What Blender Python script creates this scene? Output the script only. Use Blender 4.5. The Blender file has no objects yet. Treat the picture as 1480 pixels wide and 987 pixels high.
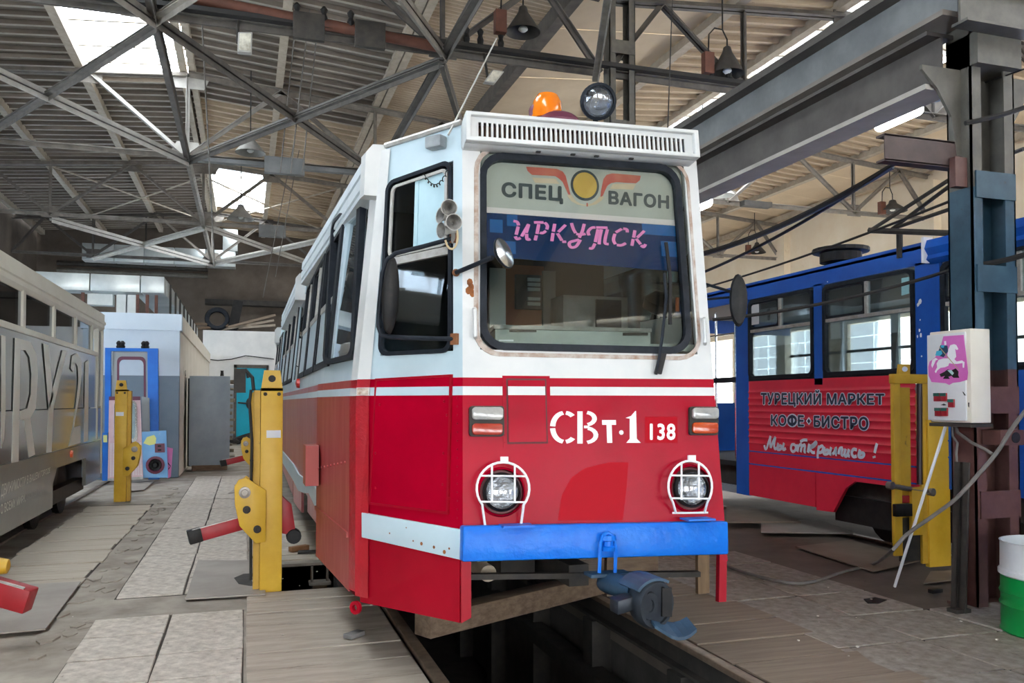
import bpy, bmesh, math, random
from mathutils import Vector, Matrix
random.seed(7)
V = Vector
SC = bpy.context.scene
COL = SC.collection

# ------------------------------------------------------------------ camera
F = 1200.0; VPX, VPY = 355.0, 582.0; PITCH = math.radians(1.5); H = 1.5
def basis(yaw):
    f = V((math.sin(yaw)*math.cos(PITCH), math.cos(yaw)*math.cos(PITCH), math.sin(PITCH)))
    r = V((math.cos(yaw), -math.sin(yaw), 0)); return r, r.cross(f), f
YAW = math.atan((740-VPX)/F)
for _ in range(20):
    CR, CU, CF = basis(YAW)
    YAW += (740 + F*CR.y/CF.y - VPX)/F
CR, CU, CF = basis(YAW)
CY = VPY + F*CU.y/CF.y
EYE = V((0, 0, H))
cam = bpy.data.cameras.new('camera'); camo = bpy.data.objects.new('camera', cam); COL.objects.link(camo)
cam.sensor_fit = 'HORIZONTAL'; cam.sensor_width = 36.0; cam.lens = F/1480*36
cam.shift_y = (CY-493.5)/1480; cam.clip_start = 0.05; cam.clip_end = 300
m = Matrix((CR, CU, -CF)).transposed().to_4x4(); m.translation = EYE
camo.matrix_world = m
SC.camera = camo

# ------------------------------------------------------------------ sky, light, exposure
w = bpy.data.worlds.new('sky'); SC.world = w; w.use_nodes = True
wn = w.node_tree; wn.nodes.clear()
bg = wn.nodes.new('ShaderNodeBackground'); bg.inputs[0].default_value = (0.92, 0.965, 1.0, 1); bg.inputs[1].default_value = 9.0
wo = wn.nodes.new('ShaderNodeOutputWorld'); wn.links.new(bg.outputs[0], wo.inputs[0])
SC.view_settings.view_transform = 'Standard'; SC.view_settings.look = 'None'
SC.view_settings.gamma = 1.0; SC.view_settings.use_curve_mapping = False
SC.view_settings.exposure = 0.8
SC.cycles.max_bounces = 8; SC.cycles.diffuse_bounces = 5; SC.cycles.transparent_max_bounces = 16
SC.cycles.sample_clamp_indirect = 6.0
SC.cycles.use_denoising = True

# ------------------------------------------------------------------ pixel to world helpers (measuring only)
def ray(px, py): return CF + CR*((px-740)/F) - CU*((py-CY)/F)
def onZ(px, py, z=0.0): d = ray(px, py); return EYE + d*((z-H)/d.z)
def onY(px, py, y): d = ray(px, py); return EYE + d*(y/d.y)
def onX(px, py, x): d = ray(px, py); return EYE + d*(x/d.x)
def proj(p):
    d = V(p)-EYE; z = d.dot(CF); return 740+F*d.dot(CR)/z, CY-F*d.dot(CU)/z
def inv(S, px, py, a=0.5, b=1.5, off=0.0):
    for _ in range(30):
        x0, y0 = proj(S(a, b, off)); e = 1e-4
        xa, ya = proj(S(a+e, b, off)); xb, yb = proj(S(a, b+e, off))
        j11, j12, j21, j22 = (xa-x0)/e, (xb-x0)/e, (ya-y0)/e, (yb-y0)/e
        det = j11*j22-j12*j21
        if abs(det) < 1e-9: break
        rx, ry = px-x0, py-y0
        a += max(-1.5, min(1.5, (rx*j22-ry*j12)/det)); b += max(-1, min(1, (ry*j11-rx*j21)/det))
    return a, b
def pt(S, px, py, off=0.0, a=0.5, b=1.5):
    a, b = inv(S, px, py, a, b, off); return S(a, b, off)

# ------------------------------------------------------------------ materials
MATS = {}
def mat(name, c1, c2=None, sc=5.0, rough=0.6, metal=0.0, bump=0.0, dirt=None, da=0.0, stretch=(1, 1, 1), coat=0.0, emit=None, spec=0.5, bsc=None):
    if name in MATS: return MATS[name]
    M = bpy.data.materials.new(name); M.use_nodes = True; nt = M.node_tree; n = nt.nodes; L = nt.links
    b = n['Principled BSDF']; b.inputs['Roughness'].default_value = rough; b.inputs['Metallic'].default_value = metal
    b.inputs['Specular IOR Level'].default_value = spec
    if coat: b.inputs['Coat Weight'].default_value = coat; b.inputs['Coat Roughness'].default_value = 0.12
    if emit:
        b.inputs['Emission Color'].default_value = (*emit[0], 1); b.inputs['Emission Strength'].default_value = emit[1]
    b.inputs['Base Color'].default_value = (*c1, 1)
    if c2 or bump or dirt:
        tc = n.new('ShaderNodeTexCoord'); mp = n.new('ShaderNodeMapping'); mp.inputs['Scale'].default_value = stretch
        L.new(tc.outputs['Object'], mp.inputs[0])
        nz = n.new('ShaderNodeTexNoise'); nz.inputs['Scale'].default_value = sc; nz.inputs['Detail'].default_value = 7; nz.inputs['Roughness'].default_value = 0.62
        L.new(mp.outputs[0], nz.inputs['Vector'])
        out = None
        if c2:
            r = n.new('ShaderNodeValToRGB'); r.color_ramp.elements[0].position = 0.36; r.color_ramp.elements[1].position = 0.66
            r.color_ramp.elements[0].color = (*c1, 1); r.color_ramp.elements[1].color = (*c2, 1)
            L.new(nz.outputs['Fac'], r.inputs[0]); out = r.outputs[0]
        if dirt:
            nd = n.new('ShaderNodeTexNoise'); nd.inputs['Scale'].default_value = sc*0.9+1.3; nd.inputs['Detail'].default_value = 9; nd.inputs['Roughness'].default_value = 0.7
            mp2 = n.new('ShaderNodeMapping'); mp2.inputs['Location'].default_value = (3.1, 7.7, 1.3); mp2.inputs['Scale'].default_value = stretch
            L.new(tc.outputs['Object'], mp2.inputs[0]); L.new(mp2.outputs[0], nd.inputs['Vector'])
            rr = n.new('ShaderNodeValToRGB'); p = 0.72-0.32*da
            rr.color_ramp.elements[0].position = p; rr.color_ramp.elements[1].position = min(0.99, p+0.09)
            rr.color_ramp.elements[0].color = (0, 0, 0, 1); rr.color_ramp.elements[1].color = (1, 1, 1, 1)
            L.new(nd.outputs['Fac'], rr.inputs[0])
            mx = n.new('ShaderNodeMix'); mx.data_type = 'RGBA'; L.new(rr.outputs[0], mx.inputs['Factor'])
            if out: L.new(out, mx.inputs['A'])
            else: mx.inputs['A'].default_value = (*c1, 1)
            mx.inputs['B'].default_value = (*dirt, 1); out = mx.outputs['Result']
        if out: L.new(out, b.inputs['Base Color'])
        if bump:
            bp = n.new('ShaderNodeBump'); bp.inputs['Strength'].default_value = bump; bp.inputs['Distance'].default_value = 0.02
            src = nz
            if bsc:
                src = n.new('ShaderNodeTexNoise'); src.inputs['Scale'].default_value = bsc; src.inputs['Detail'].default_value = 4
                L.new(tc.outputs['Object'], src.inputs['Vector'])
            L.new(src.outputs['Fac'], bp.inputs['Height']); L.new(bp.outputs[0], b.inputs['Normal'])
    MATS[name] = M; return M
def glass(name, tint, refl=0.12, rough=0.02, alpha=None):
    if name in MATS: return MATS[name]
    M = bpy.data.materials.new(name); M.use_nodes = True; nt = M.node_tree; n = nt.nodes; L = nt.links
    n.remove(n['Principled BSDF']); o = n['Material Output']
    t = n.new('ShaderNodeBsdfTransparent'); t.inputs[0].default_value = (*tint, 1)
    g = n.new('ShaderNodeBsdfGlossy'); g.inputs['Roughness'].default_value = rough; g.inputs[0].default_value = (0.9, 0.95, 1, 1)
    fr = n.new('ShaderNodeLayerWeight'); fr.inputs[0].default_value = 0.25
    mr = n.new('ShaderNodeMapRange'); mr.inputs['To Min'].default_value = refl; mr.inputs['To Max'].default_value = 0.9
    L.new(fr.outputs['Fresnel'], mr.inputs['Value'])
    mx = n.new('ShaderNodeMixShader'); L.new(mr.outputs[0], mx.inputs[0]); L.new(t.outputs[0], mx.inputs[1]); L.new(g.outputs[0], mx.inputs[2])
    L.new(mx.outputs[0], o.inputs[0]); MATS[name] = M; return M

RUST = (0.16, 0.055, 0.02)
CREAM_RED = mat('tram_red', (0.40, 0.0005, 0.018), (0.32, 0.0005, 0.014), 2.2, 0.26, bump=0.35, spec=0.09, bsc=3.2)
RED_FADED = mat('tram_red_faded', (0.33, 0.03, 0.035), (0.40, 0.085, 0.08), 3.0, 0.42, bump=0.06, spec=0.3, stretch=(3, 3, 0.5))
RED_PINK = mat('tram_red_side', (0.40, 0.03, 0.045), (0.47, 0.15, 0.15), 2.5, 0.35, bump=0.04, coat=0.3, stretch=(2, 2, 0.4))
RED_DARK = mat('tram_red_skirt', (0.36, 0.003, 0.016), (0.29, 0.002, 0.012), 2.0, 0.42, spec=0.15)
RED_PATCH = mat('tram_red_fresh', (0.40, 0.0005, 0.010), None, 1, 0.32, spec=0.05)
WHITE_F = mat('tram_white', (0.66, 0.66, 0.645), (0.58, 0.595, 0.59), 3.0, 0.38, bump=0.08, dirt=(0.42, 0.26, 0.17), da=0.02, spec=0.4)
WHITE_SKYLIT = mat('tram_white_skylit', (0.52, 0.635, 0.69), (0.46, 0.585, 0.645), 3.0, 0.38, bump=0.08, dirt=(0.40, 0.27, 0.20), da=0.03, spec=0.4)  # blue cast of skylight on the sides put into the white
BLUE_BUMP = mat('bumper_blue', (0.002, 0.13, 0.60), (0.004, 0.165, 0.66), 9, 0.38, bump=0.35, spec=0.3, bsc=16)
BLUE_T = mat('tram_blue', (0.008, 0.085, 0.43), (0.012, 0.11, 0.50), 3, 0.4, spec=0.3, dirt=(0.3, 0.4, 0.5), da=-0.15)
RED_T = mat('tram_ad_red', (0.78, 0.03, 0.065), (0.70, 0.022, 0.055), 3, 0.35, spec=0.4)
RUBBER = mat('rubber', (0.006, 0.009, 0.014), (0.016, 0.02, 0.028), 12, 0.5, spec=0.2)
BLACK = mat('black_paint', (0.008, 0.008, 0.009), (0.022, 0.02, 0.019), 9, 0.5, spec=0.25)
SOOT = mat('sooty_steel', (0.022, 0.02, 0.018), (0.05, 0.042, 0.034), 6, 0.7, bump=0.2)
DARKV = mat('dark_lining', (0.016, 0.016, 0.018), None, 1, 0.8)
GREYP = mat('grey_panel', (0.32, 0.36, 0.34), (0.40, 0.43, 0.40), 5, 0.6)
GREEN_G = mat('dash_grey_green', (0.26, 0.30, 0.27), (0.34, 0.38, 0.345), 6, 0.55, dirt=(0.1, 0.1, 0.09), da=0.1)
BROWN = mat('brown_board', (0.17, 0.055, 0.02), (0.21, 0.07, 0.028), 4, 0.6)
CHROME_D = mat('lamp_reflector', (0.42, 0.43, 0.44), (0.24, 0.25, 0.26), 30, 0.25, 0.9, bump=0.6, bsc=40)
CHROME = mat('bright_metal', (0.7, 0.72, 0.74), None, 1, 0.18, 1.0)
SILVER = mat('silver_paint', (0.5, 0.5, 0.48), (0.35, 0.32, 0.28), 14, 0.4, 0.3)
GLASS_D = glass('window_glass', (0.70, 0.77, 0.78), 0.05)
GLASS_W = glass('windscreen_glass', (0.90, 0.93, 0.92), 0.012)
GLASS_S = glass('skylight_glass', (0.92, 0.96, 1.0), 0.04, 0.1)
GLASS_DK = glass('dark_film_glass', (0.22, 0.24, 0.25), 0.16)
LENS = glass('lens_glass', (0.95, 0.97, 1.0), 0.10, 0.05)
YEL = mat('jack_yellow', (0.62, 0.36, 0.02), (0.70, 0.43, 0.035), 5, 0.45, dirt=(0.09, 0.06, 0.02), da=0.12, bump=0.05)
YEL_D = mat('jack_yellow_old', (0.52, 0.30, 0.02), (0.60, 0.36, 0.03), 5, 0.5, dirt=(0.10, 0.06, 0.02), da=0.3)
RED_ARM = mat('arm_red', (0.36, 0.012, 0.02), (0.28, 0.01, 0.015), 8, 0.45, dirt=(0.03, 0.02, 0.02), da=0.2)
STEEL = mat('worn_steel', (0.20, 0.18, 0.16), (0.32, 0.28, 0.24), 12, 0.4, 0.7)
RAILM = mat('rail_steel', (0.17, 0.12, 0.085), (0.28, 0.21, 0.15), 9, 0.42, 0.5)
WOOD = mat('plank_grey', (0.36, 0.30, 0.24), (0.50, 0.435, 0.355), 4.0, 0.8, bump=0.2, stretch=(0.6, 3, 3), dirt=(0.20, 0.165, 0.13), da=0.28)
WOOD2 = mat('plank_brown', (0.22, 0.165, 0.12), (0.31, 0.24, 0.18), 3.0, 0.8, bump=0.25, stretch=(0.5, 6, 6), dirt=(0.08, 0.06, 0.045), da=0.25)
WOOD3 = mat('plank_pale', (0.43, 0.37, 0.29), (0.54, 0.48, 0.39), 3.0, 0.8, bump=0.25, stretch=(0.5, 6, 6), dirt=(0.16, 0.14, 0.12), da=0.2)
TIMBER = mat('old_timber', (0.11, 0.07, 0.043), (0.19, 0.13, 0.082), 5.0, 0.8, bump=0.3, stretch=(1, 6, 6))
CONC = mat('slab_concrete', (0.42, 0.372, 0.315), (0.67, 0.61, 0.53), 13, 0.85, bump=0.6, dirt=(0.26, 0.22, 0.18), da=0.30)
CONC_D = mat('slab_concrete_dark', (0.22, 0.185, 0.15), (0.38, 0.335, 0.285), 12.0, 0.8, bump=0.6, dirt=(0.09, 0.07, 0.055), da=0.3)
GROUND = mat('worn_screed', (0.25, 0.215, 0.175), (0.43, 0.385, 0.325), 2.2, 0.9, bump=0.6, dirt=(0.12, 0.10, 0.08), da=0.25)
JOINT = mat('joint_dirt', (0.035, 0.028, 0.022), (0.065, 0.052, 0.042), 9, 0.9)
GROUND_R = mat('oily_screed', (0.10, 0.075, 0.057), (0.17, 0.135, 0.105), 1.6, 0.75, bump=0.5, dirt=(0.06, 0.045, 0.035), da=0.3)
SHEETM = mat('floor_sheet', (0.30, 0.265, 0.23), (0.39, 0.35, 0.305), 2.0, 0.65, bump=0.1, dirt=(0.17, 0.14, 0.115), da=0.3)
SHEETB = mat('floor_sheet_brown', (0.17, 0.125, 0.09), (0.24, 0.185, 0.14), 2.0, 0.65, bump=0.1)
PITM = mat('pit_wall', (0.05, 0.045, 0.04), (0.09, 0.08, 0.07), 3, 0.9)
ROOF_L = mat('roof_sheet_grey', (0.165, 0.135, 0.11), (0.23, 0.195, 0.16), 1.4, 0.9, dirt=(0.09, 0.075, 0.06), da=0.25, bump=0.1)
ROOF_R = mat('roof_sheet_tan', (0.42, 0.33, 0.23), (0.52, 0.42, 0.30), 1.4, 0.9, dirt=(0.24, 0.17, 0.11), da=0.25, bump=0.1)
ROOF_C = mat('roof_board_cream', (0.62, 0.50, 0.35), (0.70, 0.58, 0.42), 1.2, 0.9, dirt=(0.36, 0.27, 0.17), da=0.15)
ROOF_RIB_LIT = mat('roof_rib_lit_pale', (0.36, 0.32, 0.27), (0.46, 0.42, 0.355), 2, 0.85, dirt=(0.16, 0.13, 0.10), da=0.3)  # paler than the sheet: lit look of the ribs put into colour
ROOF_RIB2_LIT = mat('roof_rib_lit_tan', (0.55, 0.44, 0.31), (0.66, 0.54, 0.39), 2, 0.85, dirt=(0.28, 0.2, 0.13), da=0.3)  # lit look of the tan ribs, also put into colour
PURL = mat('purlin_paint', (0.40, 0.34, 0.265), (0.50, 0.44, 0.35), 6, 0.7)
TRUSS = mat('truss_paint', (0.17, 0.15, 0.13), (0.27, 0.24, 0.205), 5, 0.6, dirt=(0.07, 0.05, 0.04), da=0.2)
TRUSS_LIT = mat('truss_pale_lit', (0.36, 0.345, 0.315), (0.47, 0.45, 0.41), 5, 0.55)  # skylight falling on the bars put into a paler colour
TRUSS_D = mat('truss_paint_dark', (0.075, 0.068, 0.062), (0.13, 0.115, 0.10), 5, 0.6)
GIRD = mat('girder_grey', (0.13, 0.135, 0.138), (0.19, 0.195, 0.195), 3, 0.55, bump=0.05)
GIRD_D = mat('girder_dark', (0.065, 0.055, 0.05), (0.10, 0.088, 0.078), 3, 0.6)
COLM = mat('column_steel', (0.07, 0.066, 0.056), (0.12, 0.11, 0.092), 5, 0.5, dirt=(0.05, 0.03, 0.025), da=0.2)
COLB = mat('column_blue', (0.022, 0.055, 0.085), (0.04, 0.09, 0.13), 5, 0.45, dirt=(0.03, 0.03, 0.03), da=0.3)
COLR = mat('column_oxide', (0.085, 0.035, 0.03), (0.13, 0.06, 0.05), 6, 0.5, dirt=(0.03, 0.02, 0.02), da=0.25)
PLAS = mat('plaster_cream', (0.80, 0.68, 0.51), (0.86, 0.77, 0.62), 1.0, 0.9, bump=0.3, dirt=(0.58, 0.44, 0.30), da=0.2)
PLAS_W = mat('whitewash', (0.78, 0.78, 0.77), (0.66, 0.67, 0.67), 1.6, 0.85, bump=0.2, dirt=(0.45, 0.43, 0.40), da=0.05)
PLAS_D = mat('sooty_plaster', (0.085, 0.066, 0.052), (0.15, 0.12, 0.095), 0.9, 0.9, bump=0.3)
ANX_W_SKYLIT = mat('annex_white_skylit', (0.62, 0.70, 0.78), (0.56, 0.65, 0.74), 1.5, 0.8)  # blue cast of the skylight above put into the front white
ANX_G = mat('annex_grey', (0.16, 0.21, 0.26), (0.20, 0.25, 0.30), 1.5, 0.7)
ANX_C = mat('annex_cream', (0.66, 0.60, 0.50), (0.74, 0.68, 0.59), 1.5, 0.8)
GREYM = mat('cabinet_grey', (0.25, 0.29, 0.325), (0.31, 0.35, 0.385), 2.5, 0.45, bump=0.04)
ZINC = mat('galvanised_duct', (0.48, 0.52, 0.52), (0.62, 0.65, 0.64), 2.5, 0.35, 0.6)
TEAL = mat('teal_door', (0.0, 0.36, 0.52), (0.0, 0.42, 0.60), 3, 0.5, dirt=(0.02, 0.10, 0.14), da=0.05)
BLUEF = mat('frame_blue', (0.005, 0.13, 0.55), (0.01, 0.17, 0.62), 4, 0.45)
PINKD = mat('door_pink', (0.62, 0.42, 0.45), (0.70, 0.50, 0.52), 5, 0.5, dirt=(0.5, 0.03, 0.08), da=0.2)
PINK = mat('pink_paint', (0.80, 0.22, 0.52), None, 1, 0.5)
LIGHTB = mat('light_blue_paint', (0.22, 0.45, 0.72), (0.14, 0.36, 0.66), 3, 0.5, dirt=(0.6, 0.5, 0.62), da=0.35)
CREAMT = mat('left_tram_cream', (0.76, 0.73, 0.63), (0.82, 0.80, 0.70), 3, 0.4, dirt=(0.42, 0.38, 0.31), da=0.1)
LT_GREY = mat('left_tram_film', (0.10, 0.105, 0.10), (0.19, 0.195, 0.18), 1.5, 0.18, 0.3, coat=0.7)
LT_GREY2 = mat('left_tram_skirt', (0.15, 0.145, 0.125), (0.23, 0.22, 0.19), 1.5, 0.3, 0.2, coat=0.4)
LETW = mat('letter_cream', (0.74, 0.74, 0.66), None, 1, 0.4)
LETG = mat('letter_faint', (0.24, 0.24, 0.22), None, 1, 0.4)
LET_WH = mat('letter_white', (0.82, 0.82, 0.84), None, 1, 0.45)
LET_LILAC = mat('letter_lilac', (0.70, 0.75, 0.88), None, 1, 0.45)
LET_DK = mat('letter_navy', (0.015, 0.03, 0.07), None, 1, 0.45)
LET_SL = mat('letter_slate', (0.035, 0.05, 0.06), None, 1, 0.45)
LET_PK = mat('letter_pink', (0.95, 0.25, 0.58), None, 1, 0.45)
SIGNB = mat('sign_grey_white', (0.40, 0.39, 0.345), (0.46, 0.45, 0.40), 3, 0.5)
NAVY = mat('sun_strip_navy', (0.001, 0.022, 0.085), (0.001, 0.032, 0.115), 2, 0.4, spec=0.05)
NAVY2 = mat('sun_strip_blue', (0.01, 0.11, 0.32), None, 1, 0.2)
ORANGE = mat('emblem_ochre', (0.55, 0.32, 0.05), (0.62, 0.38, 0.07), 6, 0.5)
WINGR = mat('emblem_red', (0.48, 0.05, 0.04), (0.60, 0.16, 0.10), 5, 0.5)
WINGB = mat('emblem_tan', (0.58, 0.42, 0.27), (0.64, 0.50, 0.36), 5, 0.5)
AMBER = mat('amber_lens', (0.80, 0.22, 0.01), (0.72, 0.16, 0.005), 3, 0.15, coat=0.6)
REDL = mat('red_lens', (0.33, 0.03, 0.02), (0.40, 0.05, 0.03), 6, 0.2, coat=0.5)
WHITEL = mat('clear_lens', (0.26, 0.26, 0.25), (0.46, 0.45, 0.42), 6, 0.15, coat=0.6)
MAROON = mat('maroon_plastic', (0.13, 0.03, 0.06), None, 1, 0.4)
LAMPG = mat('enamel_shade', (0.30, 0.29, 0.27), (0.38, 0.37, 0.34), 5, 0.45)
LAMPD = mat('dark_enamel', (0.035, 0.033, 0.03), (0.06, 0.055, 0.05), 5, 0.5)
LAMPW = mat('white_enamel', (0.70, 0.72, 0.68), None, 1, 0.4)
TUBE = mat('lit_tube', (1, 1, 1), None, 1, 0.5, emit=((0.95, 1.0, 1.0), 14.0))
PIPE_R = mat('rusty_pipe', (0.10, 0.035, 0.022), (0.15, 0.055, 0.034), 6, 0.6)
CABLE = mat('cable_black', (0.015, 0.014, 0.014), None, 1, 0.6)
HOSE = mat('hose_grey', (0.12, 0.11, 0.10), (0.18, 0.165, 0.15), 8, 0.6)
BOXC = mat('control_box_cream', (0.66, 0.61, 0.52), (0.72, 0.67, 0.58), 3, 0.5, dirt=(0.35, 0.27, 0.18), da=0.06)
BOXW = mat('control_box_white', (0.66, 0.67, 0.68), (0.60, 0.61, 0.62), 4, 0.5, dirt=(0.2, 0.19, 0.18), da=0.02)
SHIELD = mat('crest_pink', (0.62, 0.13, 0.46), (0.68, 0.17, 0.52), 4, 0.5)
CYAN = mat('crest_cyan', (0.05, 0.42, 0.62), None, 1, 0.5)
BTN_R = mat('button_red', (0.30, 0.015, 0.025), None, 1, 0.4)
BTN_G = mat('button_green', (0.01, 0.10, 0.08), None, 1, 0.4)
GREEN = mat('barrel_green', (0.0, 0.23, 0.045), (0.0, 0.28, 0.06), 3, 0.35, dirt=(0.02, 0.05, 0.02), da=0.02)
BARW = mat('barrel_white', (0.72, 0.73, 0.74), (0.62, 0.64, 0.66), 5, 0.4, dirt=(0.35, 0.33, 0.32), da=0.05)
PLAST = mat('white_plastic_rod', (0.75, 0.76, 0.78), None, 1, 0.4)
FUR = mat('black_fur', (0.012, 0.011, 0.011), (0.03, 0.027, 0.025), 30, 0.8, bump=0.4)
GLBLOCK = mat('wall_block_white', (0.82, 0.83, 0.82), (0.76, 0.78, 0.78), 1.2, 0.7)
COUP = mat('coupler_blue_grey', (0.018, 0.045, 0.08), (0.035, 0.08, 0.135), 8, 0.45, bump=0.1, dirt=(0.5, 0.55, 0.6), da=0.0)
COUPD = mat('coupler_dark', (0.022, 0.028, 0.038), (0.045, 0.052, 0.06), 8, 0.45, 0.4, bump=0.1)
ANTH = mat('dark_seat', (0.04, 0.045, 0.05), None, 1, 0.6)
STICK = mat('sticker_white', (0.7, 0.72, 0.75), None, 1, 0.5)

# ------------------------------------------------------------------ mesh builder
class MB:
    def __init__(s): s.v = []; s.f = []; s.m = []
    def add(s, vs, fs, mi=0):
        o = len(s.v); s.v += [tuple(v) for v in vs]
        for f in fs: s.f.append(tuple(i+o for i in f)); s.m.append(mi)
        return s
    def hexa(s, p, mi=0):   # 8 points: 4 of one end loop, 4 of the other
        return s.add(p, [(3, 2, 1, 0), (4, 5, 6, 7), (0, 1, 5, 4), (1, 2, 6, 5), (2, 3, 7, 6), (3, 0, 4, 7)], mi)
    def box(s, x0, x1, y0, y1, z0, z1, mi=0):
        return s.hexa([(x0, y0, z0), (x1, y0, z0), (x1, y1, z0), (x0, y1, z0), (x0, y0, z1), (x1, y0, z1), (x1, y1, z1), (x0, y1, z1)], mi)
    def obox(s, c, ax, ay, az, mi=0):   # centre and three half axes
        c, ax, ay, az = V(c), V(ax), V(ay), V(az)
        P = [c+sx*ax+sy*ay+sz*az for sz in (-1, 1) for sx, sy in ((-1, -1), (1, -1), (1, 1), (-1, 1))]
        return s.hexa(P, mi)
    def bar(s, p, q, w, h, up=(0, 0, 1), mi=0):
        p, q = V(p), V(q); d = (q-p); L = d.length; d = d/L
        u = V(up)
        if abs(d.dot(u)) > 0.98: u = V((0, 1, 0)) if abs(d.y) < 0.9 else V((1, 0, 0))
        x = d.cross(u).normalized(); z = x.cross(d)
        return s.obox((p+q)/2, x*(w/2), d*(L/2), z*(h/2), mi)
    def angle2(s, p, q, w, up=(0, 1, 0), gap=0.02, mi=0):   # pair of steel angles back to back
        p, q = V(p), V(q); d = (q-p).normalized(); u = V(up)
        x = d.cross(u)
        if x.length < 1e-3: x = d.cross(V((0, 0, 1)))
        x.normalize(); n = x.cross(d); t = 0.012
        for sg in (-1, 1):
            o = n*(sg*(gap/2+t/2))
            s.bar(p+o, q+o, w, t, n, mi)
            o2 = n*(sg*(gap/2+w*0.45))+x*(w/2-t/2)
            s.bar(p+o2, q+o2, t, w*0.9, n, mi)
        return s
    def tube(s, pts, r, n=8, mi=0, cap=True):
        pts = [V(p) for p in pts]; rings = []; prev = None
        for i, p in enumerate(pts):
            d = ((pts[i+1] if i+1 < len(pts) else p)-(pts[i-1] if i else p)).normalized()
            if prev is None:
                prev = d.cross(V((0, 0, 1)))
                if prev.length < 1e-3: prev = d.cross(V((1, 0, 0)))
            x = (prev-d*prev.dot(d)).normalized(); prev = x; y = d.cross(x)
            rr = r[i] if isinstance(r, (list, tuple)) else r
            rings.append([p+(x*math.cos(2*math.pi*k/n)+y*math.sin(2*math.pi*k/n))*rr for k in range(n)])
        vs = [v for g in rings for v in g]; fs = []
        for i in range(len(rings)-1):
            for k in range(n):
                a, b = i*n+k, i*n+(k+1) % n; fs.append((a, b, b+n, a+n))
        if cap: fs += [tuple(reversed(range(n))), tuple(range(len(vs)-n, len(vs)))]
        return s.add(vs, fs, mi)
    def lathe(s, o, axis, prof, n=20, mi=0, ref=None, sx=1.0, sy=1.0, cap=True):  # prof: (radius, height along axis)
        o, a = V(o), V(axis).normalized()
        x = V(ref) if ref else (a.cross(V((0, 0, 1))) if abs(a.z) < 0.95 else V((1, 0, 0)))
        x = (x-a*x.dot(a)).normalized(); y = a.cross(x)
        vs = []; fs = []
        for r, h in prof:
            for k in range(n):
                t = 2*math.pi*k/n; vs.append(o+a*h+(x*math.cos(t)*sx+y*math.sin(t)*sy)*r)
        for i in range(len(prof)-1):
            for k in range(n):
                p, q = i*n+k, i*n+(k+1) % n; fs.append((p, q, q+n, p+n))
        if cap: fs += [tuple(reversed(range(n))), tuple(range(len(vs)-n, len(vs)))]
        return s.add(vs, fs, mi)
    def rings(s, S, outer, inner, d0, d1, mi=0, k=8):   # loops() with subdivided straight edges for twisted surfaces
        def sd(L): return [(L[i][0]+(L[(i+1) % len(L)][0]-L[i][0])*j/k, L[i][1]+(L[(i+1) % len(L)][1]-L[i][1])*j/k) for i in range(len(L)) for j in range(k)]
        return s.loops(S, sd(outer), sd(inner), d0, d1, mi)
    def loops(s, S, outer, inner, d0, d1, mi=0):   # ring between two loops on a surface, d0 back offset, d1 front offset
        n = len(outer); vs = []
        for d in (d0, d1):
            for L in (outer, inner): vs += [S(a, b, d) for a, b in L]
        fs = []
        for k in range(n):
            j = (k+1) % n
            fs += [(2*n+k, 2*n+j, 3*n+j, 3*n+k), (k, n+k, n+j, j), (k, j, 2*n+j, 2*n+k), (n+k, 3*n+k, 3*n+j, n+j)]
        return s.add(vs, fs, mi)
    def plate(s, S, loop, d0, d1, mi=0):   # filled loop on a surface with thickness
        n = len(loop); vs = [S(a, b, d0) for a, b in loop]+[S(a, b, d1) for a, b in loop]
        fs = [tuple(reversed(range(n))), tuple(range(n, 2*n))]+[(k, (k+1) % n, n+(k+1) % n, n+k) for k in range(n)]
        return s.add(vs, fs, mi)
    def ribbon(s, S, pts, wd, d0, d1, mi=0):   # flat stroke on a surface (2-D polyline with width)
        s.rc = (getattr(s, 'rc', 0)+1) % 8; d1 = d1+s.rc*.00025; n = len(pts); L = []; R = []
        for i in range(n):
            a = pts[max(0, i-1)]; b = pts[min(n-1, i+1)]
            dx, dy = b[0]-a[0], b[1]-a[1]; l = math.hypot(dx, dy) or 1
            h = (wd[i] if isinstance(wd, (list, tuple)) else wd)/2
            L.append((pts[i][0]-dy/l*h, pts[i][1]+dx/l*h)); R.append((pts[i][0]+dy/l*h, pts[i][1]-dx/l*h))
        for i in range(n-1): s.plate(S, [R[i], R[i+1], L[i+1], L[i]], d0, d1, mi)
        return s
    def build(s, name, mats, parent=None, label=None, bevel=0.0, smooth=False, kind=None, seg=2):
        me = bpy.data.meshes.new(name)
        o = V(parent['_o']) if parent is not None and '_o' in parent else V((0, 0, 0))
        me.from_pydata([tuple(V(v)-o) for v in s.v], [], s.f)
        mats = mats if isinstance(mats, (list, tuple)) else [mats]
        for mm in mats: me.materials.append(mm)
        if len(mats) > 1: me.polygons.foreach_set('material_index', s.m)
        b = bmesh.new(); b.from_mesh(me)
        bmesh.ops.recalc_face_normals(b, faces=b.faces[:])
        if bevel:
            ed = [e for e in b.edges if len(e.link_faces) == 2 and e.calc_face_angle(0) > 0.5]
            bmesh.ops.bevel(b, geom=ed, offset=bevel, segments=seg, affect='EDGES', profile=0.5, clamp_overlap=True)
        b.to_mesh(me); b.free()
        if smooth or bevel:
            me.polygons.foreach_set('use_smooth', [True]*len(me.polygons)); me.set_sharp_from_angle(angle=math.radians(40))
        ob = bpy.data.objects.new(name, me); COL.objects.link(ob)
        if parent is not None:
            ob.parent = parent; ob['_o'] = tuple(o)
        if label: ob['label'] = label
        if kind: ob['kind'] = kind
        return ob
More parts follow.
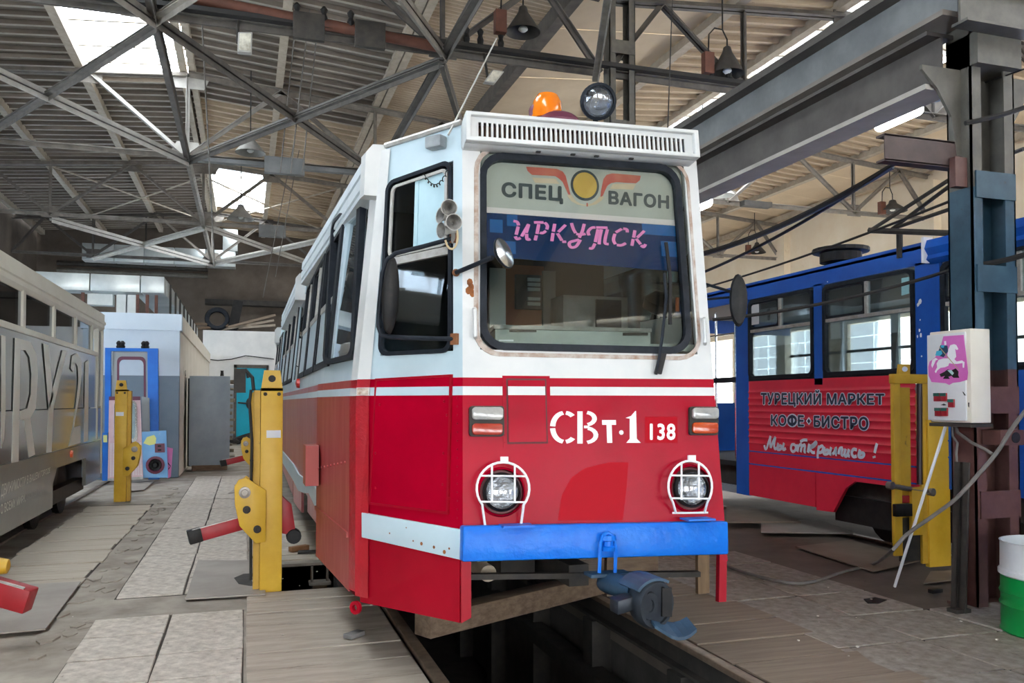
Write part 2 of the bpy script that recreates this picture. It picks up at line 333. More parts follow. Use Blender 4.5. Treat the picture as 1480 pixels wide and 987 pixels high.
def thing(name, loc, label, cat, group=None):
    o = bpy.data.objects.new(name, None); COL.objects.link(o); o.empty_display_size = 0.1
    o.location = loc; o['_o'] = tuple(loc); o['label'] = label; o['category'] = cat
    if group: o['group'] = group
    return o
def struct(name, loc=(0, 0, 0)):
    o = bpy.data.objects.new(name, None); COL.objects.link(o); o.location = loc; o['_o'] = tuple(loc); o['kind'] = 'structure'; return o
def tag(o, label, cat, group=None):
    o['label'] = label; o['category'] = cat
    if group: o['group'] = group
    return o
def instance(src, parent, loc, rot=(0, 0, 0), scale=(1, 1, 1)):
    c = src.copy(); COL.objects.link(c); c.parent = parent; c.location = loc; c.rotation_euler = rot; c.scale = scale; return c
def copy_tree(o, label, loc, rot=None, parent=None):
    c = o.copy(); COL.objects.link(c)
    if parent: c.parent = parent
    else:
        c.location = loc; c['label'] = label
        if rot is not None: c.rotation_euler = rot
    for ch in list(o.children): copy_tree(ch, None, None, None, c)
    return c
def quad(S, tl, tr, br, bl, guess=(0.5, 1.5)):   # surface patch from four measured corners: u to the right, v up
    P = [inv(S, x, y, *guess) for x, y in (tl, tr, br, bl)]
    def Q(u, v, off=0.0):
        a = (P[3][0]*(1-u)+P[2][0]*u)*(1-v)+(P[0][0]*(1-u)+P[1][0]*u)*v
        b = (P[3][1]*(1-u)+P[2][1]*u)*(1-v)+(P[0][1]*(1-u)+P[1][1]*u)*v
        return S(a, b, off)
    return Q
def patch(p0, du, dv):   # flat patch: origin, u edge, v edge; offset along normal
    p0, du, dv = V(p0), V(du), V(dv); n = du.cross(dv).normalized()
    return lambda u, v, off=0.0: p0+du*u+dv*v+n*off
def rrect(x0, y0, x1, y1, rx, ry, n=5):
    P = []
    for cx, cy, t0 in ((x1-rx, y1-ry, 0), (x0+rx, y1-ry, 90), (x0+rx, y0+ry, 180), (x1-rx, y0+ry, 270)):
        for k in range(n):
            t = math.radians(t0+90*k/(n-1)); P.append((cx+rx*math.cos(t), cy+ry*math.sin(t)))
    return P
def smooth(P, k=4):   # Catmull-Rom refinement of a short 2-D stroke
    Q = []
    for i in range(len(P)-1):
        p0, p1, p2, p3 = P[max(0, i-1)], P[i], P[i+1], P[min(len(P)-1, i+2)]
        for j in range(k):
            t = j/k; Q.append(tuple(.5*(2*p1[c]+(p2[c]-p0[c])*t+(2*p0[c]-5*p1[c]+4*p2[c]-p3[c])*t*t+(3*p1[c]-p0[c]-3*p2[c]+p3[c])*t**3) for c in (0, 1)))
    return Q+[P[-1]]
RECT = [(0, 0), (1, 0), (1, 1), (0, 1)]
def circle(cx, cy, r, n=24, ry=None):
    return [(cx+r*math.cos(2*math.pi*k/n), cy+(ry or r)*math.sin(2*math.pi*k/n)) for k in range(n)]
BBOX = [None]
def text(body, S, mt, parent, name='lettering', off=0.004, th=0.002, bold=0.0, shear=0.0, label=None, spacing=1.0, x0=0, x1=1, y0=0, y1=1, bb=None, fat=0.0):
    cu = bpy.data.curves.new('t', 'FONT'); cu.body = body; cu.offset = bold; cu.shear = shear; cu.resolution_u = 3; cu.space_character = spacing
    ob = bpy.data.objects.new('t', cu); COL.objects.link(ob)
    dg = bpy.context.evaluated_depsgraph_get(); me = ob.evaluated_get(dg).to_mesh()
    vs = [v.co.copy() for v in me.vertices]; fs = [tuple(p.vertices) for p in me.polygons]
    ob.evaluated_get(dg).to_mesh_clear(); bpy.data.objects.remove(ob); bpy.data.curves.remove(cu)
    if fat:
        b0, f0 = vs, fs; vs, fs = list(b0), list(f0); nd = 12 if fat > .03 else 8
        for k in range(nd):
            d = V((fat*math.cos(6.2832*k/nd), fat*math.sin(6.2832*k/nd), 0)); o_ = len(vs); vs += [v+d+V((0, 0, (k+1)*.00008)) for v in b0]; fs += [tuple(i+o_ for i in f) for f in f0]
    ax = min(v.x for v in vs); bx = max(v.x for v in vs); ay = min(v.y for v in vs); by = max(v.y for v in vs)
    if bb: ax, bx, ay, by = bb
    BBOX[0] = (ax, bx, ay, by)
    W = [S(x0+(x1-x0)*(v.x-ax)/(bx-ax), y0+(y1-y0)*(v.y-ay)/(by-ay), off+v.z) for v in vs]
    mb = MB(); mb.add(W, fs)
    return mb.build(name, mt, parent, label)

# ================================================================== SETTING: floor
XL, XR = 1.05, 2.574              # inner faces of the rails: the pit lies between them
floor = struct('floor')
mb = MB()
Y0, Y1 = -16.0, 34.2
for x0, x1, y0, y1, mi in ((-7.4, -0.42, Y0, Y1, 0), (-0.42, 0.16, Y0, 6.9, 0), (-0.42, 0.16, 6.9, Y1, 0), (0.16, XL-0.09, Y0, 6.9, 0), (0.16, XL-0.09, 8.1, Y1, 0),
                       (XR+0.09, 17.6, Y0, Y1, 1), (-30, 40, -30, Y0, 0)):
    mb.box(x0, x1, y0, y1, -0.30, -0.014, mi)
mb.build('screed', [GROUND, GROUND_R], floor)
mb = MB()
mb.box(XL-0.24, XL-0.1, Y0, Y1, -1.6, -0.15); mb.box(XR+0.1, XR+0.24, Y0, Y1, -1.6, -0.15); mb.box(XL-0.2, XR+0.2, Y0, Y1, -1.75, -1.6)
mb.box(XL-0.2, XR+0.2, Y1, Y1+0.1, -1.7, 0.0); mb.box(XL-0.2, XR+0.2, Y0-0.1, Y0, -1.7, -0.03)
mb.box(0.10, 0.16, 6.9, 8.1, -0.9, -0.03); mb.box(0.1, XL-0.1, 8.1, 8.2, -0.9, -0.04); mb.box(0.1, XL-0.1, 6.8, 6.9, -0.9, -0.04); mb.box(0.1, XL-0.1, 6.8, 8.2, -0.95, -0.9)
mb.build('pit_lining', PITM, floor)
mb = MB()
for y in [1.8+1.35*i for i in range(14)]:
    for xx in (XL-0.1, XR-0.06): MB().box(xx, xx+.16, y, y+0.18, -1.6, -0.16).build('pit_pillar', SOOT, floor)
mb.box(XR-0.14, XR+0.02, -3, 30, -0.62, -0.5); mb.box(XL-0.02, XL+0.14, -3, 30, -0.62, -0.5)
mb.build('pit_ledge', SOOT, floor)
mb = MB()
for a in ((-.98, 0, 3.4, 6.41), (-.95, .02, 7.05, 17.6), (.06, .48, 8.5, 17.1), (3.46, 4.74, 2.4, 7.4), (4.74, 5.38, 2.4, 4.9), (.02, .95, 3.2, 6.9), (2.68, 3.56, 2.6, 9.7), (-2.15, -1.29, 7.6, 13.5), (.1, .9, 8.26, 11.0)): mb.box(*a, -.03, -.011)
mb.build('joint_dirt', JOINT, floor)
# pieces of the floor (shared meshes)
def slab_src(name, sx, sy, th, mt, bev=0.005):
    mb = MB(); mb.box(-sx/2, sx/2, -sy/2, sy/2, -th, 0)
    return mb.build(name, mt, floor, bevel=bev, seg=1)
def scatter(srcs, xs, y0, y1, step, jit=0.006, zj=0.004, skip=0.0, start=True):
    y = y0; r = 0
    while y < y1:
        for x in xs:
            if random.random() < skip: continue
            instance(random.choice(srcs), floor, (x+random.uniform(-jit, jit), y+step/2+random.uniform(-jit, jit), random.uniform(-zj, zj)), (random.uniform(-.004, .004), random.uniform(-.004, .004), random.uniform(-.012, .012)+(math.pi if random.random() < .5 else 0)))
        y += step; r += 1
def hide_src(lst):
    for o in lst: bpy.data.objects.remove(o, do_unlink=True)
s1 = [slab_src('concrete_slab', 0.478, 0.484, 0.05, CONC) for _ in range(3)]
scatter(s1, (-0.735, -0.245), 3.4, 6.4, 0.5, 0.003)
hide_src(s1)
s1 = [slab_src('concrete_slab', 0.475, 0.588, 0.05, CONC) for _ in range(3)]
scatter(s1, (-0.70, -0.21), 7.05, 17.5, 0.614, 0.003)
hide_src(s1)
s2 = [slab_src('concrete_slab', 0.40, 0.56, 0.05, CONC) for _ in range(2)]
scatter(s2, (0.27,), 8.6, 17.0, 0.58); hide_src(s2)
s3 = [slab_src('concrete_slab', 0.622, 0.602, 0.05, CONC_D) for _ in range(3)]
scatter(s3, (3.78, 4.42), 2.4, 7.2, 0.62, skip=0.0); scatter(s3, (5.06,), 2.4, 4.4, 0.62)
hide_src(s3)
# planks: run across the track
p1 = [slab_src('plank', 0.93, 0.311, 0.05, WOOD, 0.002) for _ in range(3)]
scatter(p1, (0.485,), 3.26, 6.75, 0.33, 0.005, 0.005); hide_src(p1)
p2 = [slab_src('plank', 0.86, 0.38, 0.05, WOOD2, 0.002) for _ in range(3)]
scatter(p2, (3.12,), 2.6, 9.5, 0.40, 0.006, 0.005); hide_src(p2)
p3 = [slab_src('plank', 0.85, 0.338, 0.05, WOOD3, 0.002) for _ in range(3)]
scatter(p3, (-1.72,), 7.6, 13.3, 0.36, 0.02, 0.006); hide_src(p3)
p4 = [slab_src('plank', 0.80, 0.24, 0.05, WOOD3, 0.002) for _ in range(2)]
scatter(p4, (0.50,), 8.25, 10.9, 0.25, 0.006, 0.006); hide_src(p4)
# broken concrete lumps of the worn strip between the left planks and the slabs
mb = MB()
for i in range(60):
    y = random.uniform(4.4, 16); x = -1.12+random.uniform(-0.13, 0.12)
    n = random.randint(5, 8); R0 = random.uniform(0.03, 0.10)
    lo = [(x+R0*random.uniform(.6, 1.1)*math.cos(6.283*k/n), y+1.8*R0*random.uniform(.6, 1.1)*math.sin(6.283*k/n)) for k in range(n)]
    mb.plate(lambda a, b, off=0: V((a, b, off)), lo, -0.06, random.uniform(-0.012, 0.0))
mb.build('broken_concrete', GROUND, floor, kind='stuff')
mb = MB()
for i in range(130):
    x = random.choice([random.uniform(-2, 0.9), random.uniform(2.8, 5)]); y = random.uniform(4, 15); r = random.uniform(.002, .007)
    mb.obox((x, y, r*0.6+0.004), V((r, r*.3, 0)), V((-r*.3, r, 0)), V((0, 0, r*.6)))
mb.build('floor_crumbs', CONC, floor, kind='stuff')

# ------------------------------------------------------------------ walls
wb = struct('wall_back', (0, 34, 0)); mb = MB(); mb.box(-7.5, 17.7, 34, 34.3, 0, 8.6); mb.build('plaster', PLAS_D, wb)
wr = struct('wall_right', (17.5, 0, 0)); mb = MB()
mb.box(17.5, 17.8, -15.8, 34.3, 3.9, 8.3); mb.box(17.5, 17.8, -15.8, 34.3, -0.1, 0.7)
for i in range(-2, 8): mb.box(17.5, 17.8, -5+5.2*i, -3.9+5.2*i, 0.7, 3.9)
for y in (11.2, 17.6, 24.0): mb.box(17.25, 17.5, y-.25, y+.25, 0, 7.4)
mb.build('plaster', PLAS, wr)
src = None
mb = MB(); mb.box(17.5, 17.62, 0, 0.98, 0, 0.385); src = mb.build('glowing_block', mat('milk_glass_glow', (0.86, 0.9, 0.9), None, 1, 0.35, emit=((0.96, 0.98, 1.0), 2.3)), wr, bevel=0.012, seg=1)  # self-glow stands in for daylight coming through the blocks
for i in range(-2, 7):
    for j in range(4):
        for k in range(8): instance(src, wr, (0.1, -3.85+5.2*i+1.02*j-0, 0.72+0.397*k))
hide_src([src])
wl = struct('wall_left', (-7.3, 0, 0)); mb = MB(); mb.box(-7.6, -7.3, -15.8, 34.3, 0, 1.2); mb.box(-7.6, -7.3, -15.8, 34.3, 4.6, 8.4)
for i in range(-2, 8): mb.box(-7.6, -7.3, -5+5.2*i, -3.4+5.2*i, 1.2, 4.6)
mb.build('plaster', PLAS_D, wl)
for i in range(-2, 7):  # unseen side windows, added to let daylight in
    wi = struct('window_%d' % (i+3), (-7.45, -3.4+5.2*i, 1.2)); y = -3.4+5.2*i; mb = MB(); mb.box(-7.47, -7.45, y, y+3.6, 1.2, 4.6); mb.build('pane', GLASS_S, wi)
    mb = MB()
    for k in range(7): mb.box(-7.48, -7.42, y+.6*k-.03, y+.6*k+.03, 1.2, 4.6)
    for k in range(5): mb.box(-7.48, -7.42, y, y+3.6, 1.17+.85*k, 1.23+.85*k)
    mb.build('frame', TRUSS, wi)

wf = struct('wall_front', (0, -16, 0)); mb = MB(); gates = [(-5.3, -1.3), (0.0, 3.7), (5.4, 9.2), (11, 15)]
xs = [-7.6]+[v for g in gates for v in g]+[17.8]
for a, b in zip(xs[::2], xs[1::2]): mb.box(a, b, -16, -15.7, 0, 5)
mb.box(-7.6, 17.8, -16, -15.7, 5, 8.7); mb.build('plaster', PLAS, wf)
# far white partition wall with the teal door
wp = struct('wall_partition', (0, 32.2, 0)); mb = MB()
def slabwall(x0, x1, z0, z1, mi): mb.box(x0, x1, 32.2, 32.5, z0, z1, mi)
slabwall(-1.5, -0.35, 0, 2.15, 1); slabwall(-1.5, -0.35, 2.15, 2.85, 0); slabwall(-1.5, 5.2, 2.85, 4.15, 0); slabwall(0.75, 5.2, 0, 2.85, 0)
mb.build('plaster', [PLAS_W, GREYM], wp)
d = struct('door_1', (-0.35, 32.2, 0)); mb = MB()
mb.box(-0.32, 0.72, 32.12, 32.18, 0.03, 2.78); mb.build('leaf', TEAL, d)
mb = MB(); mb.box(-0.42, -0.32, 32.08, 32.2, 0, 2.88); mb.box(0.72, 0.8, 32.08, 32.2, 0, 2.88); mb.box(-0.42, 0.8, 32.08, 32.2, 2.78, 2.9); mb.build('frame', TRUSS_D, d)
mb = MB(); mb.tube([(-0.25, 32.1, 1.5), (-0.25, 32.02, 1.5), (0.1, 32.02, 1.47)], 0.03); mb.plate(patch((0, 32.11, 1.25), (0.25, 0, 0), (0, 0, .45)), circle(.5, .5, .45, 14), 0, .005); mb.build('handle', SOOT, d)
# annex building (white over grey)
ax = struct('wall_annex', (-1.28, 17.96, 0)); mb = MB()
mb.box(-7.3, -1.28, 17.96, 18.2, 0, 2.04, 1); mb.box(-7.3, -1.28, 17.96, 18.2, 2.04, 2.95, 0); mb.box(-7.3, -1.24, 17.92, 18.2, 2.95, 3.28, 0)
mb.box(-1.5, -1.281, 18.2, 32.3, 0, 2.95, 2); mb.box(-1.5, -1.24, 18.2, 32.3, 2.95, 3.28, 2); mb.box(-7.3, -1.4, 18.0, 32.3, 3.2, 3.27, 0)
mb.build('plaster', [ANX_W_SKYLIT, ANX_G, ANX_C], ax)

# ------------------------------------------------------------------ ceiling
ZR, SL = 8.35, 0.085
XC1, XC2 = -1.15, 11.25
def roofz(x): return ZR-SL*abs(x-XC1) if x < 5.1 else ZR-SL*abs(x-XC2)
ceil = struct('ceiling'); ang = math.atan(SL)
def sheet_src(nm, lx, ly, mt, pitch=0.2196, amp=0.045, nseg=8):
    mb = MB(); n = int(round(ly/pitch))*nseg; vs = []; fs = []
    for i in range(n+1):
        y = -ly/2+ly*i/n; s_ = math.sin(2*math.pi*y/pitch); z = amp*(1-2*max(0, -s_)**1.6)
        vs += [(-lx/2, y, z), (lx/2, y, z)]
    fs = [(2*i, 2*i+1, 2*i+3, 2*i+2) for i in range(n)]
    mb.add(vs, fs); o = mb.build(nm, mt, ceil, smooth=True); return o
def rib_src(nm, lx, ly, mt, mt2, pitch=0.366, w=.075, h=.075):
    mb = MB(); n = int(round(ly/pitch))
    for i in range(n):
        y = -ly/2+pitch*i; k = [(y, 0), (y+pitch-w-.03, 0), (y+pitch-w-.012, -h), (y+pitch-.012, -h), (y+pitch, 0)]
        for j in range(4): mb.add([(-lx/2, k[j][0], k[j][1]), (lx/2, k[j][0], k[j][1]), (lx/2, k[j+1][0], k[j+1][1]), (-lx/2, k[j+1][0], k[j+1][1])], [(0, 1, 2, 3)], 1 if j in (2,) else 0)  # rib undersides get the lighter colour that paints them as lit
    return mb.build(nm, [mt, mt2], ceil)
def board_src(nm, lx, ly, mt):
    mb = MB(); mb.box(-lx/2, lx/2, -ly/2, ly/2, -.012, .012); return mb.build(nm, mt, ceil)
LY = 1.098
sg = rib_src('roof_sheet', 2.10, LY, ROOF_L, ROOF_RIB_LIT); sk_ = rib_src('roof_sheet', 2.10, LY, ROOF_R, ROOF_RIB2_LIT, 0.122, .03, .03); sb = board_src('roof_board', 2.55, 2*LY-.012, ROOF_C); sgr = rib_src('roof_sheet', 2.10, LY, ROOF_R, ROOF_RIB2_LIT)
def skylit(xm, y):
    if xm < XC1: return xm > -3.1 and (-12 < y < -8 or -3 < y < 2.5 or 5.5 < y < 9.5 or 14.8 < y < 17.9)
    if xm < 0.6: return 24.6 < y < 31
    return False
y = -15.6+LY/2; k = 0
while y < 34.9:
    for xm in (-6.2, -4.15, -2.12):
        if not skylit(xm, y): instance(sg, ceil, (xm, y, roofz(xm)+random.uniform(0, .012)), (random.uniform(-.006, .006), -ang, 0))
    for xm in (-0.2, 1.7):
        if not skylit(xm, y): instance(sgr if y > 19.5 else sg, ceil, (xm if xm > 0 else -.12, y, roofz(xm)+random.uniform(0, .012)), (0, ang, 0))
    instance(sk_, ceil, (3.70, y, roofz(3.70)+.005), (0, ang, 0))
    if k % 2 == 0: instance(sb, ceil, (6.12, y+LY/2, roofz(6.12)+.01), (0, -ang, 0), (1.05, 1, 1)); instance(sb, ceil, (16.3, y+LY/2, roofz(16.3)+.01), (0, ang, 0))
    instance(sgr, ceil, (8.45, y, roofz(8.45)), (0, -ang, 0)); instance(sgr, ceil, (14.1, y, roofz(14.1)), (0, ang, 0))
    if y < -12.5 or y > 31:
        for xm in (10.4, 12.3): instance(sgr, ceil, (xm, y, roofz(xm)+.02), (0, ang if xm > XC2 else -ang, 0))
    y += LY; k += 1
hide_src([sg, sk_, sb, sgr])
def sky(x0, x1, y0, y1):   # skylight panes with real slope
    n = max(1, round((y1-y0)/1.18))
    for i in range(n): sky1(x0, x1, y0+(y1-y0)*i/n, y0+(y1-y0)*(i+1)/n)
def sky1(x0, x1, y0, y1):
    mb = MB(); mb.add([(x0, y0, roofz(x0+.01)+.06), (x1, y0, roofz(x1-.01)+.06), (x1, y1, roofz(x1-.01)+.06), (x0, y1, roofz(x0+.01)+.06)], [(0, 1, 2, 3)]); mb.build('skylight_pane', GLASS_S, ceil)
for a in ((-3.15, XC1, -12, -8), (-3.15, XC1, -3, 2.5), (-3.15, XC1, 5.5, 9.5), (-3.15, XC1, 14.8, 17.9), (XC1, 0.75, 24.6, 31)): sky(*a)  # near panes are out of view, added to light the hall
sky(9.4, XC2, -12.5, 31.2); sky(XC2, 13.1, -12.5, 31.2)
def gbar(*a): MB().bar(*a).build('glazing_bar', PURL, ceil)
for yy in [-12.4+1.18*i for i in range(38)]:
    for x0, x1 in ((9.4, XC2), (XC2, 13.1)): gbar((x0, yy, roofz(x0)+.03), (x1, yy, roofz(x1)+.03), .06, .10)
for yy in (14.8, 16.0, 17.1, 17.9, 5.5, 7.5, 9.5): gbar((-3.15, yy, roofz(-3.15)+.03), (XC1, yy, ZR+.03), .05, .08)
for yy in (24.6, 26.2, 27.8, 29.4, 31): gbar((.75, yy, roofz(.75)+.03), (XC1, yy, ZR+.03), .04, .06)
for x, ww in ((-7.1, .12), (-5.05, .12), (-3.1, .12), (-1.24, .09), (-1.06, .09), (0.62, .12), (2.62, .11), (2.78, .11), (7.45, .14), (9.35, .14), (11.25, .14), (13.2, .14), (15.2, .14), (17.2, .14)):
    mb = MB(); mb.box(x-ww/2, x+ww/2, -15.6, 34, roofz(x)-.20, roofz(x)-.03); mb.box(x-ww/2-.03, x+ww/2, -15.6, 34, roofz(x)-.205, roofz(x)-.19); mb.build('purlin', PURL, ceil)
mb = MB(); mb.box(4.62, 4.80, -15.6, 34, 7.56, 7.84); mb.build('valley_beam', TRUSS_D, ceil)
mb = MB(); mb.box(-7.6, 17.8, -15.8, 34.3, 8.62, 8.66)
# ------------------------------------------------------------------ roof trusses
def truss(Y, xc, words, mt, mt2, left=True, right=True, sub=False):
    hw = 6.15
    r = thing('roof_truss', (xc, Y, 6.4), words, 'roof truss', 'roof trusses')
    zt = lambda x: roofz(xc+(x if abs(x) < 6.15 else math.copysign(6.14, x)))-.27
    mb = MB(); mb.angle2((xc-hw if left else xc, Y, 6.42), (xc+hw if right else xc, Y, 6.42), .09); mb.build('bottom_chord', mt, r)
    for sg in ((-1,) if left else ())+((1,) if right else ()):
        mb = MB(); mb.angle2((xc, Y, zt(0)), (xc+sg*hw, Y, zt(hw)), .10); mb.build('top_chord', mt, r)
        P = [((0, 6.42), (1.8, None)), ((1.8, None), (3.75, 6.42)), ((3.75, 6.42), (5.2, None)), ((5.2, None), (6.15, 6.42))]
        for (a, za), (b, zb) in P:
            mb = MB(); mb.angle2((xc+sg*a, Y, za or zt(a)), (xc+sg*b, Y, zb or zt(b)), .075); mb.build('diagonal', mt2 if a == 0 else mt, r)
        mb = MB(); mb.angle2((xc+sg*3.75, Y, 6.42), (xc+sg*3.75, Y, zt(3.75)), .06, (0, 1, 0)); mb.build('post', mt, r)
        for a, z, s_ in ((1.8, zt(1.8)-.06, .24), (3.75, 6.5, .2)):
            mb = MB(); mb.box(xc+sg*a-s_, xc+sg*a+s_, Y-.012, Y+.012, z-.16, z+.14); mb.build('gusset_plate', mt, r)
    mb = MB(); mb.angle2((xc, Y, 6.42), (xc, Y, zt(0)), .07, (0, 1, 0)); mb.build('king_post', mt2, r)
    mb = MB(); mb.add([(xc-.38, Y-.012, 6.36), (xc+.38, Y-.012, 6.36), (xc+.2, Y-.012, 6.72), (xc-.2, Y-.012, 6.72), (xc-.38, Y+.012, 6.36), (xc+.38, Y+.012, 6.36), (xc+.2, Y+.012, 6.72), (xc-.2, Y+.012, 6.72)],
        [(3, 2, 1, 0), (4, 5, 6, 7), (0, 1, 5, 4), (1, 2, 6, 5), (2, 3, 7, 6), (3, 0, 4, 7)]); mb.build('gusset_plate', mt2, r)
    mb = MB(); mb.add([(xc-.3, Y-.012, zt(0)-.28), (xc+.3, Y-.012, zt(0)-.28), (xc+.45, Y-.012, zt(0)+.03), (xc-.45, Y-.012, zt(0)+.03), (xc-.3, Y+.012, zt(0)-.28), (xc+.3, Y+.012, zt(0)-.28), (xc+.45, Y+.012, zt(0)+.03), (xc-.45, Y+.012, zt(0)+.03)],
        [(3, 2, 1, 0), (4, 5, 6, 7), (0, 1, 5, 4), (1, 2, 6, 5), (2, 3, 7, 6), (3, 0, 4, 7)]); mb.build('gusset_plate', mt2, r)
    return r
TY = (4.9, 11.3, 17.7, 24.2, 30.6)
truss(4.9, XC1, 'dark steel roof truss over the near floor, closest of the left bay', TRUSS_D, TRUSS_D)
truss(11.3, XC1, 'dark steel truss carrying the rusty pipe and black cable tray', TRUSS_D, TRUSS)
truss(17.7, XC1, 'steel truss with pale diagonals just behind the first bright skylight', TRUSS, TRUSS_LIT)
truss(24.2, XC1, 'brown steel truss in front of the square skylight deep in the left bay', TRUSS, TRUSS)
truss(30.6, XC1, 'last steel truss of the left bay near the sooty back wall', TRUSS_D, TRUSS)
truss(11.3, XC2, 'dark steel truss spanning right of the middle column behind the tram', TRUSS_D, TRUSS_D)
truss(17.7, XC2, 'steel truss meeting the cream wall above the blue tram roof', TRUSS, TRUSS)
truss(24.2, XC2, 'small far steel truss meeting the cream wall beside the tram corner', TRUSS, TRUSS)
truss(30.6, XC2, 'farthest steel truss of the right bay, close to the back wall', TRUSS_D, TRUSS_D)
truss(-1.5, XC1, 'steel roof truss over the camera end of the shed', TRUSS_D, TRUSS_D)
# ties and wind braces between the trusses (one thing per bay)
def braces(Ya, Yb, words, mts, X=True, top=False):
    r = thing('wind_brace', (XC1, Ya, 6.4), words, 'roof bracing', 'wind braces between trusses')
    for x in (XC1, 2.6):
        mb = MB(); mb.angle2((x, Ya+.03, 6.38), (x, Yb-.03, 6.38), .10, (0, 0, 1), .04); mb.build('tie', mts[0], r)
    if top:
        for xa, xb in ((-5.0, XC1), (XC1, 2.6)):
            for a, b in ((xa, xb), (xb, xa)): mb = MB(); mb.bar((a, Ya+.1, 7.74), (b, Yb-.1, 7.72), .05, .03); mb.build('roof_brace', PURL, r)
    for i, (a, b) in enumerate(() if not X else ((XC1, 2.6), (2.6, XC1), (XC1, -4.9), (-4.9, XC1), (2.6, 4.9))):
        mb = MB(); mb.angle2((a, Ya+.06, 6.36-.02*i), (b, Yb-.06, 6.36-.02*i), .09, (0, 0, 1)); mb.build('brace', mts[1] if i != 3 else mts[2], r)
braces(4.9, 11.3, 'dark crossed steel bracing overhead on the camera side of the rusty pipe', (TRUSS_D, TRUSS, TRUSS))
braces(11.3, 17.7, 'crossed steel bracing between the rusty pipe truss and the pale truss', (TRUSS_D, TRUSS_D, TRUSS_LIT))
braces(17.7, 24.2, 'pair of steel ties behind the truss with pale diagonals', (TRUSS, TRUSS_LIT, TRUSS_LIT), X=False)
braces(24.2, 30.6, 'crossed pale bracing above the far zinc duct', (TRUSS, TRUSS_LIT, TRUSS_LIT), top=True)

# ------------------------------------------------------------------ columns and crane girders
def column(Y, words, low=COLR, mid=COLB, top=COLM, zt=7.6, group='battened steel columns'):
    X0, X1, D = 5.10, 5.52, .22
    r = thing('steel_column', (5.3, Y, 0), words, 'column', 'battened steel columns')
    for z0, z1, mm, nm in ((0, 1.75, low, 'lower_shaft'), (1.75, 3.1, mid, 'middle_shaft'), (3.1, zt, top, 'upper_shaft')):
        mb = MB()
        for xa, sg in ((X0, 1), (X1, -1)):
            mb.box(min(xa, xa+sg*.014), max(xa, xa+sg*.014), Y-D, Y, z0, z1)
            for yy in (Y-D, Y-.014): mb.box(min(xa, xa+sg*.10), max(xa, xa+sg*.10), yy, yy+.014, z0, z1)
        mb.build(nm, mm, r)
    for z in (.75, 1.52, 2.42, 3.12, 4.4, 5.6, 6.8):
        mb = MB(); mb.box(X0+.03, X1-.01, Y-D-.014, Y-D-.001, z-.10, z+.10); mb.box(X0+.03, X1-.01, Y, Y+.012, z-.10, z+.10)
        mb.build('batten', low if z < 1.7 else (mid if z < 3.2 else top), r)
    mb = MB(); mb.box(X0-.03, X1+.03, Y-D-.03, Y+.03, -.014, .004); mb.build('base_plate', low, r)
    return r
c1 = column(4.99, 'near battened steel column with the cream control box')
mb = MB()   # head of the near column
mb.box(4.86, 6.3, 4.62, 4.64, 4.24, 4.48); mb.box(4.86, 6.3, 4.56, 4.70, 4.48, 4.50); mb.box(4.86, 6.3, 4.56, 4.70, 4.22, 4.24); mb.box(5.1, 5.52, 4.70, 4.99, 4.0, 4.24); mb.build('head_channel', COLM, c1)
for sg, x in ((-1, 5.10), (1, 5.52)):
    mb = MB(); P = patch((x, 4.87, 3.35), (sg*.36, 0, 0), (0, 0, .65))
    mb.plate(P, [(0, 0), (.12, 0), (.25, .45), (.6, .75), (1, .95), (1, 1), (0, 1)], -.012, .012); mb.build('gusset_plate', COLM, c1)
column(11.38, 'middle battened steel column rising behind the tram roof lamp', COLM, COLM, COLM)
column(17.8, 'third battened steel column, mostly behind the main tram', COLM, COLM, COLM)
column(24.3, 'fourth battened steel column deep in the shed behind the tram', COLM, COLM, COLM)
g = thing('crane_girder', (4.95, 4.72, 4.3), 'upper grey steel crane girder with a dark rail on top', 'girder')
mb = MB(); mb.box(4.94, 4.96, 4.72, 31, 4.36, 4.70); mb.build('web', GIRD, g)
mb = MB(); mb.box(4.81, 5.08, 4.72, 31, 4.70, 4.74); mb.box(4.9, 5.0, 4.72, 31, 4.74, 4.83); mb.build('rail', GIRD_D, g)
mb = MB(); mb.box(4.80, 5.085, 4.72, 31, 4.32, 4.36); mb.build('bottom_flange', mat('girder_brown', (.17, .145, .125), (.22, .19, .165), 3, .6), g)
g = thing('crane_girder', (4.95, 5.1, 3.84), 'lower dark steel crane girder with pale bottom flange', 'girder')
mb = MB(); mb.box(4.96, 4.98, 4.90, 31, 3.88, 4.25); mb.build('web', GIRD_D, g)
mb = MB(); mb.box(4.81, 5.085, 4.90, 31, 3.84, 3.88); mb.build('bottom_flange', mat('girder_pale', (.34, .31, .27), (.42, .385, .34), 3, .6), g)
mb = MB(); mb.box(4.83, 5.08, 4.90, 31, 4.25, 4.28); mb.build('top_flange', GIRD_D, g)

# rails
for nm, x, words in (('a', XL-.075, 'left steel rail of the pit track under the tram'), ('b', XR, 'right steel rail of the pit track below the coupler')):
    r = thing('rail', (x, 0, 0), words, 'rail', 'pit rails')
    mb = MB(); mb.box(x, x+.075, -3, 33, -.025, .012); mb.build('rail_head', RAILM, r, bevel=.008)
    mb = MB(); mb.box(x+.028, x+.047, -3, 33, -.14, -.025); mb.box(x-.03, x+.105, -3, 33, -.155, -.135); mb.build('rail_web', SOOT, r)
for x, words in ((-4.05, 'far rail under the left tram'), (-2.53, 'near rail under the left tram'), (6.55, 'near rail under the blue tram'), (8.07, 'far rail under the blue tram')):
    mb = MB(); mb.box(x, x+.07, -4, 33, -.04, .012); r = mb.build('rail', RAILM); tag(r, 'steel '+words, 'rail', 'pit rails')

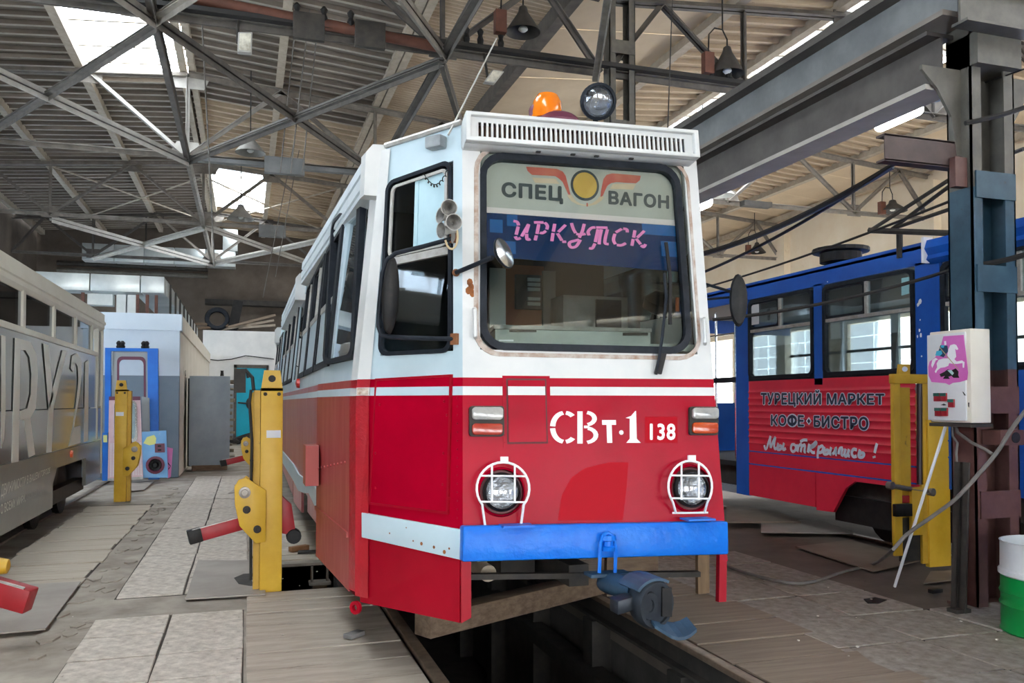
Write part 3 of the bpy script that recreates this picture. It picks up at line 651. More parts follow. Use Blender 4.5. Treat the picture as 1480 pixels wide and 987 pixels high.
# ================================================================== MAIN TRAM (track centre x = 1.81)
tram = thing('tram', (1.81, 11.5, 0.0), 'red and white service tram with a blue bumper standing over the pit', 'tram')
FA = math.radians(4.0); FU = V((math.cos(FA), -math.sin(FA), 0)); FN = FU.cross(V((0, 0.10, 1))).normalized(); FB = V((1.81, 4.12, 0.75))
def onF(px, py): d = ray(px, py); return EYE+d*((FB-EYE).dot(FN)/d.dot(FN))
L0, L1, R0, R1 = onF(669, 811), onF(668, 206), onF(1051, 800), onF(1007, 239)
def lin(p, q, z): t = (z-p.z)/(q.z-p.z); return p*(1-t)+q*t
def SF(s, z, off=0.0): return lin(L0, L1, z)*(1-s)+lin(R0, R1, z)*s + FN*off     # front face
def post(z, side=0):
    x = 0.63+0.097*max(0, z-1.55); return V((x, 4.80, z)) if side == 0 else V((3.62-x, 5.12, z))
GN = (lin(L0, L1, 1.5)-post(1.5)); GN = V((GN.y, -GN.x, 0)).normalized()
if GN.y > 0: GN = -GN
def SG(s, z, off=0.0): return post(z)*(1-s)+lin(L0, L1, z)*s + GN*off              # left slanted facet
GN2 = (lin(R0, R1, 1.5)-post(1.5, 1)); GN2 = V((-GN2.y, GN2.x, 0)).normalized()
if GN2.y > 0: GN2 = -GN2
def SG2(s, z, off=0.0): return lin(R0, R1, z)*(1-s)+post(z, 1)*s + GN2*off         # right slanted facet
def SS(y, z, off=0.0):                                                            # left long side
    x = 0.63-0.12*min(1, max(0, (y-4.8)/1.15)) if y < 12 else 0.51+0.12*max(0, min(1, (y-17.6)/1.7))
    return V((x+0.097*max(0, z-1.55)-off, y, z))
def SS2(y, z, off=0.0):                                                           # right long side
    yy = 5.12 if y < 5.15 else y; p = SS(y, z, off); return V((3.62-p.x, yy, z))
Z0, ZR1, ZR2, ZR3 = 0.72, 1.540, 1.587, 1.634
def strips(S, a0, a1, zs, mis, th=0.03, n=1):
    mb = MB()
    for (z0, z1), mi in zip(zip(zs[:-1], zs[1:]), mis):
        for i in range(n):
            u0 = a0+(a1-a0)*i/n; u1 = a0+(a1-a0)*(i+1)/n
            mb.plate(S, [(u0, z0), (u1, z0), (u1, z1), (u0, z1)], -th, 0, mi)
    return mb
# front sheet
ws = quad(SF, (694, 217), (988, 238), (1008, 512), (694, 505))
wq = [inv(SF, *p) for p in ((694, 505), (1008, 512), (988, 238), (694, 217))]
mb = strips(SF, 0, 1, [Z0, ZR1, ZR2, ZR3], [0, 1, 0])
ZT = (L1.z+R1.z)/2+.02
mb.loops(SF, [(0, ZR3), (1, ZR3), (1, ZT), (0, ZT)], wq, -.03, 0, 1)
fr = mb.build('front_panel', [CREAM_RED, WHITE_F], tram)
def gasket(S, x0, y0, x1, y1, wv, parent, name='gasket', mt=RUBBER, d0=-.02, d1=.014, rx=.12, ry=.13, wu=None, n=6, label=None):
    wu = wu or wv; mb = MB()
    mb.loops(S, rrect(x0-wu, y0-wv, x1+wu, y1+wv, rx*1.05, ry*1.05, n), rrect(x0, y0, x1, y1, rx*.8, ry*.8, n), d0, d1)
    return mb.build(name, mt, parent, label, smooth=False)
wsn = thing  # (alias kept short)
win = MB().plate(ws, RECT, -.016, -.010).build('windscreen', GLASS_W, tram)
gasket(ws, .027, .033, .945, .955, .035, win, d0=-.03, d1=.016, rx=.10, ry=.11, wu=.028)
# sealant line around the gasket
mb = MB(); mb.loops(ws, rrect(-.028, -.032, 1.022, 1.022, .11, .12, 6), rrect(-.008, -.012, 1.008, 1.008, .105, .115, 6), 0, .004); mb.build('sealant', mat('sealant', (.55, .5, .45), (.3, .18, .12), 12, .7), win)
# sign board, bar and navy sun strip behind the glass
sb_ = quad(SF, (694, 214), (988, 235), (990, 322), (694, 301)); B_ = lambda a, b, off=0: sb_(a, b, off-.035)
sgn = MB().plate(B_, [(0, .06), (1, .06), (1, 1), (0, 1)], -.012, 0).build('sign_board', SIGNB, tram, label='grey-white service car sign board with a winged emblem')
mb = MB(); mb.plate(B_, [(0, -.03), (1, -.03), (1, .06), (0, .06)], -.012, .006); mb.build('sign_rail', mat('pinkish_bar', (.70, .60, .58), None, 1, .5), tram)
nv = quad(SF, (694, 303), (990, 322), (996, 391), (694, 367)); N_ = lambda a, b, off=0: nv(a, b, off-.035)
nav = MB().plate(N_, RECT, -.006, 0).build('sun_strip', NAVY, tram)
mb = MB()
for a in ((.79, .74, .97, .99), (.88, .3, .97, .62), (.05, .55, .11, .85), (.13, .72, .18, .98), (.09, .10, .17, .38)):
    mb.plate(N_, [(a[0], a[1]), (a[2], a[1]), (a[2], a[3]), (a[0], a[3])], .0005, .001)
mb.build('sun_strip_patch', NAVY2, nav)
# winged emblem and words on the sign board (px of the 1480 frame)
def S2(px, py): return inv(B_, px, py, .5, .5)
def zp(x, y): return S2(690+x/1480*320, 220+y/694*150)     # from the enlarged crop
cen = zp(718, 222); ex = zp(795, 226)[0]-cen[0]; ey = cen[1]-zp(718, 308)[1]
MB().plate(B_, circle(*cen, ex*1.23, 28, ey*1.2), .0005, .002).build('emblem_ring', LET_SL, sgn)
MB().plate(B_, circle(*cen, ex*1.03, 28, ey*1.0), .002, .004).build('emblem_disc', ORANGE, sgn)
def poly(S, pts, conv, mt, nm, par, d0=.0005, d1=.002): 
    return MB().plate(S, [conv(*p) for p in pts], d0, d1).build(nm, mt, par)
wl_ = [(325, 97), (420, 103), (530, 112), (570, 130), (590, 160), (600, 200), (612, 245), (622, 285), (608, 283), (590, 245), (570, 200), (548, 178), (520, 160), (430, 155), (365, 152), (335, 125)]
wr_ = [(1092, 158), (1000, 150), (900, 142), (862, 152), (842, 180), (835, 215), (825, 262), (822, 300), (838, 292), (850, 262), (868, 225), (892, 207), (930, 200), (1000, 205), (1060, 208), (1085, 188)]
poly(B_, wl_, zp, WINGR, 'emblem_wing', sgn); poly(B_, wr_, zp, WINGR, 'emblem_wing', sgn)
poly(B_, [(365, 170), (520, 178), (548, 212), (385, 204)], zp, WINGB, 'emblem_wing', sgn); poly(B_, [(905, 212), (1060, 212), (1040, 250), (885, 245)], zp, WINGB, 'emblem_wing', sgn)
mb = MB(); mb.ribbon(B_, [zp(*p) for p in ((612, 285), (640, 325), (680, 348), (730, 358), (780, 345), (815, 320), (832, 296))], .024, .0004, .0016); mb.build('emblem_wreath', WINGB, sgn)
mb = MB(); mb.plate(B_, [zp(*p) for p in ((728, 340), (738, 341), (738, 364), (728, 363))], .0016, .0024); mb.build('emblem_mark', WINGR, sgn)
def qz(tl, tr, br, bl, conv, S):
    P = [conv(*p) for p in (bl, br, tr, tl)]
    def Q(u, v, off=0.0):
        a = (P[0][0]*(1-u)+P[1][0]*u)*(1-v)+(P[3][0]*(1-u)+P[2][0]*u)*v; b = (P[0][1]*(1-u)+P[1][1]*u)*(1-v)+(P[3][1]*(1-u)+P[2][1]*u)*v
        return S(a, b, off)
    return Q
text('СПЕЦ', qz((160, 198), (572, 228), (572, 350), (160, 318), zp, B_), LET_SL, sgn, fat=.045, off=.003, spacing=1.10)
text('ВАГОН', qz((874, 256), (1280, 290), (1280, 382), (874, 350), zp, B_), LET_SL, sgn, fat=.045, off=.003, spacing=1.10)
# stencilled pink script, letter strokes measured on the enlarged crop
def zn(x, y): return inv(N_, 690+x/1480*320, 220+y/694*150, .5, .5)
mb = MB()
for st in ([(250, 448), (275, 455), (285, 478)], [(282, 486), (268, 540)], [(262, 552), (275, 570), (298, 562)], [(305, 552), (330, 508), (352, 470)], [(352, 472), (335, 528)], [(338, 535), (342, 572), (364, 570)],
           [(388, 458), (452, 458)], [(420, 470), (408, 535)], [(404, 545), (396, 578)], [(460, 458), (478, 480), (474, 505)], [(468, 515), (445, 530), (428, 526)],
           [(527, 468), (518, 520)], [(516, 530), (508, 584)], [(600, 475), (552, 522)], [(545, 532), (575, 580)], [(578, 588), (605, 588)],
           [(640, 462), (652, 500), (668, 530)], [(726, 468), (712, 520), (692, 560)], [(672, 535), (700, 540), (735, 535)], [(700, 575), (672, 618), (640, 626), (625, 608), (632, 590), (660, 582), (690, 574)],
           [(758, 545), (752, 520), (775, 495), (800, 492)], [(806, 492), (882, 494)], [(818, 505), (806, 560), (800, 590)], [(798, 600), (780, 632), (758, 630)], [(842, 505), (830, 560), (826, 605)], [(882, 505), (868, 560), (866, 598), (890, 604)],
           [(1015, 525), (1012, 505), (988, 500)], [(978, 502), (938, 525)], [(932, 535), (922, 575), (935, 605)], [(945, 610), (975, 612), (1005, 598)],
           [(1066, 512), (1058, 560)], [(1055, 570), (1046, 615)], [(1130, 515), (1082, 560)], [(1075, 568), (1105, 605)], [(1108, 612), (1125, 624), (1138, 605)]):
    mb.ribbon(N_, [zn(*p) for p in st], .013, .002, .004) if False else mb.ribbon(SF, [inv(SF, 690+x/1480*320, 220+y/694*150) for x, y in smooth(st)], .0135, -.032, -.030)
mb.build('lettering', LET_PK, nav, 'pink stencilled city name on the navy strip')
# red front details
hat = quad(SF, (735, 550), (786, 550), (787, 639), (735, 639))
mb = MB(); h0, h1 = inv(SF, 735, 639), inv(SF, 787, 550)
for z0, z1, mi in ((h0[1], ZR1, 0), (ZR1, ZR2, 1), (ZR2, h1[1], 0)): mb.plate(SF, [(h0[0], z0), (h1[0], z0), (h1[0], z1), (h0[0], z1)], 0, .008, mi)
hb = mb.build('front_hatch', [CREAM_RED, WHITE_F], tram)
mb = MB(); mb.loops(SF, [(h0[0]-.02, h0[1]-.03), (h1[0]+.02, h0[1]-.03), (h1[0]+.02, h1[1]+.025), (h0[0]-.02, h1[1]+.025)], [(h0[0]-.004, h0[1]-.008), (h1[0]+.004, h0[1]-.008), (h1[0]+.004, h1[1]+.006), (h0[0]-.004, h1[1]+.006)], 0, .003)
for i in range(9):
    for a in (h0[0]-.014, h1[0]+.014): mb.lathe(SF(a, h0[1]+(h1[1]-h0[1])*i/8, 0), FN, [(.004, 0), (.003, .006)], 6)
mb.build('hatch_frame', CREAM_RED, hb)
mb = MB(); e_ = lambda k, z: [(h0[0]-k, h0[1]-z), (h1[0]+k, h0[1]-z), (h1[0]+k, h1[1]+z), (h0[0]-k, h1[1]+z)]; mb.loops(SF, e_(.006, .010), e_(0, .0), 0, .004); mb.build('hatch_gap', mat('gap_dark', (.10, .004, .008), None, 1, .6), hb)
def band(px0, py0, px1, py1): return [inv(SF, px0, py1), inv(SF, px1, py1), inv(SF, px1, py0), inv(SF, px0, py0)]
MB().plate(SF, [inv(SF, *p) for p in ((806, 752), (812, 715), (826, 690), (846, 676), (880, 668), (908, 668), (906, 700), (900, 752))], .0004, .001).build('fresh_paint', RED_PATCH, fr)
MB().plate(SF, band(932, 602, 979, 640), .0004, .001).build('fresh_paint', RED_PATCH, fr)
def qf(x0, y0, x1, y1): return quad(SF, (x0, y0), (x1, y0+.01), (x1, y1), (x0, y1))
mb = MB()
def arcpx(cx, cy, rx, ry, t0, t1, n=9): return [inv(SF, cx+rx*math.cos(math.radians(t0+(t1-t0)*i/n)), cy-ry*math.sin(math.radians(t0+(t1-t0)*i/n))) for i in range(n+1)]
for t0, t1 in ((98, 176), (184, 262), (50, 84), (276, 312)): mb.ribbon(SF, arcpx(816, 617.5, 17.5, 21, t0, t1), .020, .001, .003)
mb.ribbon(SF, [inv(SF, 838, 594.5), inv(SF, 838, 641)], .020, .001, .003)
mb.ribbon(SF, arcpx(846, 605, 13, 9, 80, -75), .018, .001, .003); mb.ribbon(SF, arcpx(846, 629, 15, 10.5, 75, -80), .018, .001, .003)
for k in ((844, 617, 851, 617),): mb.ribbon(SF, [inv(SF, k[0], k[1]), inv(SF, k[2], k[3])], .014, .001, .003)
mb.ribbon(SF, [inv(SF, 870, 610.5), inv(SF, 890, 610.5)], .026, .001, .003); mb.ribbon(SF, [inv(SF, 880, 612), inv(SF, 881, 640)], .020, .001, .003)
mb.plate(SF, circle(*inv(SF, 897.8, 625), .0088, 12, .0125), .001, .003)
mb.plate(SF, [inv(SF, *p) for p in ((904, 604), (912, 601), (918, 594), (919, 594), (920, 634), (926, 640), (905, 640), (910, 634), (910, 605))], .001, .003)
mb.build('lettering', LET_WH, tram, 'white stencilled car number')
text('138', qf(939, 612, 976, 636), LET_WH, tram, fat=.03, off=.002, spacing=1.1)
def lampbox(x0, y0, x1, y1, ys, name, mcol, parent):
    q = quad(SF, (x0, y0), (x1, y0), (x1, ys), (x0, ys)); q2 = quad(SF, (x0, ys), (x1, ys), (x1, y1), (x0, y1))
    r = MB().plate(quad(SF, (x0, y0), (x1, y0), (x1, y1), (x0, y1)), rrect(0, 0, 1, 1, .08, .09, 3), 0, .022).build('marker_lamp', SOOT, parent)
    MB().plate(q, rrect(.05, .1, .95, .92, .1, .2, 3), .02, .05).build('clear_lens', WHITEL, r, 'clear lens', bevel=.008)
    MB().plate(q2, rrect(.06, .1, .94, .88, .08, .2, 3), .02, .042).build('coloured_lens', mcol, r, 'coloured lens', bevel=.006)
    return r
lampbox(677.5, 587, 727.5, 631, 610, 'l', REDL, tram)
lampbox(994.5, 588, 1036, 629, 608.5, 'r', AMBER if False else mat('orange_lens', (.50, .07, .01), (.42, .04, .01), 6, .2, coat=.5), tram)
def headlamp(cx, cy, r, cage_c, cr, barsx, barsy, bot):
    ca = pt(SF, cx, cy); s = (pt(SF, cx+r, cy)-ca).length
    t = MB().lathe(ca, FN, [(s*1.42, 0), (s*1.42, .008), (s*1.30, .022), (s*1.26, .006), (.004, .003)], 28, cap=False).build('headlamp', mat('lamp_recess', (.10, .004, .008), None, 1, .5), tram, smooth=True)
    MB().lathe(ca, FN, [(s*1.45, 0), (s*1.45, .010), (s*1.33, .026), (s*1.27, .012)], 28, cap=False).build('lamp_ring', CREAM_RED, t, smooth=True); ca = ca+FN*.045
    MB().lathe(ca-FN*.035, FN, [(s*1.12, -.01), (s*1.14, .02), (s*1.0, .035), (s*.98, .01)], 26, cap=False).build('bezel', BLACK, t, smooth=True)
    MB().lathe(ca-FN*.03, FN, [(s*.98, .0), (s*.86, .022), (s*.5, .034), (s*.02, .036)], 24, cap=False).build('lens', LENS, t, smooth=True)
    MB().lathe(ca-FN*.035, FN, [(s*.02, -.005), (s*.5, .0), (s*.96, .012)], 24, cap=False).build('reflector', CHROME_D, t, smooth=True)
    mb = MB(); P = []
    for i in range(23):
        a = math.radians(218-256*i/22); P.append(pt(SF, cage_c[0]+cr[0]*math.cos(a), cage_c[1]-cr[1]*math.sin(a), .07))
    q = [pt(SF, P_[0], P_[1], o) for P_, o in (((cage_c[0]-cr[0]*.7, bot), .02),)]
    P = [pt(SF, cage_c[0]-cr[0]*.66, bot, .02)]+P+[pt(SF, cage_c[0]+cr[0]*.66, bot, .02)]
    mb.tube(P, .0068, 6); mb.tube([P[0]+V((-.02, 0, 0)), P[-1]+V((.02, 0, 0))], .006, 6)
    for bx in barsx:
        h = cr[1]*math.sqrt(max(0, 1-((bx-cage_c[0])/cr[0])**2)); mb.tube([pt(SF, bx, cage_c[1]-h, .071), pt(SF, bx, cage_c[1]+cr[1]*.52, .093)], .0055, 6)
    for by in barsy:
        h = cr[0]*math.sqrt(max(0, 1-((by-cage_c[1])/cr[1])**2)); mb.tube([pt(SF, cage_c[0]-h, by, .090), pt(SF, cage_c[0]+h, by+.8, .090)], .0055, 6)
    tp = (cage_c[0]+1, cage_c[1]-cr[1]-2)
    mb.plate(quad(SF, (tp[0]-5, tp[1]-6), (tp[0]+6, tp[1]-6), (tp[0]+6, tp[1]+4), (tp[0]-5, tp[1]+4)), RECT, 0, .012)
    mb.build('lamp_guard', LET_WH, t, 'white bar guard', smooth=True)
headlamp(724, 711, 24, (727, 706), (38, 38), (711, 744), (687.5, 725), 766)
headlamp(997, 706, 22, (997.5, 703), (31.5, 37), (985, 1010), (687, 720), 741)
# bumper
def SB(s, z, off=0.0): return SF(s, z, off)
bq = [inv(SF, 667.5, 812, off=.07), inv(SF, 1052, 801, off=.07), inv(SF, 1051, 753, off=.07), inv(SF, 668.5, 760, off=.07)]
mb = MB(); n = 9
for i in range(n):
    a, b = i/n, (i+1)/n; l = lambda p, q, t: (p[0]*(1-t)+q[0]*t, p[1]*(1-t)+q[1]*t)
    mb.plate(SF, [l(bq[0], bq[1], a), l(bq[0], bq[1], b), l(bq[3], bq[2], b), l(bq[3], bq[2], a)], -.02, .085+.012*math.sin(math.pi*(i+.5)/n))
bu = MB().plate(SF, bq, -.02, .085).build('bumper', BLUE_BUMP, tram, bevel=.012)
for x0, x1 in ((725, 770), (991, 1030)):
    mb = MB(); a = inv(SF, x0, 757, off=.09); b = inv(SF, x1, 757, off=.09)
    zt = (bq[2][1]+bq[3][1])/2+.008
    mb.hexa([SF(a[0], zt-.004, .02), SF(b[0], zt-.004, .02), SF(b[0], zt-.012, .13), SF(a[0], zt-.012, .13), SF(a[0], zt+.006, .02), SF(b[0], zt+.006, .02), SF(b[0], zt-.002, .13), SF(a[0], zt-.002, .13)])
    mb.build('bumper_step', BLUE_BUMP, bu)
# left facet
fq = [inv(SG, *p) for p in ((550, 514), (655, 507), (655, 232), (562, 266))]
Z1s = 2.985
def sgtop(s): return Z1s*(1-s)+ZT*s
mb = strips(SG, 0, 1, [.72, .9, 1.1, 1.3, ZR1, ZR2, ZR3], [0, 0, 0, 0, 1, 0], n=8)
mb.rings(SG, [(0, ZR3), (1, ZR3), (1, ZT+.10), (0, Z1s)], fq, -.03, 0, 1)
mb.build('facet_panel', [CREAM_RED, WHITE_SKYLIT], tram)
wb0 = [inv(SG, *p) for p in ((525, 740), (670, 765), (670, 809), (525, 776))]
MB().plate(SG, [wb0[3], wb0[2], wb0[1], wb0[0]], 0, .016).build('facet_band', WHITE_SKYLIT, tram, bevel=.004)
MB().plate(SG, [(0.0, .365), (.97, .375), (.97, wb0[2][1]+.01), (0, wb0[3][1]+.01)], -.03, 0).build('skirt', RED_DARK, tram)
MB().plate(SF, [(-.005, .375), (.03, .40), (.03, .69), (-.005, .69)], -.05, -.01).build('skirt_return', RED_DARK, tram)
hq = [inv(SG, *p) for p in ((537, 727), (648, 741), (653, 543), (546, 549))]
mb = MB()
def cl(z0, z1):
    l = lambda p, q, z: (p[0]+(q[0]-p[0])*(z-p[1])/(q[1]-p[1]), z)
    return [l(hq[0], hq[3], z0), l(hq[1], hq[2], z0), l(hq[1], hq[2], z1), l(hq[0], hq[3], z1)]
zb0 = (hq[0][1]+hq[1][1])/2; zb1 = (hq[2][1]+hq[3][1])/2
for z0, z1, mi in ((None, ZR1, 0), (ZR1, ZR2, 1), (ZR2, None, 0)):
    c = cl(z0 or zb0, z1 or zb1)
    if z0 is None: c[0], c[1] = hq[0], hq[1]
    if z1 is None: c[2], c[3] = hq[2], hq[3]
    for i in range(6):
        for j in range(6):
            Bq = lambda u, v: tuple((c[0][k]*(1-u)+c[1][k]*u)*(1-v)+(c[3][k]*(1-u)+c[2][k]*u)*v for k in (0, 1))
            mb.plate(SG, [Bq(i/6, j/6), Bq((i+1)/6, j/6), Bq((i+1)/6, (j+1)/6), Bq(i/6, (j+1)/6)], 0, .010, mi)
ht = mb.build('side_hatch', [CREAM_RED, WHITE_SKYLIT], tram)
mb = MB(); cc = [sum(p[0] for p in hq)/4, sum(p[1] for p in hq)/4]
mb.loops(SG, [(cc[0]+(p[0]-cc[0])*1.03, cc[1]+(p[1]-cc[1])*1.02) for p in hq], [(cc[0]+(p[0]-cc[0])*.985, cc[1]+(p[1]-cc[1])*.985) for p in hq], 0, .016); mb.build('hatch_edge', RED_DARK, ht)
mb = MB()
for i in range(15): mb.lathe(pt(SG, 661, 575+12.4*i, .0), GN, [(.0055, 0), (.004, .004)], 6)
for px, py in ((549, 585), (642, 580), (543, 655), (641, 655), (640, 700), (543, 705), (650, 720), (646, 600)): mb.lathe(pt(SG, px, py, .009), GN, [(.008, 0), (.006, .006)], 6)
mb.build('rivets', RED_DARK, ht, kind='stuff')
mb = MB()
for px, py, r_ in ((612, 785, .008), (630, 790, .007), (645, 797, .009), (600, 781, .004), (652, 792, .005), (566, 770, .004), (590, 762, .003)): a_ = inv(SG, px, py); mb.plate(SG, circle(a_[0], a_[1], r_/.74*1.2, 6, r_*1.3), .0165, .0175)
mb.build('rust_spots', mat('rust_spot', (.35, .12, .03), RUST, 20, .9), ht, kind='stuff')
# facet window: gasket, glazing bar, panes
fw = quad(SG, (558, 262), (656, 227), (656, 512), (546, 517))
gl = MB().plate(fw, RECT, -.018, -.012).build('cab_window', glass('cab_glass', (.55, .60, .62), .02), tram)
gasket(fw, .06, .03, .94, .97, .022, gl, d0=-.03, d1=.014, rx=.11, ry=.055, wu=.04)
mb = MB(); mb.plate(fw, [(.05, .505), (.95, .505), (.95, .545), (.05, .545)], -.02, .012); mb.build('glazing_bar', SILVER, gl)
mb = MB(); mb.plate(fw, [(.44, .56), (.92, .56), (.92, .95), (.44, .95)], -.012, -.008); mb.plate(fw, [(.44, .56), (.49, .56), (.49, .95), (.44, .95)], -.012, -.002); mb.build('pane_reflection', mat('pale_blue_reflection', (.46, .64, .70), (.40, .58, .65), 5, .4), gl, 'pale blue reflection painted on the upper pane')  # reflection in the sliding pane, painted as a pale plate
mb = MB(); mb.loops(fw, rrect(.1, .55, .92, .955, .07, .035, 4), rrect(.135, .565, .885, .94, .05, .03, 4), .0, .012); mb.build('vent_frame', SILVER, gl)
# corner post and hinges
mb = MB()
mb.hexa([SG(-.03, .40, .02), SG(.10, .40, .012), SS(5.0, .40, .02), SS(4.95, .40, -.05), SG(-.03, 1.54, .02), SG(.10, 1.54, .012), SS(5.0, 1.54, .02), SS(4.95, 1.54, -.05)], 0)
mb.hexa([SG(-.03, 1.54, .02), SG(.10, 1.54, .012), SS(5.0, 1.54, .02), SS(4.95, 1.54, -.05), SG(-.03, 1.587, .02), SG(.10, 1.587, .012), SS(5.0, 1.587, .02), SS(4.95, 1.587, -.05)], 1)
mb.hexa([SG(-.03, 1.587, .02), SG(.10, 1.587, .012), SS(5.0, 1.587, .02), SS(4.95, 1.587, -.05), SG(-.03, 1.634, .02), SG(.10, 1.634, .012), SS(5.0, 1.634, .02), SS(4.95, 1.634, -.05)], 0)
mb.hexa([SG(-.03, 1.634, .02), SG(.10, 1.634, .012), SS(5.0, 1.634, .02), SS(4.95, 1.634, -.05), SG(-.03, 2.97, .02), SG(.08, 2.97, .012), SS(5.0, 2.97, .02), SS(4.95, 2.97, -.05)], 1)
cp = mb.build('corner_post', [mat('tram_red_chipped', (.42, .01, .02), (.36, .01, .02), 9, .35, bump=.5, dirt=(.55, .30, .30), da=.16, coat=.3), WHITE_F], tram)
mb = MB(); mb.lathe(SG(-.02, .335, .02)-GN*.01, GN, [(.038, 0), (.038, .02), (.018, .02), (.018, 0)], 14, cap=False); mb.build('tow_eye', RED_DARK, cp)
mb = MB(); mb.obox(pt(SG, 527, 566, .02), FU*.03, V((0, 0, .02)), GN*.02); mb.build('hinge', mat('rusty_hinge', (.6, .55, .48), (.25, .12, .06), 20, .6), cp)
# side body
mb = MB()
ys = [5.0, 5.95, 7, 9, 12, 15, 17.6, 19.3]
def sstrip(y0, y1, z0, z1, mi): mb.plate(SS, [(y0, z0), (y1, z0), (y1, z1), (y0, z1)], -.03, 0, mi)
for y0, y1 in zip(ys[:-1], ys[1:]):
    sstrip(y0, y1, .70, ZR1, 2 if y0 < 5.9 else 3); sstrip(y0, y1, ZR1, ZR2, 1); sstrip(y0, y1, ZR2, ZR3, 2 if y0 < 5.9 else 3); sstrip(y0, y1, ZR3, 1.76, 1); sstrip(y0, y1, 2.72, 2.90, 1)
for y0, y1 in ((5.0, 5.03), (5.70, 5.78), (6.86, 6.94), (8.0, 8.06), (9.08, 9.22), (10.3, 10.36), (11.5, 11.56), (12.7, 12.76), (13.85, 13.95), (15, 15.06), (16.2, 16.26), (17.4, 17.5), (19.2, 19.3)): sstrip(y0, y1, 1.76, 2.72, 1)
side = mb.build('side_panel', [CREAM_RED, WHITE_SKYLIT, RED_FADED, RED_PINK], tram)
mb = MB()
for y0, y1 in zip(ys[:-1], ys[1:]):
    mb.plate(SS2, [(y0, .62), (y1, .62), (y1, ZR3), (y0, ZR3)], -.03, 0, 0); mb.plate(SS2, [(y0, ZR3), (y1, ZR3), (y1, 1.8), (y0, 1.8)], -.03, 0, 1); mb.plate(SS2, [(y0, 2.55), (y1, 2.55), (y1, 2.90), (y0, 2.90)], -.03, 0, 1)
for y in (5.0, 6.2, 7.4, 8.6, 9.8, 11, 12.2, 13.4, 14.6, 15.8, 17, 18.2, 19.2): mb.plate(SS2, [(y, 1.8), (y+.1, 1.8), (y+.1, 2.55), (y, 2.55)], -.03, 0, 1)
mb.build('side_panel', [CREAM_RED, WHITE_SKYLIT], tram)
mb = MB(); mb.plate(SG2, [(0, .62), (1, .62), (1, ZR3), (0, ZR3)], -.03, 0, 0)
mb.loops(SG2, [(0, ZR3), (1, ZR3), (1, 2.985), (0, ZT)], [(.12, 1.85), (.88, 1.85), (.88, 2.8), (.12, 2.75)], -.03, 0, 1)
mb.build('facet_panel', [CREAM_RED, WHITE_SKYLIT], tram)
MB().plate(SG2, [(.12, 1.85), (.88, 1.85), (.88, 2.8), (.12, 2.75)], -.018, -.012).build('cab_window', GLASS_DK, tram)  # glass darkened to dim the bright hall seen through the cab
MB().hexa([SF(.955, .40, -.05), SF(.985, .40, -.05), SF(.985, .40, -.01), SF(.955, .40, -.01), SF(.975, .69, -.05), SF(1.005, .69, -.05), SF(1.005, .69, -.01), SF(.975, .69, -.01)]).build('skirt_return', RED_DARK, tram)
MB().plate(SS2, [(5, 1.8), (19.2, 1.8), (19.2, 2.55), (5, 2.55)], -.02, -.012).build('side_glazing', GLASS_D, tram)
# folding door with long glass (front door of the left side)
mb = MB()
mb.plate(SS, [(5.0, .385), (6.15, .40), (6.15, ZR1-.0), (5.0, ZR1-.0)], 0, .02, 0); mb.plate(SS, [(5.0, ZR1), (6.15, ZR1), (6.15, ZR2), (5, ZR2)], 0, .02, 1); mb.plate(SS, [(5.0, ZR2), (6.15, ZR2), (6.15, ZR3), (5, ZR3)], 0, .02, 0)
dr = mb.build('door', [RED_FADED, WHITE_SKYLIT], tram)
mb = MB(); mb.plate(SS, [(5.02, .70), (6.15, .73), (6.15, .76), (5.02, .73)], .02, .032); mb.build('door_seam', RED_FADED, dr)
mb = MB()
for i in range(10): mb.lathe(SS(5.1+.105*i, 1.14-.012*i, .02), (-1, 0, 0), [(.010, 0), (.007, .008)], 6)
mb.build('rivet_row', RED_FADED, dr, kind='stuff')
mb = MB(); mb.plate(SS, [(5.95, .92), (6.2, .92), (6.2, 1.20), (5.95, 1.20)], .02, .11); mb.build('door_box', mat('tram_red_box', (.38, .06, .05), None, 1, .5), dr)
dw = quad(SS, (484, 322), (529, 276), (517, 518), (472, 528), guess=(5.3, 2.2))
dg_ = MB().plate(dw, RECT, -.012, -.006).build('door_window', glass('reflecting_glass', (.30, .38, .40), .45), tram)
gasket(dw, .09, .03, .91, .96, .03, dg_, d0=-.02, d1=.03, rx=.14, ry=.06, wu=.08)
# upper small panes and white boards of the long side
def sidewin(y0, y1):
    g_ = MB().plate(SS, [(y0+.06, 2.24), (y1-.06, 2.24), (y1-.06, 2.68), (y0+.06, 2.68)], -.015, -.01).build('side_window', GLASS_DK, tram)
    mb = MB(); mb.loops(SS, [(y0, 1.75), (y1, 1.75), (y1, 2.74), (y0, 2.74)], [(y0+.07, 1.80), (y1-.07, 1.80), (y1-.07, 2.69), (y0+.07, 2.69)], -.01, .014); mb.build('gasket', RUBBER, g_)
    mb = MB(); mb.plate(SS, [(y0+.06, 1.79), (y1-.06, 1.79), (y1-.06, 2.22), (y0+.06, 2.22)], -.015, .004); mb.build('window_board', WHITE_SKYLIT, g_, 'white board in the lower window half')
    mb = MB(); mb.plate(SS, [(y0+.06, 2.2), (y1-.06, 2.2), (y1-.06, 2.25), (y0+.06, 2.25)], -.012, .010)
    ym = (y0+y1)/2; mb.plate(SS, [(ym-.025, 2.24), (ym+.025, 2.24), (ym+.025, 2.69), (ym-.025, 2.69)], -.012, .006); mb.build('sash', SILVER, g_)
for y0, y1 in ((5.80, 6.85), (6.95, 8.0), (8.06, 9.08), (10.36, 11.5), (11.56, 12.7), (12.76, 13.85), (15.06, 16.2), (16.26, 17.4), (17.5, 19.2)): sidewin(y0, y1)
mb = MB(); mb.plate(SS, [(9.22, 1.70), (10.3, 1.70), (10.3, 2.7), (9.22, 2.7)], -.015, -.01); mb.build('door_window', GLASS_DK, tram)
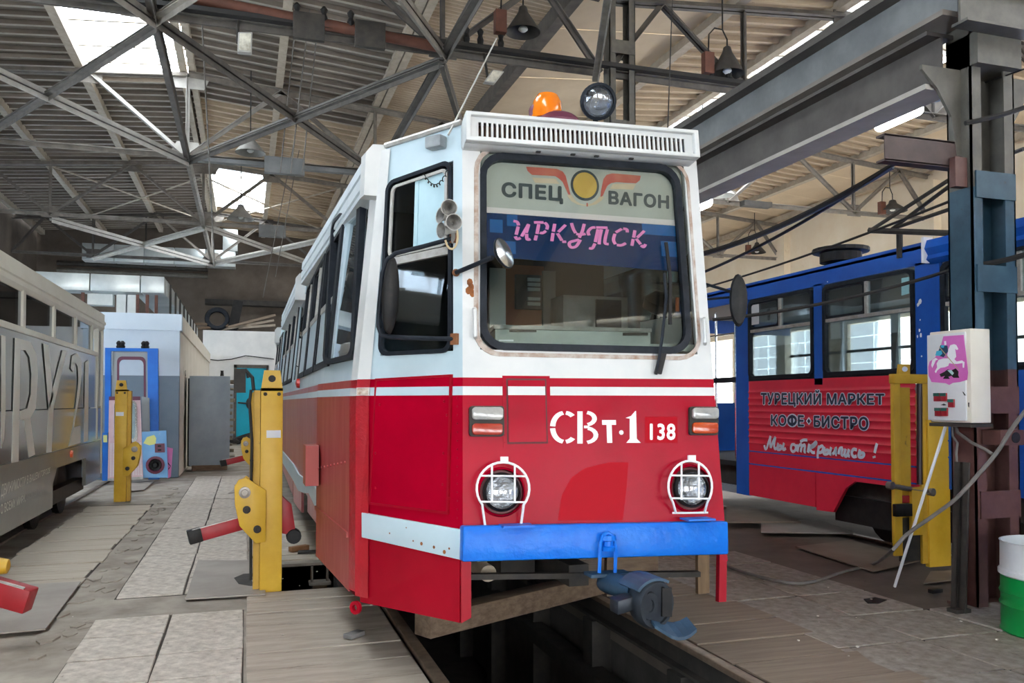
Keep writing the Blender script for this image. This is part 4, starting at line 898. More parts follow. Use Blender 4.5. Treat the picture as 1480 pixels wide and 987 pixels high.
mb = MB(); mb.plate(SS, [(13.95, 1.70), (15, 1.70), (15, 2.7), (13.95, 2.7)], -.015, -.01); mb.build('door_window', GLASS_DK, tram)
# lower white band with dips and the pink skirt
mb = MB(); pr = [(6.16, .86, .72), (7.0, .90, .76), (7.6, .83, .70), (8.4, .80, .64), (9.4, .83, .66), (12, .82, .66), (15, .82, .66), (19.2, .84, .7)]
for (ya, ta, ba), (yb, tb, bb) in zip(pr[:-1], pr[1:]): mb.plate(SS, [(ya, ba), (yb, bb), (yb, tb), (ya, ta)], 0, .014)
mb.build('side_band', WHITE_SKYLIT, tram)
mb = MB(); mb.plate(SS, [(6.16, .60), (7.4, .56), (7.4, .74), (6.16, .75)], -.03, -.005); mb.plate(SS, [(8.2, .45), (9.6, .40), (9.6, .7), (8.2, .68)], -.03, -.005); mb.plate(SS, [(9.7, .45), (19.2, .45), (19.2, .7), (9.7, .7)], -.03, -.005)
mb.build('skirt', RED_PINK, tram)
# gutters (door mechanism covers) on the roof edge
def gutter(y0, y1):
    pf = [(2.72, .03), (2.735, .085), (2.76, .09), (2.765, .07), (2.785, .07), (2.79, .09), (2.86, .095), (2.865, .075), (2.885, .075), (2.89, .095), (2.96, .095), (2.985, .07), (3.0, -.12), (2.7, -.02)]
    if y0 > 6: pf = [(z-.05, o) for z, o in pf]
    mb = MB(); n = len(pf); vs = [SS(y, z, o) for y in (y0, y1) for z, o in pf]
    mb.add(vs, [tuple(range(n)), tuple(range(2*n-1, n-1, -1))]+[(k, (k+1) % n, n+(k+1) % n, n+k) for k in range(n)])
    g = mb.build('door_cover', mat('cover_white', (.52, .57, .59), (.62, .68, .70), 3, .45), tram)
    mb = MB(); pf = [(2.70, .0), (2.70, .10), (2.95, .115), (3.0, .08), (3.005, -.12), (2.7, -.05)]; pf = [(z-.05, o) for z, o in pf] if y0 > 6 else pf; n = len(pf); vs = [SS(y, z, o) for y in (y0-.06, y0+.05) for z, o in pf]
    mb.add(vs, [tuple(range(n)), tuple(range(2*n-1, n-1, -1))]+[(k, (k+1) % n, n+(k+1) % n, n+k) for k in range(n)]); mb.build('end_cap', WHITE_F, g)
gutter(4.86, 8.9); gutter(9.6, 13.9); gutter(16.6, 19.2)
mb = MB(); mb.plate(SS, [(5.04, 2.45), (8.9, 2.45), (8.9, 2.64), (5.04, 2.64)], .0, .02); mb.build('cover_shadow_strip', BLACK, tram) if False else None
# roof
mb = MB(); prof = [(0, 2.96), (.12, 3.05), (.45, 3.12), (1.04, 3.15), (1.63, 3.12), (1.96, 3.05), (2.08, 2.96)]
n = len(prof); vs = [(.77+x, y, z) for y in (4.9, 19.3) for x, z in prof]
mb.add(vs, [tuple(range(n)), tuple(range(2*n-1, n-1, -1))]+[(k, (k+1) % n, n+(k+1) % n, n+k) for k in range(n)])
lt, rt = lin(L0, L1, ZT), lin(R0, R1, ZT); zv = ZT+.10
f0, f1 = V((lt.x, lt.y, zv)), V((rt.x, rt.y, zv))
mb.add([f0, f1, (2.85, 4.9, 2.99), (2.40, 4.9, 3.12), (1.81, 4.9, 3.15), (1.22, 4.9, 3.12), (.77, 4.9, 2.985)], [(0, 1, 4), (1, 2, 3), (1, 3, 4), (0, 4, 5), (0, 5, 6)])
mb.build('roof', WHITE_SKYLIT, tram)
mb = MB(); mb.tube([SG(0, 2.995, .01), SG(.5, (2.995+zv)/2+.005, .01), SG(1, zv+.01, .01)], .016, 6); mb.build('roof_edge', SILVER, tram)
mb = MB(); mb.box(.72, 2.9, 5, 19.2, .62, .68); mb.box(.7, 2.9, 19.27, 19.32, .6, 3.0); mb.build('floor_pan', DARKV, tram)
# visor with slots
VO = .14
vz0, vz1 = inv(SF, 684, 199, off=VO)[1], inv(SF, 684, 163, off=VO)[1]
va = inv(SF, 676.5, 181, off=VO)[0]; vb = inv(SF, 1009, 213, off=VO)[0]
mb = MB()
sl0, sl1 = inv(SF, 690, 185, off=VO-.03)[0], inv(SF, 991, 213, off=VO-.03)[0]
zs0, zs1 = vz0+.024, vz1-.036
NS = 44; pitch = (sl1-sl0)/NS
mb.plate(SF, [(va, zs1), (vb, zs1), (vb, vz1), (va, vz1)], VO-.045, VO-.03); mb.plate(SF, [(va, vz0), (vb, vz0), (vb, zs0), (va, zs0)], VO-.045, VO-.03)
mb.plate(SF, [(va, zs0), (sl0, zs0), (sl0, zs1), (va, zs1)], VO-.045, VO-.03); mb.plate(SF, [(sl1, zs0), (vb, zs0), (vb, zs1), (sl1, zs1)], VO-.045, VO-.03)
vis = mb.build('visor', WHITE_F, tram)
for i in range(NS+1):
    a = sl0+pitch*(i-.2); MB().plate(SF, [(a, zs0), (a+pitch*.40, zs0), (a+pitch*.40, zs1), (a, zs1)], VO-.044, VO-.03).build('slat', WHITE_F, vis)
mb = MB(); mb.plate(SF, [(sl0, zs0), (sl1, zs0), (sl1, zs1), (sl0, zs1)], VO-.075, VO-.07); mb.build('visor_backing', mat('visor_rusty', (.02, .018, .018), (.13, .06, .03), 9, .8, stretch=(12, 12, 3)), vis)
mb = MB()
mb.loops(SF, [(va-.008, vz0-.012), (vb+.008, vz0-.012), (vb+.008, vz1+.012), (va-.008, vz1+.012)], [(va+.012, vz0+.01), (vb-.012, vz0+.01), (vb-.012, vz1-.008), (va+.012, vz1-.008)], VO-.05, VO, 0)
mb.hexa([SF(va-.008, vz0-.012, VO-.05), SF(vb+.008, vz0-.012, VO-.05), SF(vb+.004, vz0-.016, -.0), SF(va-.004, vz0-.016, -.0), SF(va-.008, vz0+.0, VO-.05), SF(vb+.008, vz0+.0, VO-.05), SF(vb+.004, vz0+.0, 0), SF(va-.004, vz0+.0, 0)])
mb.hexa([SF(va-.008, vz1, VO-.05), SF(vb+.008, vz1, VO-.05), SF(vb+.004, vz1, -.06), SF(va-.004, vz1, -.06), SF(va-.008, vz1+.012, VO-.05), SF(vb+.008, vz1+.012, VO-.05), SF(vb+.004, vz1+.012, -.06), SF(va-.004, vz1+.012, -.06)])
for s_, e_ in ((va, -.008), (vb, .008)):
    mb.hexa([SF(s_, vz0-.01, 0), SF(s_+e_, vz0-.01, 0), SF(s_+e_, vz0, VO-.04), SF(s_, vz0, VO-.04), SF(s_, vz1, -.03), SF(s_+e_, vz1, -.03), SF(s_+e_, vz1, VO-.04), SF(s_, vz1, VO-.04)])
mb.build('visor_frame', WHITE_F, vis, bevel=.006)
mb = MB()
for px, py in ((777, 211), (827, 216), (861, 220), (911, 225)):
    c = SF(inv(SF, px, py, off=.05)[0], vz0-.018, .06); mb.obox(c, FU*.012, V((0, .008, 0)), V((0, 0, .004)))
mb.build('drain_hole', BLACK, vis, kind='stuff')
# front edge trims, beacon, searchlight, mirrors, horns, wipers, handles
def lampmount(px, py, y): return onY(px, py, y)
bc = onY(804, 171, 4.42)
b_ = MB().lathe(bc+V((0, 0, -.09)), (0, 0, 1), [(.15, -.02), (.15, .05), (.12, .085), (.10, .10)], 22).build('beacon', MAROON, tram, smooth=True)
MB().lathe(bc+V((-.06, 0, .0)), (.06, 0, 1), [(.085, -.02), (.088, .02), (.082, .085), (.06, .125), (.02, .14), (0.004, .141)], 20).build('beacon_dome', AMBER, b_, 'amber dome', smooth=True)
MB().lathe(bc+V((-.10, .02, .03)), (-1, -.4, .1), [(.05, 0), (.052, .03), (.03, .05), (.004, .052)], 14).build('beacon_cap', MAROON, b_, smooth=True)
sc_ = onY(864, 147, 4.35); ax_ = (EYE+V((.9, 0, .3))-sc_).normalized()
s_ = MB().lathe(sc_, ax_, [(.02, -.13), (.06, -.12), (.085, -.06), (.098, -.01), (.104, .0), (.104, .025), (.088, .032), (.088, .01)], 26, cap=False).build('searchlight', RUBBER, tram, smooth=True)
MB().lathe(sc_, ax_, [(.086, .012), (.075, .026), (.04, .034), (.004, .036)], 24).build('lens', LENS, s_, smooth=True)
MB().lathe(sc_, ax_, [(.004, -.06), (.04, -.045), (.087, .005)], 24, cap=False).build('reflector', CHROME_D, s_, smooth=True)
MB().tube([sc_+V((0, .03, -.09)), sc_+V((0, .06, -.16)), V((sc_.x, sc_.y+.06, 3.02))], .016, 8).build('searchlight_bracket', RUBBER, s_)
mb = MB(); mb.obox(pt(SG, 630, 206, .03), GN.cross(V((0, 0, 1)))*.055, V((0, 0, .035)), GN*.035); mb.build('indicator_lamp', mat('smoky_plastic', (.20, .22, .23), (.3, .32, .33), 9, .3), tram, bevel=.012)
mb = MB(); mb.tube([pt(SG, 648, 195, .05), pt(SG, 648, 195, .05)+(onY(718, 55, 4.6)-pt(SG, 648, 195, .05))], [.006, .004], 6); mb.build('aerial_rod', SILVER, tram)
mb = MB(); P0 = pt(SG, 612, 253, .02); P1 = pt(SG, 652, 236, .03)
mb.tube([P0+(P1-P0)*t+V((0, 0, -.09*math.sin(math.pi*t)+.008*math.sin(60*t)))+GN*(.01*math.cos(60*t)) for t in [i/60 for i in range(61)]], .003, 5); mb.build('spiral_cord', BLACK, tram)
# left mirror on a long bent tube
mb = MB()
P = [pt(SG, 656, 344, .01), pt(SG, 612, 356, .10), pt(SG, 572, 366, .22), pt(SG, 560, 375, .25), pt(SG, 553, 395, .26), pt(SG, 549, 440, .26), pt(SG, 547, 472, .26), pt(SG, 551, 484, .25), pt(SG, 562, 487, .22), pt(SG, 612, 489, .10), pt(SG, 657, 490, .01)]
mb.tube(P, .0125, 8); mr = mb.build('side_mirror', RUBBER, tram, smooth=True)
c = pt(SG, 566, 428, .24); e1 = (pt(SG, 574.5, 428, .24)-c); e2 = V((0, 0, 1))
MB().lathe(c, GN, [(.05, -.035), (.8, -.02), (1, .0), (.92, .03), (.5, .055), (.05, .06)], 24, ref=e1, sx=e1.length*1.05, sy=.205, mi=0).build('mirror_shell', BLACK, mr, smooth=True)
for px, py in ((656, 343), (657, 490)):
    mb = MB(); mb.obox(pt(SG, px, py, .012), GN.cross(e2)*.02, e2*.03, GN*.012); mb.build('bracket', mat('rust_bracket', RUST, (.25, .1, .04), 9, .8), mr)
# horns
hr = MB(); 
hr.tube([pt(SG, 655, 350, .01), pt(SG, 655, 335, .06), pt(SG, 654, 318, .08)], .012, 6); hr = hr.build('horn_cluster', SILVER, tram)
for px, py, d, sc in ((649, 300, (-.15, -1, 0), 1), (656, 321, (-.05, -1, -.05), 1), (637, 311, (-1, -.35, .1), .9), (638, 333, (-1, -.35, -.1), .9)):
    o = pt(SG, px, py, .13); MB().lathe(o, d, [(.012, -.10*sc), (.016, -.06*sc), (.026, -.02*sc), (.042, .0), (.045, .004), (.041, .003)], 16, cap=False).build('horn', SILVER, hr, smooth=True); MB().lathe(o, d, [(.042, .003), (.034, -.004), (.020, -.02), (.004, -.04)], 16, cap=False).build('horn_mouth', mat('horn_dark', (.06, .055, .05), (.22, .21, .19), 20, .5), hr, smooth=True)
mb = MB(); o = pt(SG, 657, 338, .05); mb.tube([o+V((.035*math.cos(t), -.01, .07*math.sin(t)))+V((-.02, 0, -.015)) for t in [math.radians(100-26*i) for i in range(11)]], .006, 6); mb.build('horn_hose', mat('hose_cream', (.62, .50, .30), None, 1, .5), hr, smooth=True)
# round mirror on the left front corner
o = pt(SF, 728, 366, .22); mb = MB(); mb.tube([pt(SF, 659, 394, .01), pt(SF, 712, 372, .20)], .013, 8); rm = mb.build('front_mirror', RUBBER, tram, smooth=True)
axm = V((.62, -.72, .30)).normalized()
MB().lathe(o, axm, [(.004, -.03), (.06, -.022), (.083, -.004), (.085, .004), (.08, .006)], 26).build('mirror_shell', RUBBER, rm, smooth=True)
MB().lathe(o, axm, [(.079, .0065), (.05, .014), (.004, .018)], 26).build('mirror_glass', CHROME, rm, smooth=True)
mb = MB(); mb.lathe(pt(SF, 659, 394, .0), FN, [(.022, 0), (.016, .014)], 10); mb.build('bracket', mat('rust_bracket', RUST), rm)
# right mirror carried on two arms
mb = MB(); A = pt(SF, 1022, 405, .0)+V((.02, .1, 0)); tipm = A+V((.30, -.02, -.02))
c = onY(1067, 434, 4.2)
mb.tube([A, c+V((.03, .03, .04))], .009, 6); mb.tube([A+V((0, 0, -.10)), c+V((.05, .03, .03))], .008, 6); m2 = mb.build('side_mirror', RUBBER, tram)
MB().lathe(c, (-.3, -1, 0), [(.05, -.03), (.9, -.02), (1, .0), (.9, .025), (.4, .04), (.05, .045)], 20, ref=(1, 0, 0), sx=.052, sy=.155).build('mirror_shell', BLACK, m2, smooth=True)
# wipers
wp_ = MB().tube([pt(SF, 948, 541, .02), pt(SF, 951, 528, .04), pt(SF, 957, 488, .06), pt(SF, 963, 430, .045), pt(SF, 960, 395, .03)], .009, 6).build('wiper', RUBBER, tram)
MB().ribbon(SF, [inv(SF, 966, 470), inv(SF, 966, 400), inv(SF, 960, 352)], .012, .018, .030).build('wiper_blade', BLACK, wp_)
MB().ribbon(SF, [inv(SF, 948, 541), inv(SF, 955, 512)], .028, .02, .035).build('wiper_boot', BLACK, wp_)
for x, y0, y1 in ((1018, 460, 497), (686, 446, 488)):
    MB().tube([pt(SF, x, y0, .0), pt(SF, x, y0+2, .045), pt(SF, x+1, y1-2, .045), pt(SF, x+1, y1, .0)], .011, 6).build('grab_handle', WHITE_F, tram, smooth=True)
mb = MB(); mb.lathe(pt(SS, 433, 554, .01, a=9, b=1.6), (-1, 0, 0), [(.05, 0), (.045, .03), (.01, .04)], 10); mb.build('side_marker', mat('marker_red', (.6, .02, .01), None, 1, .3), tram)
mb = MB()
for p in ((683, 415), (681, 408), (679, 420), (685, 424)): mb.plate(SF, circle(*inv(SF, p[0]-2, p[1]), .012, 7, .022), .0005, .0015)
mb.build('rust_spots', mat('rust_spot', (.35, .12, .03), RUST, 20, .9), fr, kind='stuff')
# coupler, strap and understructure
mb = MB(); cs = [pt(SF, x, y, .12) for x, y in ((866, 828), (868, 785), (872, 773), (879, 770), (887, 775), (890, 790), (889, 828))]; mb.tube(cs, .010, 6); st = mb.build('coupler_strap', BLUE_BUMP, tram, smooth=True)
mb = MB(); mb.lathe(pt(SF, 879, 787, .10), (0, 0, 1), [(.04, -.03), (.045, -.01), (.03, -.005), (.03, .02), (.045, .025), (.04, .05)], 12); mb.build('strap_roller', BLUE_BUMP, st)
mb = MB(); mb.obox(pt(SF, 878, 829, .10), FU*.11, V((0, .05, 0)), V((0, 0, .008))); mb.build('strap_plate', COUP, st)
a = pt(SF, 846, 826, -.05); b = pt(SF, 880, 843, .12); c = pt(SF, 921, 853, .34)
cpl = MB().tube([b-(c-b)*.2, b, b+(c-b)*.6, c], [.045, .055, .058, .060], 14).build('coupler', COUP, tram, smooth=True)
hd = (c-b).normalized(); hc = c+hd*.04
hx = V((.80, -.60, 0)); face = V((.18, -.98, -.05)).normalized()
MB().lathe(hc+V((.03, -.02, -.05)), face, [(.02, -.10), (.075, -.09), (.104, -.03), (.11, .03), (.10, .06), (.085, .06), (.085, .045), (.02, .045)], 24, cap=False, ref=(1, 0, 0), sx=1.0, sy=1.12).build('coupler_head', COUPD, cpl, smooth=True)
hcc = hc+V((.03, -.02, -.05))+face*.05
mb = MB(); mb.lathe(hcc+V((-.04, 0, 0)), face, [(.05, -.04), (.055, .0), (.05, .012), (.025, .012), (.02, -.02)], 18, cap=False, sy=1.3); mb.build('coupler_pocket', COUPD, cpl, smooth=True)
mb = MB(); mb.obox(hcc+V((.055, .0, .01)), V((.022, -.008, 0)), V((0, 0, .07)), face*.006); mb.build('coupler_slot', BLACK, cpl)
def lipS(u, v, off=0.0): return hcc+V((.04, .02, -.10))+V((.19*u, -.08*u, -.03*math.sin(u*3)))+V((0, -.14, -.05))*v+V((0, 0, 1))*off+V((0, 0, .10*u*u))
mb = MB()
for i in range(6):
    u0, u1 = i/6-.35, (i+1)/6-.35; mb.plate(lipS, [(u0, -.2), (u1, -.2), (u1, .75-.4*abs(u1)), (u0, .75-.4*abs(u0))], -.008, .008)
mb.build('coupler_lip', COUP, cpl, smooth=True)
mb = MB()
for i in range(7):
    t0, t1 = math.radians(60+i*12), math.radians(72+i*12)
    for tt in ((t0, t1),):
        p = lambda t, r, f: hcc-face*.05+V((math.cos(t), .0, math.sin(t)))*r+face*f
        mb.hexa([p(t0, .118, -.10), p(t1, .118, -.10), p(t1, .132, -.10), p(t0, .132, -.10), p(t0, .118, .06), p(t1, .118, .06), p(t1, .132, .06), p(t0, .132, .06)])
mb.build('coupler_hood', COUP, cpl)
mb = MB(); mb.obox(hcc+V((-.14, .08, .0)), V((.05, 0, .01)), V((0, .05, 0)), V((0, 0, .035))); mb.build('coupler_horn', COUPD, cpl, bevel=.01)
# underframe
mb = MB()
mb.box(1.2, 1.35, 5.1, 19, .50, .64); mb.box(2.3, 2.45, 5.1, 19, .50, .64); mb.box(.95, 2.7, 5.2, 5.35, .45, .64); mb.box(.95, 2.7, 8.9, 14.5, .35, .6)
mb.bar(pt(SF, 672, 833, -.3), pt(SF, 1010, 829, -.3), .05, .03)
mb.box(1.5, 1.72, 4.9, 5.2, .42, .64); mb.bar((1.81, 4.4, .52), (1.81, 7, .52), .12, .12)
mb.build('underframe', SOOT, tram)
for yc in (7.9, 15.9):
    for dy in (-.93, .93):
        mb = MB()
        for x in (XL-.04, XR+.04):
            mb.lathe((x-.05 if x < 1.5 else x+.05, yc+dy, .345), (1 if x < 1.5 else -1, 0, 0), [(.10, -.03), (.33, -.03), (.35, .02), (.35, .10), (.38, .11), (.38, .14), (.1, .15)], 26)
        mb.lathe((1.0, yc+dy, .345), (1, 0, 0), [(.06, 0), (.06, 1.62)], 10); mb.build('wheelset', SOOT, tram, smooth=True)
    mb = MB(); mb.box(.86, .98, yc-1.4, yc+1.4, .30, .50); mb.box(2.64, 2.76, yc-1.4, yc+1.4, .30, .50); mb.build('bogie_frame', SOOT, tram)
# cab interior
dq = lambda a, b, o=0: quad(SF, (706, 476), (1000, 486), (1003, 512), (700, 506))(a, b, o)
mb = MB(); mb.hexa([SF(.03, 1.80, -.05), SF(.97, 1.80, -.05), SF(.97, 1.80, -.42), SF(.03, 1.80, -.42), SF(.03, 1.84, -.05), SF(.97, 1.84, -.05), SF(.97, 1.84, -.42), SF(.03, 1.84, -.42)]); ds = mb.build('dashboard', GREEN_G, tram)
qd = lambda x0, y0, x1, y1, off: quad(lambda a, b, o=0: SF(a, b, o+off), (x0, y0), (x1, y0+(x1-x0)*.025), (x1, y1+(x1-x0)*.02), (x0, y1))
MB().plate(qd(716, 474, 940, 506, -.20), RECT, -.2, 0).build('dash_face', GREEN_G, ds); MB().plate(qd(714, 469, 942, 475, -.18), RECT, -.24, 0).build('dash_lid', mat('dash_lid', (.10, .105, .09), (.2, .21, .19), 9, .6), ds)
q = lambda x0, y0, x1, y1, off: quad(lambda a, b, o=0: SF(a, b, o+off), (x0, y0), (x1, y0), (x1, y1), (x0, y1))
mb = MB(); 
for x0, y0, x1, y1 in ((736, 476.5, 775, 480), (900, 481, 936, 485)): mb.plate(q(x0, y0, x1, y1, -.195), RECT, 0, .006)
mb.build('dash_slot', BLACK, ds)
MB().plate(q(721, 491, 742, 501, -.12), RECT, 0, .004).build('dash_plate', STICK, ds)
mb = MB(); mb.box(.80, 2.82, 6.3, 6.34, .7, 3.0); mb.build('cab_partition', DARKV, tram)
def inner(nm, x0, y0, x1, y1, Y, mt, th=.03, lab=None):
    a, b = onY(x0, y1, Y), onY(x1, y0, Y); MB().box(a.x, b.x, Y, Y+th, a.z, b.z).build(nm, mt, tram, lab)
inner('cab_board', 728, 385, 786, 478, 6.2, BROWN, .03, 'brown board on the cab partition')
inner('cab_post', 708, 388, 731, 482, 6.1, mat('cab_pale', (.40, .44, .40), None, 1, .6)); inner('cab_post', 785, 392, 803, 478, 6.1, mat('cab_grey', (.15, .17, .17), None, 1, .6))
inner('cab_grille', 746, 398, 783, 446, 6.12, mat('cab_dark', (.05, .045, .04), None, 1, .6), .04)
for k in range(6): inner('cab_grille_bar', 763, 402+7*k, 781, 406+7*k, 6.08, mat('cab_pale2', (.35, .42, .42), None, 1, .5), .02) if k != 3 else None
inner('cab_cabinet', 814, 430, 907, 480, 5.6, mat('cab_cabinet', (.17, .17, .155), (.25, .25, .23), 9, .5), .25, 'grey metal cabinet inside the cab'); inner('cab_cabinet_door', 862, 434, 898, 478, 5.58, BLACK, .02)
inner('cab_post', 930, 388, 940, 480, 6.1, mat('cab_pale', (.40, .44, .40))); 
MB().tube([onY(846, 379, 4.9), onY(960, 383, 4.85)], .008, 6).build('sun_blind_bar', mat('blind_bar', (.42, .38, .35), None, 1, .5), tram)
mb = MB(); mb.lathe(onY(950, 450, 4.75), (.2, -.5, 1), [(.02, -.3), (.03, -.02), (.10, 0), (.11, .06), (.06, .12), (.01, .13)], 14); mb.build('cab_fan', BLACK, tram, smooth=True)
mb = MB(); mb.box(1.5, 2.0, 5.5, 5.6, .7, 1.75); mb.build('cab_seat', ANTH, tram)
mb = MB(); a = onY(990, 472, 4.6); mb.box(a.x-.16, a.x+.02, 4.6, 4.9, 1.4, a.z+.05); mb.build('cab_side_box', GREYP, tram)
MB().tube([onY(979, 430, 4.55), onY(979, 450, 4.55)], .012, 6).build('cab_tag', mat('tag_orange', (.7, .15, .03), None, 1, .5), tram)
MB().lathe(onY(972, 395, 4.7), (0, 0, 1), [(.03, -.06), (.035, 0), (.02, .05), (.005, .055)], 12).build('cab_lamp', mat('cab_bluegreen', (.25, .45, .45), None, 1, .3), tram, smooth=True)

# ================================================================== RIGHT TRAM (blue)
rt = thing('tram', (7.3, 4.5, 0), 'blue tram with a red advert panel on the right track', 'tram')
RX = 6.05
def SR(y, z, off=0.0): return V((RX-off, y, z))
def rq(tl, tr, br, bl): return quad(SR, tl, tr, br, bl, guess=(7, 1.8))
YE = 11.6; YS = -3.2
def rbox(y0, y1, z0, z1, mt, nm, d0=-.04, d1=0.0, bev=0, lab=None, par=None):
    return MB().plate(SR, [(y0, z0), (y1, z0), (y1, z1), (y0, z1)], d0, d1).build(nm, mt, par or rt, lab, bevel=bev)
rbox(YS, YE, 2.80, 2.98, BLUE_T, 'cant_rail')
for y0, y1 in ((9.08, 9.36), (7.66, 7.80), (6.03, 6.32), (4.2, 4.4), (2.6, 2.8), (1.0, 1.2), (-.6, -.4), (-2.2, -2.0), (11.45, 11.6)): rbox(y0, y1, .33 if y0 > 9 else 1.70, 2.82, BLUE_T, 'window_pillar')
# corrugated red panel with ribs
mb = MB(); y0, y1 = 6.33, 9.07
vs = []; N = 44; z0, z1 = .90, 1.77
for i in range(N+1):
    t = i/N; z = z0+(z1-z0)*t; o = 0.012*max(0, math.sin(t*11*2*math.pi)) if .04 < t < .90 else 0
    vs += [SR(y0, z, o), SR(y1, z, o)]
mb.add(vs, [(2*i, 2*i+1, 2*i+3, 2*i+2) for i in range(N)]); ad = mb.build('advert_panel', RED_T, rt, 'ribbed red advert panel', smooth=True)
rbox(YS, YE, 1.765, 1.835, RUBBER, 'window_sill', d0=-.05, d1=-.004); rbox(6.33, 9.07, .74, .885, RED_T, 'lower_panel', d1=.004); rbox(6.33, 9.07, .885, .90, BLUE_T, 'panel_seam', d1=.006); rbox(6.33, 9.07, .725, .742, BLUE_T, 'panel_seam', d1=.006)
rbox(7.80, 9.07, .34, .725, RED_T, 'skirt_panel', d1=.004)
MB().plate(SR, [(7.78, .31), (7.5, .32), (7.40, .46), (7.30, .60), (7.16, .68), (6.0, .68), (6.0, .725), (7.78, .725)], -.03, .004).build('skirt_panel', RED_T, rt)
for y0, y1 in ((4.4, 6.3), (2.8, 4.38), (1.2, 2.78), (-3.2, 1.18)): rbox(y0, y1, .35 if y0 < 4 else .72, 1.77, BLUE_T, 'side_panel', bev=.005)
for z in (1.0, 1.15, 1.3, 1.45, 1.6): rbox(-3.2, 6.3, z, z+.015, BLUE_T, 'panel_rib', d1=.008)
def rwin(y0, y1, zs=2.38, sticker=None):
    g_ = MB().plate(SR, [(y0, 1.80), (y1, 1.80), (y1, 2.80), (y0, 2.80)], -.03, -.025).build('side_window', GLASS_D, rt)
    Q = lambda a, b, o=0: SR(y1+(y0-y1)*a, 1.79+1.01*b, o)
    gasket(Q, .04, .04, .96, .95, .035, g_, d0=-.035, d1=.012, rx=.06, ry=.07, wu=.03, n=5)
    mb = MB(); mb.plate(SR, [(y0+.03, zs), (y1-.03, zs), (y1-.03, zs+.035), (y0+.03, zs+.035)], -.04, 0); ym = (y0+y1)/2; mb.plate(SR, [(ym-.018, zs), (ym+.018, zs), (ym+.018, 2.77), (ym-.018, 2.77)], -.04, -.005); mb.build('sash', SILVER, g_)
    MB().loops(lambda a, b, o=0: SR(ym+(y0-ym)*(1-a) if False else ym+(y1-ym)*a, zs+.035+(2.76-zs-.035)*b, o), rrect(.02, .02, .96, .97, .08, .1, 4), rrect(.07, .08, .91, .91, .06, .08, 4), -.03, -.008).build('vent_gasket', RUBBER, g_)
    return g_
g1 = rwin(7.80, 9.08); g2 = rwin(6.32, 7.66); rwin(4.4, 6.03); rwin(2.8, 4.2); rwin(1.2, 2.6); rwin(-.4, 1.0)
MB().plate(rq((1301, 402), (1311.5, 400), (1311.5, 424), (1301, 427)), RECT, -.02, -.015).build('window_sticker', mat('sticker_cyan', (.35, .68, .72), None, 1, .5), g2)
MB().plate(rq((1083, 437), (1095, 436), (1095, 468), (1083, 470)), RECT, -.02, -.015).build('window_sticker', STICK, g1)
# door cover, roof, far side, floor, ends
mb = MB(); pf = [(2.78, .02), (2.82, .08), (2.86, .06), (2.92, .10), (3.0, .07), (3.03, -.1)]; n = len(pf)
mb.add([SR(y, z, o) for y in (2.4, 6.12) for z, o in pf], [tuple(range(n)), tuple(range(2*n-1, n-1, -1))]+[(k, (k+1) % n, n+(k+1) % n, n+k) for k in range(n)]); mb.build('door_cover', BLUE_T, rt)
mb = MB(); mb.plate(SR, [(6.10, 2.79), (6.13, 2.79), (6.13, 3.03), (6.10, 3.03)], 0, .105); mb.build('cover_seal', LET_WH, rt)
mb = MB(); prof = [(0, 2.96), (.15, 3.03), (.5, 3.08), (1.25, 3.11), (2.0, 3.08), (2.35, 3.03), (2.5, 2.96)]; n = len(prof)
mb.add([(RX+x, y, z) for y in (YS, YE) for x, z in prof], [tuple(range(n)), tuple(range(2*n-1, n-1, -1))]+[(k, (k+1) % n, n+(k+1) % n, n+k) for k in range(n)]); mb.build('roof', BLUE_T, rt)
mb = MB(); mb.box(RX, RX+.03, YS, YE, 2.95, 3.01); mb.build('roof_gutter', BLUE_T, rt)
mb = MB(); mb.box(RX+2.46, RX+2.5, YS, YE, .35, 1.75); mb.box(RX+2.46, RX+2.5, YS, YE, 2.72, 2.98)
for y in [YS+1.55*i for i in range(10)]: mb.box(RX+2.46, RX+2.5, y, y+.14, 1.75, 2.72)
mb.box(RX+2.465, RX+2.49, YS, YE, 2.24, 2.28)
mb.build('far_side', GREYP, rt); mb = MB(); mb.box(RX+.04, RX+2.46, YS, YE, .68, .74); mb.build('tram_floor', DARKV, rt)
mb = MB(); mb.box(RX+.05, RX+2.45, YE-.04, YE, .35, 1.5); mb.box(RX+.05, RX+2.45, YE-.04, YE, 2.6, 2.98); mb.build('end_panel', BLUE_T, rt)
mb = MB(); mb.box(RX+.06, RX+2.44, YS, YE-.1, 2.80, 2.84); mb.build('lining', mat('tram_ceiling', (.55, .55, .50), None, 1, .6), rt)
for y in (8.6, 7.5, 6.7, 5.8, 10.2):
    mb = MB(); mb.box(RX+1.8, RX+2.2, y, y+.06, 1.15, 1.62); mb.box(RX+1.8, RX+2.2, y-.36, y+.06, 1.1, 1.16); mb.box(RX+1.98, RX+2.02, y-.2, y, .74, 1.1); mb.build('seat', mat('seat_orange', (.38, .15, .04), None, 1, .5) if y in (8.6, 10.2) else ANTH, rt)
for x, y in ((RX+.35, 10.4), (RX+.25, 9.75), (RX+1.2, 8.8), (RX+1.2, 7.2)): MB().tube([(x, y, .74), (x, y, 2.8)], .017, 8).build('grab_pole', CHROME, rt)
MB().tube([(RX+.3, YE-.3, 2.45), (RX+.3, 0, 2.45)], .014, 6).build('hand_rail', CHROME, rt)
mb = MB(); mb.box(RX+.02, RX+.10, 9.36, 11.45, .33, .42); mb.box(RX+.25, RX+.6, 9.4, 11.45, .38, .52); mb.build('door_step', GREYM, rt)
mb = MB(); mb.box(RX+.15, RX+2.3, -2, 11, .40, .68); mb.build('underframe', SOOT, rt)
